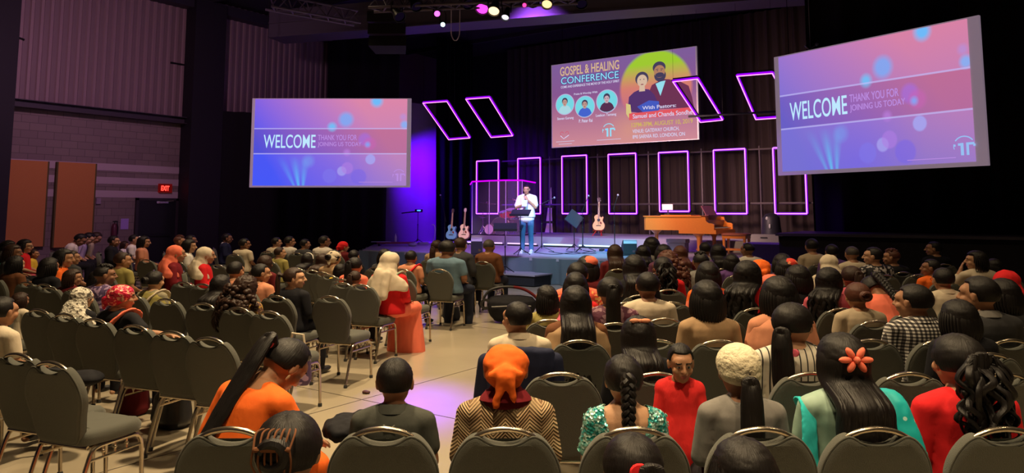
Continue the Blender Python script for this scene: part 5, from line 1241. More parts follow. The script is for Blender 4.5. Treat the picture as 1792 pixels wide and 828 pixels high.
# a small accessory set, relative to the neck pivot
def acc_mesh(kind):
    c = HCp; mb = MB()
    if kind == 'tie': mb.lathe([(.006, -.012), (.026, -.010), (.029, .0), (.026, .010), (.006, .012)], 14, mx=Matrix.Rotation(R(90), 3, 'X'), c=c+Vector((0, -.134, .030)), cap=True)
    elif kind == 'tielow': mb.lathe([(.004, -.012), (.018, -.010), (.020, .0), (.018, .010), (.004, .012)], 14, mx=Matrix.Rotation(R(90), 3, 'X'), c=c+Vector((.05, -.150, -.12)), cap=True)
    elif kind == 'flower':
        for i in range(6): mb.ell(c+Vector((.055*math.cos(i*1.05)*.7, -.128, .03+.030*math.sin(i*1.05))), (.026, .012, .013), 10, 6, mx=Matrix.Rotation(-i*1.05, 3, 'Y'))
        mb.ell(c+Vector((0, -.135, .03)), .014, 10, 8)
    elif kind == 'band': mb.tube([c+Vector((.094*math.cos(a), -.0+.0*a, .022+.102*math.sin(a))) for a in [math.pi*j/20 for j in range(21)]], .010, 8)
    elif kind == 'bow':
        for s in (-1, 1): mb.ell(c+Vector((s*.028, -.085, .10)), (.030, .014, .014), 12, 8)
        mb.ell(c+Vector((0, -.09, .10)), .012, 8, 6)
    elif kind == 'claw':
        mb.cone(c+Vector((-.04, -.165, .05)), c+Vector((.04, -.165, .05)), .008, .008, 8)
        for i in range(7):
            x = -.045+.015*i; mb.tube(smoothpath([c+Vector((x, -.165, .05)), c+Vector((x*1.1, -.160, .01)), c+Vector((x*.9, -.135, -.03))], 4), [.0028]*8+[.002], 6); mb.tube(smoothpath([c+Vector((x, -.165, .05)), c+Vector((x*1.1, -.135, .088)), c+Vector((x*.9, -.10, .092))], 4), [.0028]*8+[.002], 6)
    elif kind == 'glasses':
        for s in (-1, 1):
            mb.tube([c+Vector((s*.032+.022*math.cos(a), .097, .006+.017*math.sin(a))) for a in [2*math.pi*j/14 for j in range(14)]], .0022, 5, closed=True); mb.tube([c+Vector((s*.054, .095, .01)), c+Vector((s*.080, .0, .012))], .002, 5)
        mb.tube([c+Vector((-.01, .10, .008)), c+Vector((.01, .10, .008))], .002, 5)
    elif kind == 'earrings':
        for s in (-1, 1): mb.ell(c+Vector((s*.084, -.004, -.048)), (.005, .006, .014), 8, 6)
    return mb.mesh(kind, M['rubber'])
ACC = {}
ACCN = dict(tie='hair_tie', tielow='hair_tie', flower='flower_clip', band='hair_band', bow='bow_clip', claw='claw_clip', glasses='glasses', earrings='earrings')
def person(loc, rz, label, pose='u', hair='short', hc='k', top='white', sleeve='s', skin=1, scale=1.0, width=1.0, lower='trousers', lcol='black', scarf=None, scol=None, collar=False, shawl=None, dup=None, acc=(), shoe='black', group=None, z=0, bodym=None, topm=None, lowm=True, shoes=True):
    t = thing('person', label, 'person', (loc[0], loc[1], z), rz, group); t.scale = (scale*WR*width, scale*WR, scale); t.location.z = z+.46-.45*scale
    MT, MH = POSE[pose]; b_ = inst('body', bodym or BODY[pose], t, [SK[skin]])
    tk = 'u' if pose in 'ulrpq' else pose
    tm = top if not isinstance(top, str) else C(top)
    if top is not None: _slot('shirt', topm or get_shirt(tk, sleeve, MT), t, tm)
    if lowm: _slot('trousers' if lower == 'trousers' else 'skirt', TROU if lower == 'trousers' else SKIRT, t, C(lcol) if isinstance(lcol, str) else lcol)
    if shoes:
        for sm_ in SHOE: _slot('shoe', sm_, t, mat('shoe_'+shoe, CL[shoe], .5))
    HMX = MH @ Matrix.Translation(HC) @ Matrix.Diagonal((*BIG, 1)) @ Matrix.Translation(-HCp)
    if hair and not scarf in ('drape', 'hood'): inst('hair', get_hair(hair), t, [HM[hc]], mx=HMX)
    if scarf: _slot('headscarf' if scarf != 'knitcap' and scarf != 'cap' else 'cap', get_scarf(scarf), t, scol if not isinstance(scol, str) else C(scol), HMX)
    if collar: inst('collar', COLLAR, t, [tm if collar is True else C(collar) if isinstance(collar, str) else collar], mx=MT.copy())
    if shawl: _slot('shawl', SHAWL, t, shawl if not isinstance(shawl, str) else C(shawl), MT.copy())
    if dup: _slot('dupatta', DUP, t, C(dup) if isinstance(dup, str) else dup, MT.copy())
    for a, col in acc:
        if a not in ACC: ACC[a] = acc_mesh(a)
        inst(ACCN[a], ACC[a], t, [C(col) if isinstance(col, str) else col], mx=HMX)
    return t
def _slot(name, me, parent, m, mx=None):
    if not me.materials: me.materials.append(M['rubber'])
    return inst(name, me, parent, [m], mx=mx)
SEQ = voro('sequin_teal', (.05, .46, .44), (.55, .85, .78), 60, .55, .22, .45, 1.0)
SEQR = voro('sequin_red', (.62, .02, .06), (.95, .45, .30), 60, .80, .35, .2, .6)
LACE = voro('lace_white', (.70, .66, .56), (.12, .10, .08), 46, .72, .8, 0, .8)
KNIT = mat('knit_cream', (.72, .64, .46), .95, bump=1.0, bscale=55, var=.12)
FLW = floral('dark', (.012, .012, .018), (.45, .42, .42)); FLR = floral('redorange', (.62, .06, .03), (.85, .40, .12)); FLP = floral('maroon', (.10, .02, .05), (.30, .16, .20)); FLB = floral('violet', (.10, .06, .16), (.45, .30, .50)); FLM = floral('mustard', (.45, .26, .05), (.10, .04, .03))
REDP = voro('scarf_patterned', (.75, .05, .03), (.95, .35, .15), 40, .7, .8, 0, .4)
RY, MY, WY = YAW, 0.0, -YAW
TIERED = 1
# ================================================================== THE AUDIENCE
ORM = about(HIP, Matrix.Rotation(R(-24), 3, 'X') @ Matrix.Rotation(R(3), 3, 'Y'))
ORH = ORM @ hrot(-8, 24)
RROW = {0: 1.93, 2.6: 4.58, 1: 2.95, 2: 3.93, 3: 4.93, 4: 5.90, 5: 6.95, 6: 7.95, 7: 8.95, 8: 9.95, 9: 11.0, 10: 12.0}
MROW = {4.6: 4.65, 2: 1.98, 3: 2.95, 4: 4.0, 5: 5.06, 6: 6.05, 7: 7.02, 8: 8.02, 9: 9.0, 10: 10.0}
D = dict
PEOPLE = [
 # ---- right hand block, nearest row first
 (508, 720, 'R', 0, 'person with glittering claw clip in pinned-up black hair', 'below the orange top', D(hair='clawbun', top='black', sleeve='l', acc=[('claw', 'brown')])),
 (1106, 757, 'R', 0, 'small person with side ponytail and red scrunchie', 'below the teal top', D(hair='ponyside', top='black', acc=[('tie', 'red')])),
 (1300, 812, 'R', 0, 'person showing only the crown of brown hair', 'below the white knit cap', D(hair='bob', top='black')),
 (528, 603, 'R', 1, 'person in bright orange top with long black ponytail', 'turned right and bending over the lap', D(hero='orange')),
 (692, 625, 'R', 1, 'child in grey polo shirt with small emblem', 'short black hair, beside the aisle', D(hair='short', top='greypolo', collar=True, sleeve='s', width=.94, skin=1, hero='polo')),
 (885, 600, 'R', 1, 'person in beige zigzag sweater and knotted orange-red headscarf', 'dark red scarf at the neck', D(hair=None, scarf='knot', scol='orange', sleeve='l', hero='beige')),
 (1090, 620, 'R', 1, 'person in sequined teal blouse with thick black braid', 'bare upper back', D(hair='braid', sleeve='s', hero='teal', pose='u', width=.9, skin=0)),
 (1290, 602, 'R', 1, 'person in grey cardigan wearing cream knit cap', 'black ponytail over the back', D(hair='ponylow', scarf='knitcap', scol=KNIT, top='grey', sleeve='l', width=.9)),
 (1470, 583, 'R', 1, 'person in turquoise sari with orange flower clip', 'very long straight black hair', D(hair='longclip', hero='sari', width=.95)),
 (1672, 583, 'R', 1, 'person in bright red long-sleeved top with coral hair tie', 'curly ponytail at the right', D(hair='ponycurly', top='red', sleeve='l', acc=[('tie', 'coral')], pose='l', hero='redtop')),
 (905, 527, 'R', 2.6, 'person in white collared shirt with short black hair', 'beside the aisle, navy jacket behind', D(hair='short', top='cream', collar=True, pose='l', sleeve='l', lcol='navy')),
 (1116, 553, 'R', 2, 'person with long loose black hair and white bow clip', 'between two empty chairs', D(chair=(1150, 651, 2), hair='long', top='black', sleeve='l', acc=[('bow', 'peach')], width=.95)),
 (1386, 529, 'R', 2, 'person in black and white striped blouse', 'long black tied hair with pink tie', D(hair='ponylow', top=stripes(), sleeve='l', pose='r', acc=[('tielow', 'pink')], width=1.05)),
 (1675, 525, 'R', 2, 'person in black top with tousled dark hair and earring', 'just right of the checked shirt', D(depth=4.75, hair='bob', top='black', sleeve='l', pose='l', acc=[('earrings', 'cream')])),
 (955, 500, 'R', 3, 'person in yellow top with magenta scarf', 'short dark hair, second from the aisle', D(hair='bob', top='olive', sleeve='l', pose='l', dup='pink', width=.9, depth=6.1)),
 (1007, 500, 'R', 3, 'person wrapped in brown fringed shawl with long black hair', 'small silver clip in the hair', D(hair='longclip', top='brown', sleeve='l', shawl='tan', width=.95, depth=5.2)),
 (1361, 484, 'R', 3, 'person in peach-brown draped shawl with dark hair', 'in front of the striped blouse', D(depth=5.2, hair='bob', top='peach', sleeve='l', shawl='peach', width=.95)),
 (1598, 496, 'R', 3, 'person in black and white checked shirt', 'short black hair, head turned left', D(depth=5.2, width=1.08, hair='short', top=checks(), sleeve='l', pose='l', collar=checks())),
 (1712, 482, 'R', 3, 'person in dark jacket with pale grey collar', 'short dark hair, profile to the left', D(depth=5.2, hair='short', top='charcoal', sleeve='l', pose='l', collar='grey')),
 (1753, 488, 'R', 3, 'person in dark brown jacket with black hair', 'right of the pale grey collar', D(depth=5.75, hair='bob', top='charcoal', sleeve='l')),
 (1236, 491, 'R', 3, 'person in tan wide-necked top with dark hair', 'behind an empty chair', D(depth=5.2, hair='bob', top='tan', sleeve='s', width=.9)),
 (1007, 477, 'R', 4, 'person in red-orange patterned shawl', 'dark hair, third from the aisle', D(hair='bob', top='red', sleeve='l', shawl=FLR, width=.9)),
 (1067, 484, 'R', 4, 'person in dark red sequined top', 'long dark ponytail', D(hair='pony', top=FLP, sleeve='l')),
 (1133, 475, 'R', 4, 'person in cream shirt with short black hair', 'between dark red top and empty chair', D(chair=(1163, 556, 4), hair='short', top='cream', sleeve='s')),
 (1308, 456, 'R', 4, 'person in red sari with long black hair', 'red cloth heaped over the shoulder', D(hair='wavy', top='red', sleeve='s', shawl='red', pose='r', dup='red')),
 (1499, 494, 'R', 4, 'person in pale beige top with brown hair knot', 'leaning to the left', D(depth=6.05, hair='bun', hc='r', top='beige', sleeve='s', scale_=.9)),
 (1649, 468, 'R', 4, 'person in cream shirt and glasses', 'dark hair, left ear showing', D(hair='short', top='cream', sleeve='l', collar=True, pose='l', acc=[('glasses', 'charcoal')])),
 (1757, 472, 'R', 5, 'person in bright red headscarf', 'at the right picture edge', D(hair=None, scarf='drape', scol='red', top='red', sleeve='l', depth=6.9)),
 (1238, 458, 'R', 5, 'person in orange and pink top with black bob', 'in front of the tan wide-necked top', D(hair='bob', top='orange', sleeve='s', shawl='coral', width=.9)),
 (1489, 465, 'R', 5, 'person in rose top with brown tied hair', 'head turned to the left', D(hair='pony', hc='b', top='rose', sleeve='l', pose='l')),
 (1450, 468, 'R', 5, 'person in pink-red cardigan with black hair', 'leaning right beside the cream headscarf', D(hair='wavy', top='rose', sleeve='l', pose='r')),
 (1517, 492, 'R', 4, 'person in scarlet top with diagonal black braid', 'head bowed out of sight', D(hair='braid', top='coral', sleeve='l', pose='d', depth=7.0)),
 (1395, 464, 'R', 5, 'person in black top with smooth black bob', 'right of the patterned red scarf', D(hair='bob', top='black', sleeve='l')),
 (1345, 480, 'R', 4, 'child in coral hat', 'peeking up left of a large dark head', D(hair=None, scarf='cap', scol='coral', top='maroon', scale_=.8)),
 (1010, 458, 'R', 5, 'person in coral shawl with dark glossy hair', 'behind the coral cap', D(hair='short', top='coral', sleeve='l', shawl=FLR)),
 (1027, 448, 'R', 6, 'person in squarish coral cloth cap', 'nearest cap to the stage step', D(hair='bob', scarf='cap', scol='coral', top='maroon', sleeve='l')),
 (1110, 446, 'R', 6, 'person in dark top with long dark brown hair', 'pale clip, near the grey-topped monitor', D(hair='long', top='black', sleeve='l', dup='red')),
 (1160, 449, 'R', 6, 'person with red scrunchie in long wavy dark hair', 'scarlet top', D(hair='ponycurly', hc='k', top='red', sleeve='l', acc=[('tie', 'red')])),
 (1168, 440, 'R', 7, 'person in white shirt with reddish curly hair', 'just beyond the red scrunchie', D(hair='curly', hc='r', top='cream', sleeve='s')),
 (1226, 441, 'R', 7, 'person in pale shirt with tousled dark hair', 'orange cloth on the lap', D(hair='curlytop', top='grey', sleeve='s', dup='orange')),
 (1280, 445, 'R', 7, 'child in dark violet with purplish hair', 'left of the white tee with shaved sides', D(hair='bob', hc='k', top='purple', scale_=.85)),
 (1329, 453, 'R', 6, 'person in plain orange-red headscarf', 'left of the patterned red scarf', D(hair=None, scarf='wrap', scol='orange', top='maroon', sleeve='l')),
 (1375, 452, 'R', 6, 'person in patterned red headscarf', 'dark hair below the scarf', D(hair='bob', scarf='cap', scol=REDP, top='maroon', sleeve='l')),
 (1368, 444, 'R', 8, 'person in dark plum with black hair', 'just beyond the patterned red scarf', D(hair='bob', top='plum', sleeve='l')),
 (1448, 445, 'R', 7, 'person in cream headscarf at the right block', 'scarf falling over the shoulders', D(hair=None, scarf='drape', scol='cream', top='cream', sleeve='l')),
 (1490, 430, 'R', 8, 'person in cream tee with closely shaved head', 'left ear lit', D(hair='crop', hc='g', top='cream', sleeve='s', pose='l')),
 (1420, 417, 'R', 9, 'person in beige tee with black hair in profile', 'beside the violet-lit box', D(hair='short', top='beige', sleeve='s', pose='l')),
 (1308, 424, 'R', 9, 'person in white tee with shaved sides and short top', 'before the grey box', D(hair='crop', top='tee', sleeve='s', pose='l')),
 (1076, 428, 'R', 8, 'person in dark top with very long brown hair', 'nearest the stage between step and monitor', D(hair='longclip', hc='b', top='maroon', sleeve='l')),
 (1125, 429, 'R', 8, 'person in plum top with straight black hair', 'right of the grey-topped monitor', D(hair='long', top='plum', sleeve='l')),
 (1140, 410, 'R', 10, 'tall person in grey shirt with round black hair', 'closest to the piano tail', D(hair='bob', top='grey', sleeve='s')),
 (1161, 428, 'R', 9, 'person in dark top with black bob', 'below the piano, left of the auburn hair', D(hair='bob', top='plum', sleeve='l')),
 (1190, 430, 'R', 9, 'person with auburn hair in dark top', 'below the middle of the piano', D(hair='long', hc='r', top='maroon', sleeve='l')),
 (1234, 423, 'R', 9, 'person in grey tee with short dark hair', 'directly below the piano leg', D(hair='short', top='grey', sleeve='s')),
 (1256, 427, 'R', 8, 'person in dark top with long plum-black hair', 'left of the piano bench', D(hair='long', top='purple', sleeve='l')),
 (1455, 427, 'R', 9, 'person in near-black violet clothes', 'faint, beyond the cream headscarf', D(hair='short', top='purple', sleeve='l')),
 (1528, 432, 'R', 9, 'person in black and white flowered shirt', 'profile to the left in the dark', D(hair='short', top=FLW, sleeve='s', pose='q')),
 (1560, 436, 'R', 8, 'person in black top with greying reddish hair', 'right of the flowered shirt', D(hair='curlytop', hc='r', top='black', sleeve='l', pose='q')),
 (1634, 422, 'R', 9, 'tall person in black tee in dark profile', 'facing left near the dark curtain', D(hair='short', top='black', sleeve='s', pose='q')),
 (1629, 453, 'R', 6, 'child in orange tee in profile', 'below the tall dark profile', D(hair='short', top='orange', sleeve='s', pose='q', scale_=.85)),
 (1708, 439, 'R', 8, 'person in cream jacket with hand raised to face', 'wavy dark hair', D(hair='bob', top='cream', sleeve='l', pose='q', hero='handface')),
 (1738, 453, 'R', 8, 'person in dark patterned wine-red clothes', 'right of the cream jacket', D(hair='bob', top=FLP, sleeve='l')),
 # ---- middle block, seen from the left rear
 (6, 518, 'M', 2, 'person in cream printed shirt at the left picture edge', 'short dark hair, dark trousers', D(hair='short', top='cream', sleeve='s', pose='u', lcol='black')),
 (36, 532, 'M', 3, 'small child in cream top between chairs', 'at the left picture edge', D(hair='bob', hc='b', top='cream', scale_=.7)),
 (146, 504, 'M', 3, 'person in white lace headscarf', 'pale scarf over head and shoulders', D(hair=None, scarf='drape', scol=LACE, top='black', sleeve='l', shawl=LACE, chair=(113, 559, 3))),
 (214, 497, 'M', 3, 'person in sequined coral headscarf', 'black clothes, bare forearm on the next chair', D(hair=None, scarf='wrap', scol=SEQR, top='black', sleeve='s', dup='coral', pose='r', hero='armout', chair=(235, 575, 3))),
 (172, 489, 'M', 4, 'person in dark floral shirt with smooth black hair', 'just beyond the white lace headscarf', D(hair='bob', top=FLB, sleeve='s')),
 (184, 463, 'M', 5, 'youth with curly top hair in violet striped shirt', 'face turned right', D(hair='curlytop', top=FLB, sleeve='s', pose='r')),
 (272, 474, 'M', 4, 'person with round black bun and olive scarf', 'cream shawl over the right shoulder', D(hair='bun', top='khaki', sleeve='l', shawl='olive', dup='cream')),
 (128, 473, 'M', 5, 'person in dark red with glasses and bobbed hair', 'left of the curly-topped youth', D(hair='bob', hc='b', top='maroon', sleeve='s', pose='r', acc=[('glasses', 'charcoal')])),
 (388, 481, 'M', 4, 'person in black with very long straight black hair', 'left of the large curly brown hair', D(chair=(355, 540, 4), hair='longclip', top='black', sleeve='l')),
 (432, 484, 'M', 4, 'person with large curly brown hair', 'mustard top, three chairs from the aisle', D(chair=(416, 544, 4), hair='curly', hc='b', top=FLM, sleeve='s')),
 (515, 468, 'M', 4, 'child in black top with face in profile', 'dark hair tied back, beyond an empty chair', D(depth=7.7, hair='pony', hc='b', top='black', sleeve='l', pose='p', scale_=.9)),
 (413, 457, 'M', 5, 'person in peach top with round black hair', 'behind the cream shirt in the middle', D(hair='short', top='peach', sleeve='s')),
 (457, 461, 'M', 5, 'person in pinkish top with swept black hair', 'head turned right', D(hair='short', top='peach', sleeve='s', pose='r')),
 (465, 447, 'M', 6, 'person in maroon top with long dark hair', 'left of the olive shirt', D(hair='long', hc='b', top='maroon', sleeve='l')),
 (490, 432, 'M', 7, 'person in olive shirt with short brown hair', 'head turned right', D(hair='short', hc='b', top='olive', sleeve='s', pose='r')),
 (215, 441, 'M', 6, 'person in mustard-yellow shirt with broad back', 'dark short hair', D(hair='short', hc='b', top='olive', sleeve='s', width=1.05, pose='r')),
 (127, 438, 'M', 6, 'person in dark shirt in right profile', 'short brown hair, near the orange sleeve', D(hair='short', hc='b', top='charcoal', sleeve='s', pose='r')),
 (88, 451, 'M', 5, 'person all in black at the left', 'between pink dress and dark shirt', D(hair='bob', top='black', sleeve='l')),
 (29, 448, 'M', 5, 'person in dark brown with outstretched bare arm', 'below the pink and red dress', D(hair='bob', top='brown', sleeve='s')),
 (4, 442, 'M', 6, 'person in dark green top with black hair', 'cut by the left picture edge', D(hair='bob', top='green', sleeve='s')),
 (539, 443, 'M', 6, 'person in khaki tee with white hair band', 'long dark hair', D(hair='long', top='khaki', sleeve='s', acc=[('band', 'white')], pose='u')),
 (565, 444, 'M', 6, 'person in red top with dark shoulder-length hair', 'right of the white hair band', D(hair='long', hc='b', top='red', sleeve='s')),
 (622, 450, 'M', 6, 'person in orange-red top with dark ponytail', 'beyond the yellow sleeve', D(hair='pony', top='coral', sleeve='s')),
 (622, 474, 'M', 5, 'child in black with dark ponytail', 'below the orange-red top', D(hair='pony', hc='b', top='black', sleeve='l', scale_=.85)),
 (596, 462, 'M', 6, 'small child in bright yellow top', 'low beside the red top', D(hair='bob', top='yellow', sleeve='s', scale_=.8)),
 (684, 440, 'M', 6, 'person in red dress and long cream headscarf', 'scarf hanging down over the chair', D(hair=None, scarf='hood', scol='cream', top='red', sleeve='l', lower='skirt', lcol='coral', dup='mint', depth=8.95, chair=(632, 501, 6))),
 (585, 437, 'M', 7, 'person in white bun wrap', 'brown patterned top', D(hair='bun', scarf='wrap', scol='cream', top='tan', sleeve='s')),
 (620, 437, 'M', 8, 'person in dark top with black hair cap', 'right of the white bun wrap', D(hair='short', top='black', sleeve='l')),
 (601, 422, 'M', 9, 'person in glossy red headscarf', 'beside the white shirt, left of the stage', D(hair=None, scarf='wrap', scol='red', top='maroon', sleeve='l', pose='r')),
 (428, 417, 'M', 8, 'person in wrinkled cream shirt with broad back', 'short black hair, left side', D(hair='short', top='cream', sleeve='s', width=1.08, pose='r')),
 (484, 415, 'M', 9, 'person in cream shirt with dark parted hair', 'left of the two white shirts', D(hair='short', top='cream', sleeve='s', pose='r')),
 (507, 413, 'M', 9, 'person in white polo shirt with black hair', 'just left of a darkly dressed person', D(hair='short', top='tee', sleeve='s', pose='r')),
 (534, 418, 'M', 9, 'person in charcoal shirt', 'between two white shirts before the purple box', D(hair='short', top='charcoal', sleeve='s', pose='r')),
 (568, 412, 'M', 9, 'person in white shirt left of the red headscarf', 'short hair, head turned right', D(hair='short', top='tee', sleeve='s', pose='r')),
 (674, 436, 'M', 8, 'person in dark clothes mostly behind a cream headscarf', 'grey shawl', D(hair='bob', top='charcoal', sleeve='l')),
 (720, 438, 'M', 7, 'person in red vest over orange top', 'round black hair, near the aisle', D(hair='short', top='peach', sleeve='s', dup='red')),
 (765, 420, 'M', 9, 'person in sleeveless tan top with dark tied hair', 'left of the light blue shirt', D(hair='ponylow', hc='b', top='tan', sleeve='t', skin=0)),
 (783, 420, 'M', 9, 'person in light blue shirt with arms folded', 'broad back beside the aisle', D(depth=11.2, hair='short', top='blue', sleeve='s', width=1.25, lcol='darkjeans', pose='u')),
 (806, 415, 'M', 10, 'person in dark grey suit', 'reddish dark hair, beyond the light blue shirt', D(depth=12.5, hair='short', hc='b', top='charcoal', sleeve='j')),
 (856, 418, 'M', 9, 'person in rust-brown jacket with cropped grey hair', 'at the aisle end of the front row', D(hair='crop', hc='g', top='brown', sleeve='j', lcol='darkjeans')),
 # ---- far left seats turned to the right
 (16, 421, 'W', 0, 'person with dark hair and glasses, upper of two', 'dark clothes at the far left', D(hair='bob', top='black', sleeve='l', pose='u')),
 (24, 428, 'W', 0, 'person with dark hair and lit cheek, lower of two', 'dark clothes at the far left', D(hair='bob', hc='b', top='charcoal', sleeve='l', pose='u')),
 (45, 419, 'W', 0, 'person in bright red dress with glasses', 'pink skirt, far left', D(hair='bob', top='red', sleeve='s', lower='skirt', lcol='pink', acc=[('glasses', 'charcoal')])),
 (60, 436, 'W', 0, 'child in bright yellow tee', 'right of the red dress', D(hair='short', hc='b', top='yellow', sleeve='s', scale_=.8)),
 (113, 436, 'W', 0, 'person in orange tee at the far left', 'partly behind the dark-shirted profile', D(hair='bob', top='orange', sleeve='s')),
 (149, 409, 'W', 0, 'youth in white tee with dark hair', 'leftmost of three pale tees by the wall', D(hair='short', top='tee', sleeve='s', pose='b')),
 (163, 407, 'W', 0, 'youth in lavender tee', 'middle of three pale tees by the wall', D(hair='short', top='lavender', sleeve='s', pose='b')),
 (176, 404, 'W', 0, 'youth in beige tee', 'rightmost of three pale tees by the wall', D(hair='short', hc='b', top='beige', sleeve='s', pose='b')),
 (200, 412, 'W', 0, 'person in black jacket by the block wall', 'below the fire extinguisher', D(hair='short', top='black', sleeve='j')),
 (219, 422, 'W', 0, 'small person with white collar and brown hair', 'left of the white tee with broad back', D(hair='bob', hc='b', top='white', sleeve='s', scale_=.85)),
 (236, 410, 'W', 0, 'person in white tee with broad back near the black door', 'short black hair, bare forearms', D(hair='short', top='white', sleeve='s')),
 (253, 413, 'W', 0, 'person in light pink shirt with white bow', 'right beside the white tee', D(hair='bob', top='peach', sleeve='s', acc=[('bow', 'white')])),
 (315, 412, 'W', 0, 'person with curly auburn hair', 'dark clothes, near the black pillar', D(hair='curlytop', hc='r', top='maroon', sleeve='l')),
 (335, 411, 'W', 0, 'person barely lit with dark hair', 'beyond the white tee by the pillar', D(hair='short', top='black', sleeve='l')),
 (332, 419, 'W', 0, 'person in white tee with straight dark hair', 'right of the coral headscarf', D(hair='bob', top='white', sleeve='s')),
 (310, 429, 'W', 0, 'person in salmon-coral headscarf and dark red clothes', 'below the auburn curls', D(hair=None, scarf='drape', scol='coral', top='darkred', sleeve='l')),
 (362, 432, 'W', 0, 'person in cream headscarf and red top on the left', 'near the black pillar', D(hair=None, scarf='drape', scol='cream', top='red', sleeve='l')),
 (398, 408, 'W', 0, 'person in navy suit with white shirt collar', 'seated by the black curtain, turned right', D(hair='short', top='navy', sleeve='j', collar='white')),
]
# ---- empty chairs, by the top of the handle
EMPT = [
 (443, 748, 'R', 1, None), (982, 652, 'R', 2, 'empty grey chair directly beyond the beige zigzag sweater'), (1272, 659, 'R', 2, 'empty grey chair left of the cream knit cap'),
 (1592, 648, 'R', 2, 'empty grey chair between turquoise sari and bright red top'), (1757, 650, 'R', 2, 'empty grey chair right of the bright red top'),
 (1478, 655, 'R', 2, 'empty grey chair hidden behind the turquoise sari'),
 (1148, 606, 'R', 3, 'empty grey chair beyond the white bow clip'), (1524, 588, 'R', 3, 'empty grey chair between flower clip and checked shirt'), 
 (1455, 550, 'R', 4, 'empty grey chair behind the pink-red cardigan'),
 (1570, 548, 'R', 4, 'empty grey chair left of the checked shirt'), (1262, 552, 'R', 4, 'empty grey chair directly beyond the tan wide-necked top'),
 (1718, 556, 'R', 4, 'empty grey chair beyond the pale grey collar'),
 (1175, 522, 'R', 5, 'empty grey chair right of the cream shirt in the right block'), (1100, 523, 'R', 5, 'empty grey chair right of the dark red sequined top'),
 (1423, 523, 'R', 5, 'empty grey chair below the smooth black bob'), (1600, 520, 'R', 5, 'empty grey chair left of the person in cream shirt and glasses'),
 (1100, 500, 'R', 6, 'empty grey chair beyond the dark red sequined top'), (1560, 500, 'R', 6, 'empty grey chair right of the diagonal black braid'), (1290, 500, 'R', 6, 'empty grey chair left of the red sari'), (1700, 503, 'R', 6, 'empty grey chair below the cream jacket'),
 (1060, 490, 'R', 7, 'empty grey chair right of the coral cloth cap'), (1060, 478, 'R', 7.9, None), (1608, 478, 'R', 8, 'empty grey chair left of the orange tee child'), (1780, 478, 'R', 7, 'empty grey chair at the right edge beyond the red headscarf'),
 (88, 640, 'M', 2, 'empty grey chair nearest the lower left corner'), (30, 620, 'M', 2, 'empty grey chair just left of the nearest lower-left chair'),
 (366, 590, 'M', 3, 'empty grey chair second from the orange top in the near left row'), (300, 580, 'M', 3, 'empty grey chair with orange arm resting behind it in the near left row'),
 (430, 598, 'M', 3, None), (66, 551, 'M', 3, 'empty grey chair near the left edge behind the cream-topped child'), (165, 567, 'M', 3, 'empty grey chair between the lace headscarf and the sequined coral headscarf'),
 (290, 535, 'M', 4, 'empty grey chair in front of the olive scarf with bun'), (470, 548, 'M', 4, 'empty grey chair right of the large curly brown hair'), (512, 526, 'M', 4.35, None),
 (35, 513, 'M', 4, 'empty grey chair in the second left row at the picture edge'), (75, 516, 'M', 4, 'empty grey chair in the second left row, second from the edge'),
 (577, 521, 'M', 5, 'empty grey aisle chair above the orange top'), (493, 515, 'M', 5, 'empty grey chair beside the profile child in black'), 
 (320, 505, 'M', 5, 'empty grey chair beyond the olive scarf with bun'), (354, 503, 'M', 5, 'empty grey chair left of the long straight black hair'),
 (700, 487, 'M', 7, 'empty grey aisle chair directly right of the red dress'), (745, 475, 'M', 8, 'empty grey aisle chair below the light blue shirt'), (668, 478, 'M', 7, None), 
 (775, 458, 'M', 8.9, None), (285, 470, 'M', 6, 'empty grey chair right of the mustard-yellow shirt'), (310, 460, 'M', 7, 'empty grey chair below the salmon-coral headscarf'), (240, 470, 'M', 6.0, None),
 (345, 458, 'M', 7, 'empty grey chair below the white tee by the pillar'), (380, 458, 'M', 7, 'empty grey chair below the cream headscarf on the left'), (255, 462, 'M', 7, 'empty grey chair beyond the mustard-yellow shirt'),
]
def rotz(v, a): return Vector((v.x*math.cos(a)-v.y*math.sin(a), v.x*math.sin(a)+v.y*math.cos(a), 0))
FACE = {'R': YAW, 'M': R(15), 'W': -YAW}
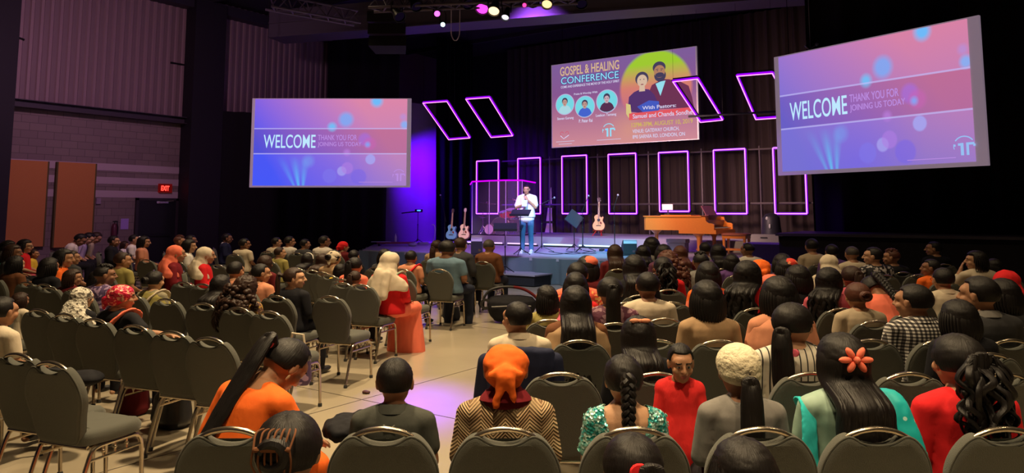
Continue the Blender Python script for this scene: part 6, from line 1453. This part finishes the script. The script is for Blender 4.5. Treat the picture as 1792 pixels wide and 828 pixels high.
def solve_people():
    S = []
    for i, (px, py, B, row, s1, s2, kw) in enumerate(PEOPLE):
        if B == 'R' and px > 1400 and kw.get('pose') == 'l' and px != 1712 and px != 1598: kw['pose'] = 'u'
        pose = kw.get('pose', 'u'); hl = POSE[pose][1] @ (HC+Vector((0, -.01, .122*BIG.z)))
        if kw.get('hero') == 'orange': hl = ORH @ (HC+Vector((0, -.01, .115*BIG.z)))
        child = kw.get('scale_', 1) < .9; x, z = ray(px, py); w_ = .9
        rz_ = FACE[B]-(R(30) if kw.get('hero') == 'orange' else 0)
        near = (B == 'R' and row < 3) or (B == 'M' and row < 4); rows = RROW if B == 'R' else MROW
        zt = -.495*(hl.z/1.3425)**.8 if not child else -.68
        Yt = min(zt/z, 17.5) if z < -.004 else 15.0
        def Y_of(r_): return rows[r_]+.285+hl.y*w_ if B == 'R' else (rows[r_]+.285+hl.y*w_)/(x*SY+CY)
        if near: Y = Y_of(row); free = 0
        elif B == 'W': Y = Yt; free = 3.0
        else:
            if B == 'M': Yt *= .57/.495
            Y = min((Y_of(r_) for r_ in rows if abs(r_-row) <= 1 and r_ > (3.5 if B == 'M' else 2.7)), key=lambda v: abs(v-Yt)); free = .5
        if kw.get('depth'): Y = kw['depth']; free = 0
        S.append(dict(i=i, x=x, z=z, Y=Y, Y0=Y, free=free, hl=hl, B=B, child=child, rz=rz_))
    def org(s):
        sc = ((EYE+s['z']*s['Y'])-.46)/(s['hl'].z-.45); sc = max(.52 if s['child'] else .66, min(.93, sc)); P = cam2w(s['x']*s['Y'], s['Y'], 0)
        return P-rotz(Vector((s['hl'].x, s['hl'].y, 0))*sc*WR, s['rz']), sc
    fixed = []
    for (px, py, B, row, lab) in EMPT:
        if lab is None: continue
        x, z = ray(px, py); rows = RROW if B == 'R' else MROW; Y = rows[row] if B == 'R' else rows[row]/(x*SY+CY); P = cam2w(x*Y, Y, 0); fixed.append(P+rotz(Vector((0, .285, 0)), FACE[B]))
    for it in range(220):
        mv = False
        for s in S: s['o'], s['s'] = org(s)
        for a in range(len(S)):
            A = S[a]
            for b_ in range(a+1, len(S)):
                B = S[b_]; d = (A['o']-B['o']).length
                if d < .46:
                    f, n = (A, B) if A['Y'] > B['Y'] else (B, A); st = .03
                    if f['free'] and f['Y']-f['Y0'] < f['free']: f['Y'] += st; mv = True
                    if n['free'] and n['Y0']-n['Y'] < n['free']*.8: n['Y'] -= st; mv = True
        for A in S:
            if not A['free']: continue
            for q_ in fixed:
                if (A['o']-q_).length < .42:
                    far = -A['o'].x*SY+A['o'].y*CY > -q_.x*SY+q_.y*CY
                    if far and A['Y']-A['Y0'] < A['free']: A['Y'] += .03; mv = True
                    elif not far and A['Y0']-A['Y'] < A['free']: A['Y'] -= .03; mv = True
        if not mv: break
    for s in S: s['o'], s['s'] = org(s)
    bad = [(PEOPLE[a['i']][4], PEOPLE[b_['i']][4], round((a['o']-b_['o']).length, 2)) for k, a in enumerate(S) for b_ in S[k+1:] if (a['o']-b_['o']).length < .40]
    return S, bad
SOL, BAD = solve_people()
for b_ in BAD: print('CLOSE', b_)
for s in SOL:
    zz_ = .46-.45*s['s']+s['s']*s['hl'].z
    if abs(zz_-(EYE+s['z']*s['Y'])) > .03: print('HEIGHT', PEOPLE[s['i']][4], round(s['s'], 2), round(zz_, 2), round(EYE+s['z']*s['Y'], 2))
# ---- custom meshes for the nearest people
def teal_blouse():
    me = shirt_mesh('blouse', I4, sleeve=.72, infl=.014, z1=.98, amp=.004, voxel=.010)
    bm = bmesh.new(); bm.from_mesh(me)
    dl = [v for v in bm.verts if v.co.z > .985-.0*abs(v.co.x) and abs(v.co.x) < .11 or (v.co.y < 0 and (abs(v.co.x)/.118)**2+((v.co.z-1.06)/.20)**2 < 1)]
    bmesh.ops.delete(bm, geom=dl, context='VERTS'); bm.to_mesh(me); bm.free(); return me
def jitter_sequins(parent, mt, n=420, zr=(.62, 1.02)):
    rnd = random.Random(5); mb = MB(); src = [v.co.copy() for v in parent.data.vertices]; no = [v.normal.copy() for v in parent.data.vertices]
    for i in range(n):
        k = rnd.randrange(len(src)); p, nn = src[k], no[k]
        if p.z < zr[0]: continue
        t = nn.orthogonal().normalized(); t = Matrix.Rotation(rnd.uniform(0, 6.28), 3, nn) @ t; u = nn.cross(t); r_ = rnd.uniform(.007, .014); tilt = nn*rnd.uniform(-.004, .006)
        c = p+nn*.004; mb.add([c+t*r_+tilt, c+u*r_, c-t*r_-tilt, c-u*r_, c+t*r_+tilt+nn*.001, c+u*r_+nn*.001, c-t*r_-tilt+nn*.001, c-u*r_+nn*.001], [(0, 1, 2, 3), (7, 6, 5, 4), (0, 4, 5, 1), (1, 5, 6, 2), (2, 6, 7, 3), (3, 7, 4, 0)])
    o = mb.build('sequins', mt, parent, smooth=False); o['kind'] = 'stuff'; return o
ORM_ = about(HIP, Matrix.Rotation(R(-20), 3, 'X') @ Matrix.Rotation(R(4), 3, 'Y'))
ORH_ = 0
def orange_person(t_args):
    arms = {-1: ARM0[-1], 1: (Vector((.170, -.035, .975)), Vector((.25, .16, .80)), Vector((.10, .36, .84)), Vector((-.35, .9, -.05)), Vector((.1, -.2, -1)))}
    bm_ = body_mesh('bent_body', ORM, ORH, arms=arms, voxel=.0065); sm = shirt_mesh('orange_top', ORM, arms=arms, sleeve=1.35, infl=.014, z1=1.02)
    return bm_, sm
def emblem(t, mt):
    g = MB()
    for s in (-1, 1):
        p = smoothpath([(s*.028, 0, .012), (s*.014, 0, .004), (s*.012, 0, 0), (s*.014, 0, -.004), (s*.028, 0, -.012)], 4) if False else [Vector((.022*math.cos(R(a))*1.0, 0, s*.014+(-s)*.012*math.sin(R(a)))) for a in range(0, 181, 15)]
        g.tube(p, .0032, 6, flat=.6)
    o_ = g.build('emblem', mt, t, loc=(0, -.158, .975), rot=(R(8), 0, 0)); o_.scale = (1.3, 1, 1.3); return o_
POB = {}; CHP = []
for s in SOL:
    px, py, B, row, s1, s2, kw = PEOPLE[s['i']]; kw = dict(kw); kw.pop('scale_', None); kw.pop('depth', None); chp = kw.pop('chair', None); hero = kw.pop('hero', None); lab = s1+', '+s2
    if len(lab.split()) > 16: lab = ' '.join(lab.split()[:16]); print('LONG', lab)
    kw['scale'] = s['s']; kw['skin'] = kw.get('skin', (0, 1, 1, 2)[s['i'] % 4]); o = s['o']; rz = s['rz']
    if hero == 'orange':
        bm_, sm = orange_person(None); POSE['o'] = (ORM, ORH); BODY['o'] = bm_
        t = person(o, rz, lab, pose='o', hair='ponydown', top='orange', topm=sm, skin=1, scale=s['s'], acc=[('tie', 'pink'), ('earrings', 'tan')], lcol='orange', lower='skirt')
    elif hero == 'teal':
        tm_ = teal_blouse(); t = person(o, rz, lab, topm=tm_, top=SEQ, **kw)
        jitter_sequins([c for c in t.children if c.name.startswith('shirt')][0], mat('sequin_flakes', (.30, .72, .66), .25, .5))
    elif hero == 'beige':
        t = person(o, rz, lab, top=zigzag(), **kw); _slot('neck_scarf', COLLAR, t, C('darkred')).scale = (1.25, 1.25, 1.02); 
        mb = MB(); mb.rings([[Vector((rx*math.cos(a), -.036+ry*math.sin(a), z)) for a in [2*math.pi*j/24 for j in range(24)]] for z, rx, ry in ((1.13, .068, .066), (1.09, .082, .08), (1.05, .125, .10), (1.02, .13, .108))])
        _slot('red_scarf', blob(mb, .009, 4, .006, (16, 16, 16), 'red_scarf'), t, C('darkred'))
    elif hero == 'sari':
        t = person(o, rz, lab, top=mat('sheer_teal', (.28, .42, .34), .6, var=.1), sleeve='s', acc=[('flower', 'coral')], lower='skirt', lcol='teal', **kw)
        mb = MB(); p = smoothpath([(.06, .12, .90), (.13, .05, 1.0), (.17, -.06, 1.02), (.20, -.13, .90), (.235, -.17, .74), (.26, -.19, .56), (.27, -.20, .36), (.27, -.20, .20)], 6); mb.tube(p, [.06+.02*math.sin(i/8) for i in range(len(p))], 12, flat=.30)
        mb2 = MB(); p2 = smoothpath([(-.10, .13, .84), (-.17, .06, .97), (-.19, -.05, .99), (-.205, -.10, .90), (-.215, -.12, .76), (-.20, -.12, .62)], 6); mb2.tube(p2, [.045]*len(p2), 12, flat=.3)
        if 'dots' not in MC:
            m, nt, b = nodes_mat('dots'); v = nt.nodes.new('ShaderNodeTexVoronoi'); v.inputs['Scale'].default_value = 15; v.inputs['Randomness'].default_value = .25; tc = nt.nodes.new('ShaderNodeTexCoord'); nt.links.new(tc.outputs['Object'], v.inputs['Vector']); q = NT(nt)
            nt.links.new(q.mix(q.m('LESS_THAN', v.outputs['Distance'], .16), (.01, .40, .42), (.45, .75, .70)), b.inputs['Base Color']); b.inputs['Roughness'].default_value = .4; MC['dots'] = m
        _slot('sari_end', blob(mb, .009, 4, .006, (14, 14, 8), 'sari_end'), t, MC['dots']); _slot('sari_border', blob(mb2, .009, 4, .006, (14, 14, 8), 'sari_border'), t, C('teal'))
    elif hero == 'polo':
        t = person(o, rz, lab, **kw); emblem(t, mat('emblem_grey', (.6, .62, .58), .5))
    elif hero == 'redtop':
        t = person(o, rz, lab, **kw); MB().ell((.03, -.150, 1.005), (.020, .004, .015), 14, 8).build('collar_patch', mat('patch_blue', (.15, .25, .45), .6), t)
    elif hero == 'armout':
        arms = {-1: ARM0[-1], 1: (Vector((.190, -.035, .975)), Vector((.40, -.06, .83)), Vector((.58, .06, .80)), Vector((.8, .5, -.3)), Vector((0, 0, -1)))}
        t = person(o, rz, lab, bodym=body_mesh('arm_out_body', I4, POSE['r'][1], arms=arms), topm=shirt_mesh('black_top', I4, arms=arms, sleeve=.7), **kw)
    elif hero == 'handface':
        arms = {1: ARM0[1], -1: (Vector((-.190, -.035, .975)), Vector((-.24, .14, .80)), Vector((-.14, .13, 1.04)), Vector((.25, -.1, 1)), Vector((.9, -.3, 0)))}
        t = person(o, rz, lab, bodym=body_mesh('hand_raised_body', I4, POSE['q'][1], arms=arms), topm=shirt_mesh('cream_jacket', I4, arms=arms, sleeve=1.6, infl=.02), **kw)
    else:
        t = person(o, rz, lab, **kw)
    POB[s['i']] = t
    # every sitter has a chair: seat centre under the hips
    cs = 1.0
    cl_ = 'grey banquet chair holding the '+s1.replace('tall person', 'person')
    wl_n = cl_.split()
    cx_, cy_, crz = o.x, o.y, FACE[B]
    if hero == 'orange': q_ = at_depth(446, 748, RROW[1]+.285); cx_, cy_ = q_.x+.0, q_.y
    if chp:
        x_, z_ = ray(chp[0], chp[1]); Y_ = RROW[chp[2]] if B == 'R' else MROW[chp[2]]/(x_*SY+CY); q_ = cam2w(x_*Y_, Y_, 0)+rotz(Vector((0, .285, 0)), FACE[B]); cx_, cy_ = q_.x, q_.y
    CHP.append((cx_, cy_)); make_chair((cx_, cy_), crz, ' '.join(wl_n[:15]))

occ = list(CHP); skipped = []
for (px, py, B, row, lab) in EMPT:
    if lab is None: continue
    x, z = ray(px, py)
    Y = (RROW[row] if B == 'R' else MROW[row]/(x*SY+CY)); P = cam2w(x*Y, Y, 0); o = P+rotz(Vector((0, .285, 0)), FACE[B])
    near = [q_ for q_ in occ if (q_[0]-o.x)**2+(q_[1]-o.y)**2 < .36**2]
    if near: skipped.append((lab, near[0])); print('NEAR', lab, [PEOPLE[s_['i']][4] for s_ in SOL if (Vector((s_['o'].x, s_['o'].y, 0))-o).length < .36]); continue
    make_chair((o.x, o.y), FACE[B], lab); occ.append((o.x, o.y))
print('EMPTY CHAIRS SKIPPED', [s_[0] for s_ in skipped]); print('CHAIRS', CHN[0])

# ---- the speaker on the stage
SA = at_z(922, 443, STG); SYd = Yd(SA); ht = at_depth(921, 325, SYd).z-STG; ssc = ht/1.66
UPM = Matrix.Translation((0, 0, .38))
def speaker():
    arms = {-1: (Vector((-.190, -.035, .975)), Vector((-.235, .06, .745)), Vector((-.06, .20, .92)), Vector((.5, .1, .75)), Vector((.2, -1, 0))), 1: (Vector((.190, -.035, .975)), Vector((.26, .02, .735)), Vector((.06, .21, .80)), Vector((-.9, .3, .1)), Vector((0, .2, 1)))}
    legs = {s: (Vector((s*.09, .0, .90)), Vector((s*.105, .015, .50)), Vector((s*.11, -.02, .09)), Vector((s*.14, .12, .03))) for s in (-1, 1)}
    mh = UPM @ hrot(0, 10); mb = None
    global LEG0
    me = None
    # body
    b_ = MB(); torso_rings(b_, UPM); b_.ell((0, -.0, .92), (.16, .12, .11), 20, 12); head_prims(b_, mh, big=1.0)
    for s in (-1, 1):
        sh, el, wr, hd, pn_ = arms[s]; b_.cone(UPM @ sh, UPM @ el, .050, .039, 14); b_.cone(UPM @ el, UPM @ wr, .040, .026, 12); hand(b_, UPM @ wr, hd, pn_, .8, s)
        h, k, a, f = legs[s]; b_.cone(h, k, .084, .058, 16); b_.cone(k, a, .056, .036, 14); b_.ell(a+Vector((0, .06, -.05)), (.042, .11, .036), 12, 8)
    me = blob(b_, .0075, 5, name='standing_body')
    for k in (SK[0], M['eye_white'], M['iris'], M['lips'], M['brow']): me.materials.append(k)
    inv = mh.inverted(); idx = [0]*len(me.polygons)
    for p in me.polygons:
        c = (inv @ p.center)-HC
        if c.length < .14 and c.y > .05:
            for s in (-1, 1):
                if abs(c.x-s*.031) < .0125 and abs(c.z-.007) < .0058 and c.y > .08: idx[p.index] = 2 if abs(c.x-s*.031) < .0055 else 1
                if abs(c.x-s*.031) < .019 and abs(c.z-.029) < .0045 and c.y > .07: idx[p.index] = 4
            if abs(c.x) < .023 and -.066 < c.z < -.042 and c.y > .084: idx[p.index] = 3
    me.polygons.foreach_set('material_index', idx)
    t = thing('person', 'person standing on stage in white tee and jeans holding a microphone', 'person', (SA.x, SA.y, STG), math.pi+YAW-R(12), None, ssc)
    inst('body', me, t)
    sm = MB(); torso_rings(sm, UPM, .022, .50, 1.06, .03); sm.ell((0, 0, .84), (.195, .15, .10), 20, 10)
    for s in (-1, 1): sh, el = UPM @ arms[s][0], UPM @ arms[s][1]; sm.cone(sh, sh.lerp(el, .78), .068, .066, 14)
    _slot('shirt', blob(sm, .011, 5, .006, (8, 8, 5), 'tee'), t, mat('tee_white', (.82, .80, .80), .8))
    tr = MB(); tr.ell((0, 0, .90), (.172, .132, .10), 20, 12)
    for s in (-1, 1): h, k, a, f = legs[s]; tr.cone(h, k, .096, .072, 16); tr.cone(k, a, .070, .054, 14)
    _slot('jeans', blob(tr, .011, 5, .006, (9, 9, 9), 'jeans'), t, mat('denim', (.07, .16, .30), .8, bump=.3, bscale=60, var=.3))
    for s in (-1, 1):
        a = legs[s][2]; x = MB(); x.ell((a.x+s*.01, .06, .045), (.048, .135, .045), 16, 10); x.ell((a.x, -.02, .07), (.045, .06, .06), 12, 8); x.box((a.x+s*.01, .05, .012), (.09, .27, .024))
        _slot('shoe', blob(x, .008, 3, 0, name='shoe'), t, mat('shoe_white', (.80, .78, .80), .5))
    inst('hair', get_hair('short'), t, [HM['k']], mx=mh @ Matrix.Translation(HC) @ Matrix.Translation(-HCp))
    mc = thing('microphone', 'handheld black microphone held to the mouth by the speaker on stage', 'microphone', t.matrix_basis @ (UPM @ Vector((-.02, .225, .90))), t.rotation_euler.z, None, ssc)
    dv = Vector((.02, -.06, .16)).normalized(); MB().tube([Vector((0, 0, -.06)), dv*.12], [.010, .016], 10).build('handle', M['black_plastic'], mc); MB().ell(dv*.14, .027, 12, 10).build('grille', M['black_metal'], mc)
    ph = thing('paper_notes', 'small pale sheet held in the lower hand of the speaker on stage', 'notes', t.matrix_basis @ (UPM @ Vector((.0, .27, .84))), t.rotation_euler.z, None, ssc)
    MB().box((0, 0, 0), (.13, .008, .19), mx=Matrix.Rotation(R(35), 3, 'X')).build('sheet', mat('notes_cyan', (.45, .68, .75), .6), ph, smooth=False)
speaker()
# ---- the standing child in red, looking back at the camera
KA = at_depth(1188, 598, 3.62)
KS = KA.z/1.66
KB = Vector((1.42, 1.25, 1.22))
def kid():
    km = Matrix.Translation((0, 0, .38)); mh = km @ hrot(14, 10); arms = {s: (Vector((s*.165, -.03, .97)), Vector((s*.21, .02, .74)), Vector((s*.17, .12, .56)), Vector((0, .4, -.9)), Vector((-s, 0, 0))) for s in (-1, 1)}
    legs = {s: (Vector((s*.085, .0, .90)), Vector((s*.10, .015, .50)), Vector((s*.10, -.02, .09)), Vector((s*.12, .12, .03))) for s in (-1, 1)}
    b_ = MB(); torso_rings(b_, km); b_.ell((0, 0, .92), (.155, .12, .11), 20, 12); head_prims(b_, mh, big=KB)
    for s in (-1, 1):
        sh, el, wr, hd, pn_ = arms[s]; b_.cone(km @ sh, km @ el, .046, .036, 14); b_.cone(km @ el, km @ wr, .036, .026, 12); hand(b_, km @ wr, hd, pn_, .4, s)
        h, k, a, f = legs[s]; b_.cone(h, k, .080, .056, 16); b_.cone(k, a, .052, .036, 14); b_.ell(a+Vector((0, .06, -.05)), (.042, .11, .036), 12, 8)
    me = blob(b_, .0085, 4, name='child_body')
    for k in (SK[1], M['eye_white'], M['iris'], M['lips'], M['brow']): me.materials.append(k)
    inv = mh.inverted(); idx = [0]*len(me.polygons)
    for p in me.polygons:
        c = (inv @ p.center)-HC; c = Vector((c.x/KB.x, c.y/KB.y, c.z/KB.z))
        if c.length < .14 and c.y > .05:
            for s in (-1, 1):
                if abs(c.x-s*.031) < .0125 and abs(c.z-.007) < .0065 and c.y > .078: idx[p.index] = 2 if abs(c.x-s*.031) < .0065 else 1
                if abs(c.x-s*.031) < .019 and abs(c.z-.029) < .0045 and c.y > .07: idx[p.index] = 4
            if abs(c.x) < .023 and -.066 < c.z < -.042 and c.y > .084: idx[p.index] = 3
    me.polygons.foreach_set('material_index', idx)
    sc_ = KA.z/(km @ HC+Vector((0, 0, .15))).z
    t = thing('person', 'small child in red dress standing and facing the camera between chairs', 'person', (KA.x, KA.y, 0), math.pi+YAW-R(12), None, (sc_*.84, sc_, sc_))
    inst('body', me, t)
    sm = MB(); torso_rings(sm, km, .018, .50, 1.06, .03)
    sm.rings([[Vector((rx*math.cos(a), ry*math.sin(a), z)) for a in [2*math.pi*j/24 for j in range(24)]] for z, rx, ry in ((1.1, .17, .13), (.9, .20, .16), (.6, .27, .22))])
    for s in (-1, 1): sh, el, wr = [km @ v for v in arms[s][:3]]; sm.cone(sh, el, .058, .052, 14); sm.cone(el, el.lerp(wr, .7), .052, .045, 12)
    _slot('dress', blob(sm, .012, 5, .008, (8, 8, 5), 'dress'), t, cloth('kid_red', (.62, .02, .02)))
    o = inst('hair', get_hair('short'), t, [HM['k']], mx=mh @ Matrix.Translation(HC) @ Matrix.Diagonal((*KB, 1)) @ Matrix.Translation(-HCp))
kid()

# ================================================================== SMALL THINGS AMONG THE SEATS
# navy jacket hung over the chair behind the white collared shirt
jk = thing('jacket', 'dark navy jacket hung over the chair behind the white collared shirt', 'jacket', (0, 0, 0))
o11 = [s for s in SOL if PEOPLE[s['i']][0] == 905][0]['o']; jk.location = (o11.x, o11.y, 0); jk.rotation_euler = (0, 0, YAW)
mb = MB(); mb.rings([[Vector((rx*math.copysign(abs(math.cos(a))**.6, math.cos(a)), y+ry*math.sin(a), z)) for a in [2*math.pi*j/28 for j in range(28)]] for z, rx, ry, y in ((.89, .13, .03, -.285), (.87, .20, .055, -.285), (.78, .225, .07, -.27), (.55, .225, .07, -.235), (.42, .21, .06, -.22))])
_slot('cloth', blob(mb, .012, 5, .010, (9, 9, 4), 'jacket_cloth'), jk, C('navy'))
for s_ in (-1, 1): mb = MB(); mb.cone((s_*.21, -.26, .80), (s_*.25, -.25, .52), .05, .04); _slot('sleeve', blob(mb, .012, 4, .006, name='jacket_sleeve'), jk, C('navy'))
# black carrier with handle at the head of the aisle
A = at_z(885, 566, 0)
bg = thing('infant_carrier', 'black infant carrier with wide curved handle on the floor by the aisle', 'infant carrier', (A.x, A.y+.15, 0), YAW, None, 1.0)
mb = MB(); mb.rings([[Vector((rx*math.cos(a), y+ry*math.sin(a), z)) for a in [2*math.pi*j/24 for j in range(24)]] for z, rx, ry, y in ((.02, .26, .18, 0), (.10, .33, .22, 0), (.22, .38, .25, 0), (.32, .38, .25, .02), (.38, .33, .2, .05), (.40, .2, .12, .06))])
_slot('shell', blob(mb, .014, 4, .006, name='carrier_shell'), bg, C('black'))
hd_ = smoothpath([(-.44, 0, .20), (-.42, 0, .38), (-.30, 0, .50), (-.05, 0, .54), (.20, 0, .50), (.40, 0, .36), (.42, 0, .22)], 6); MB().tube(hd_, .020, 10).build('carry_handle', M['black_plastic'], bg)
MB().tube(hd_[20:32], .023, 10).build('red_trim', C('maroon'), bg); MB().lathe([(.045, -.02), (.085, -.02), (.085, .02), (.045, .02)], 20, mx=Matrix.Rotation(R(90), 3, 'X'), c=(-.40, -.05, .28), cap=False).build('pivot_ring', M['black_plastic'], bg)
MB().tube([(-.3, -.22, .26), (0, -.27, .28), (.3, -.22, .27)], .008).build('piping', mat('pipe_trim', (.3, .3, .3), .5), bg)
# purse on the chair right of the curly hair, bags and things beneath the chairs
A = at_depth(522, 560, 5.35)
pu_ = thing('handbag', 'patterned violet and white handbag beside the empty aisle chair', 'handbag', (A.x, A.y, .50), 0)
mb = MB(); mb.rings([[Vector((rx*math.cos(a), ry*math.sin(a), z)) for a in [2*math.pi*j/20 for j in range(20)]] for z, rx, ry in ((0, .12, .05), (.04, .14, .07), (.18, .13, .06), (.24, .11, .03))]); _slot('bag_body', blob(mb, .010, 3, .004, name='bag_body'), pu_, FLB)
MB().tube([(-.09, 0, .22), (-.06, 0, .34), (.06, 0, .34), (.09, 0, .22)], .008).build('handle', C('cream'), pu_)
A = at_z(640, 689, 0); tag(MB().ell((0, 0, .014), (.040, .028, .016), 14, 8).ell((.02, .012, .014), (.022, .018, .013), 10, 6).build('dark_pebble', mat('crumb', (.06, .012, .008), .7), loc=A), 'small dark red-brown scrap lying on the aisle floor', 'scrap')
A = at_z(835, 556, 0); wb = thing('clear_bottle', 'clear plastic bottle standing on the floor at the aisle head', 'bottle', A)
m, nt, b = nodes_mat('clear_plastic'); b.inputs['Base Color'].default_value = (.9, .85, 1, 1); b.inputs['Alpha'].default_value = .3; b.inputs['Roughness'].default_value = .1; M['clear'] = m
MB().lathe([(0, 0), (.035, 0), (.036, .06), (.033, .08), (.036, .10), (.036, .17), (.014, .22), (.014, .24), (0, .24)], 16).build('bottle', M['clear'], wb); MB().lathe([(0, .24), (.016, .24), (.016, .26), (0, .26)], 12).build('cap', C('white'), wb)
for (px, py, Y, lab, mt_, sz) in ((955+0, 0, 0, None, None, 0),):
    pass
def handbag(px, py, lab, mt_, s_=1.0, z=0):
    A = at_z(px, py, z); t = thing('bag', lab, 'bag', A, random.uniform(-.5, .5), None, s_); mb = MB(); mb.rings([[Vector((rx*math.copysign(abs(math.cos(a))**.6, math.cos(a)), ry*math.sin(a), z_)) for a in [2*math.pi*j/20 for j in range(20)]] for z_, rx, ry in ((0, .16, .10), (.05, .19, .13), (.22, .17, .11), (.30, .13, .05))])
    _slot('bag_body', blob(mb, .013, 3, .008, name='bag_body'), t, mt_); MB().tube(smoothpath([(-.1, 0, .28), (-.07, .02, .40), (.07, .02, .40), (.1, 0, .28)], 4), .009).build('strap', mt_, t)
handbag(300, 745, 'dark shiny bag on the floor under the near left row', mat('bag_dark', (.012, .013, .016), .35), 1.0)
handbag(232, 722, 'dark maroon bag on the floor under the near left row', C('maroon'), 1.0)
handbag(790, 560, 'black bag on the floor beside the light blue shirt', C('black'), .9)
ph_ = thing('dark_bundle', 'dark lacy bundle held on the lap of the orange top', 'bundle', at_depth(606, 748, 3.35)); mb = MB(); mb.ell((0, 0, 0), (.10, .13, .05), 14, 10); mb.ell((.06, .05, .02), (.05, .05, .04), 10, 8); _slot('cloth', blob(mb, .010, 2, .012, (20, 20, 20), 'bundle'), ph_, C('black')); ph_.rotation_euler = (0, 0, YAW)
tr = at_b(36, 700, -3.6)
tray = thing('black_shoulder_bag', 'black soft bag on the seat in the near left row', 'bag', (MB and at_depth(150, 660, 5.4))); mb = MB(); mb.ell((0, 0, 0), (.16, .11, .05), 16, 10); _slot('bag_body', blob(mb, .010, 3, .008, name='tray_bag'), tray, C('black')); tray.location.z = .53
# draped jacket on the chair by the navy suit
nv = [s for s in SOL if PEOPLE[s['i']][0] == 398][0]['o']
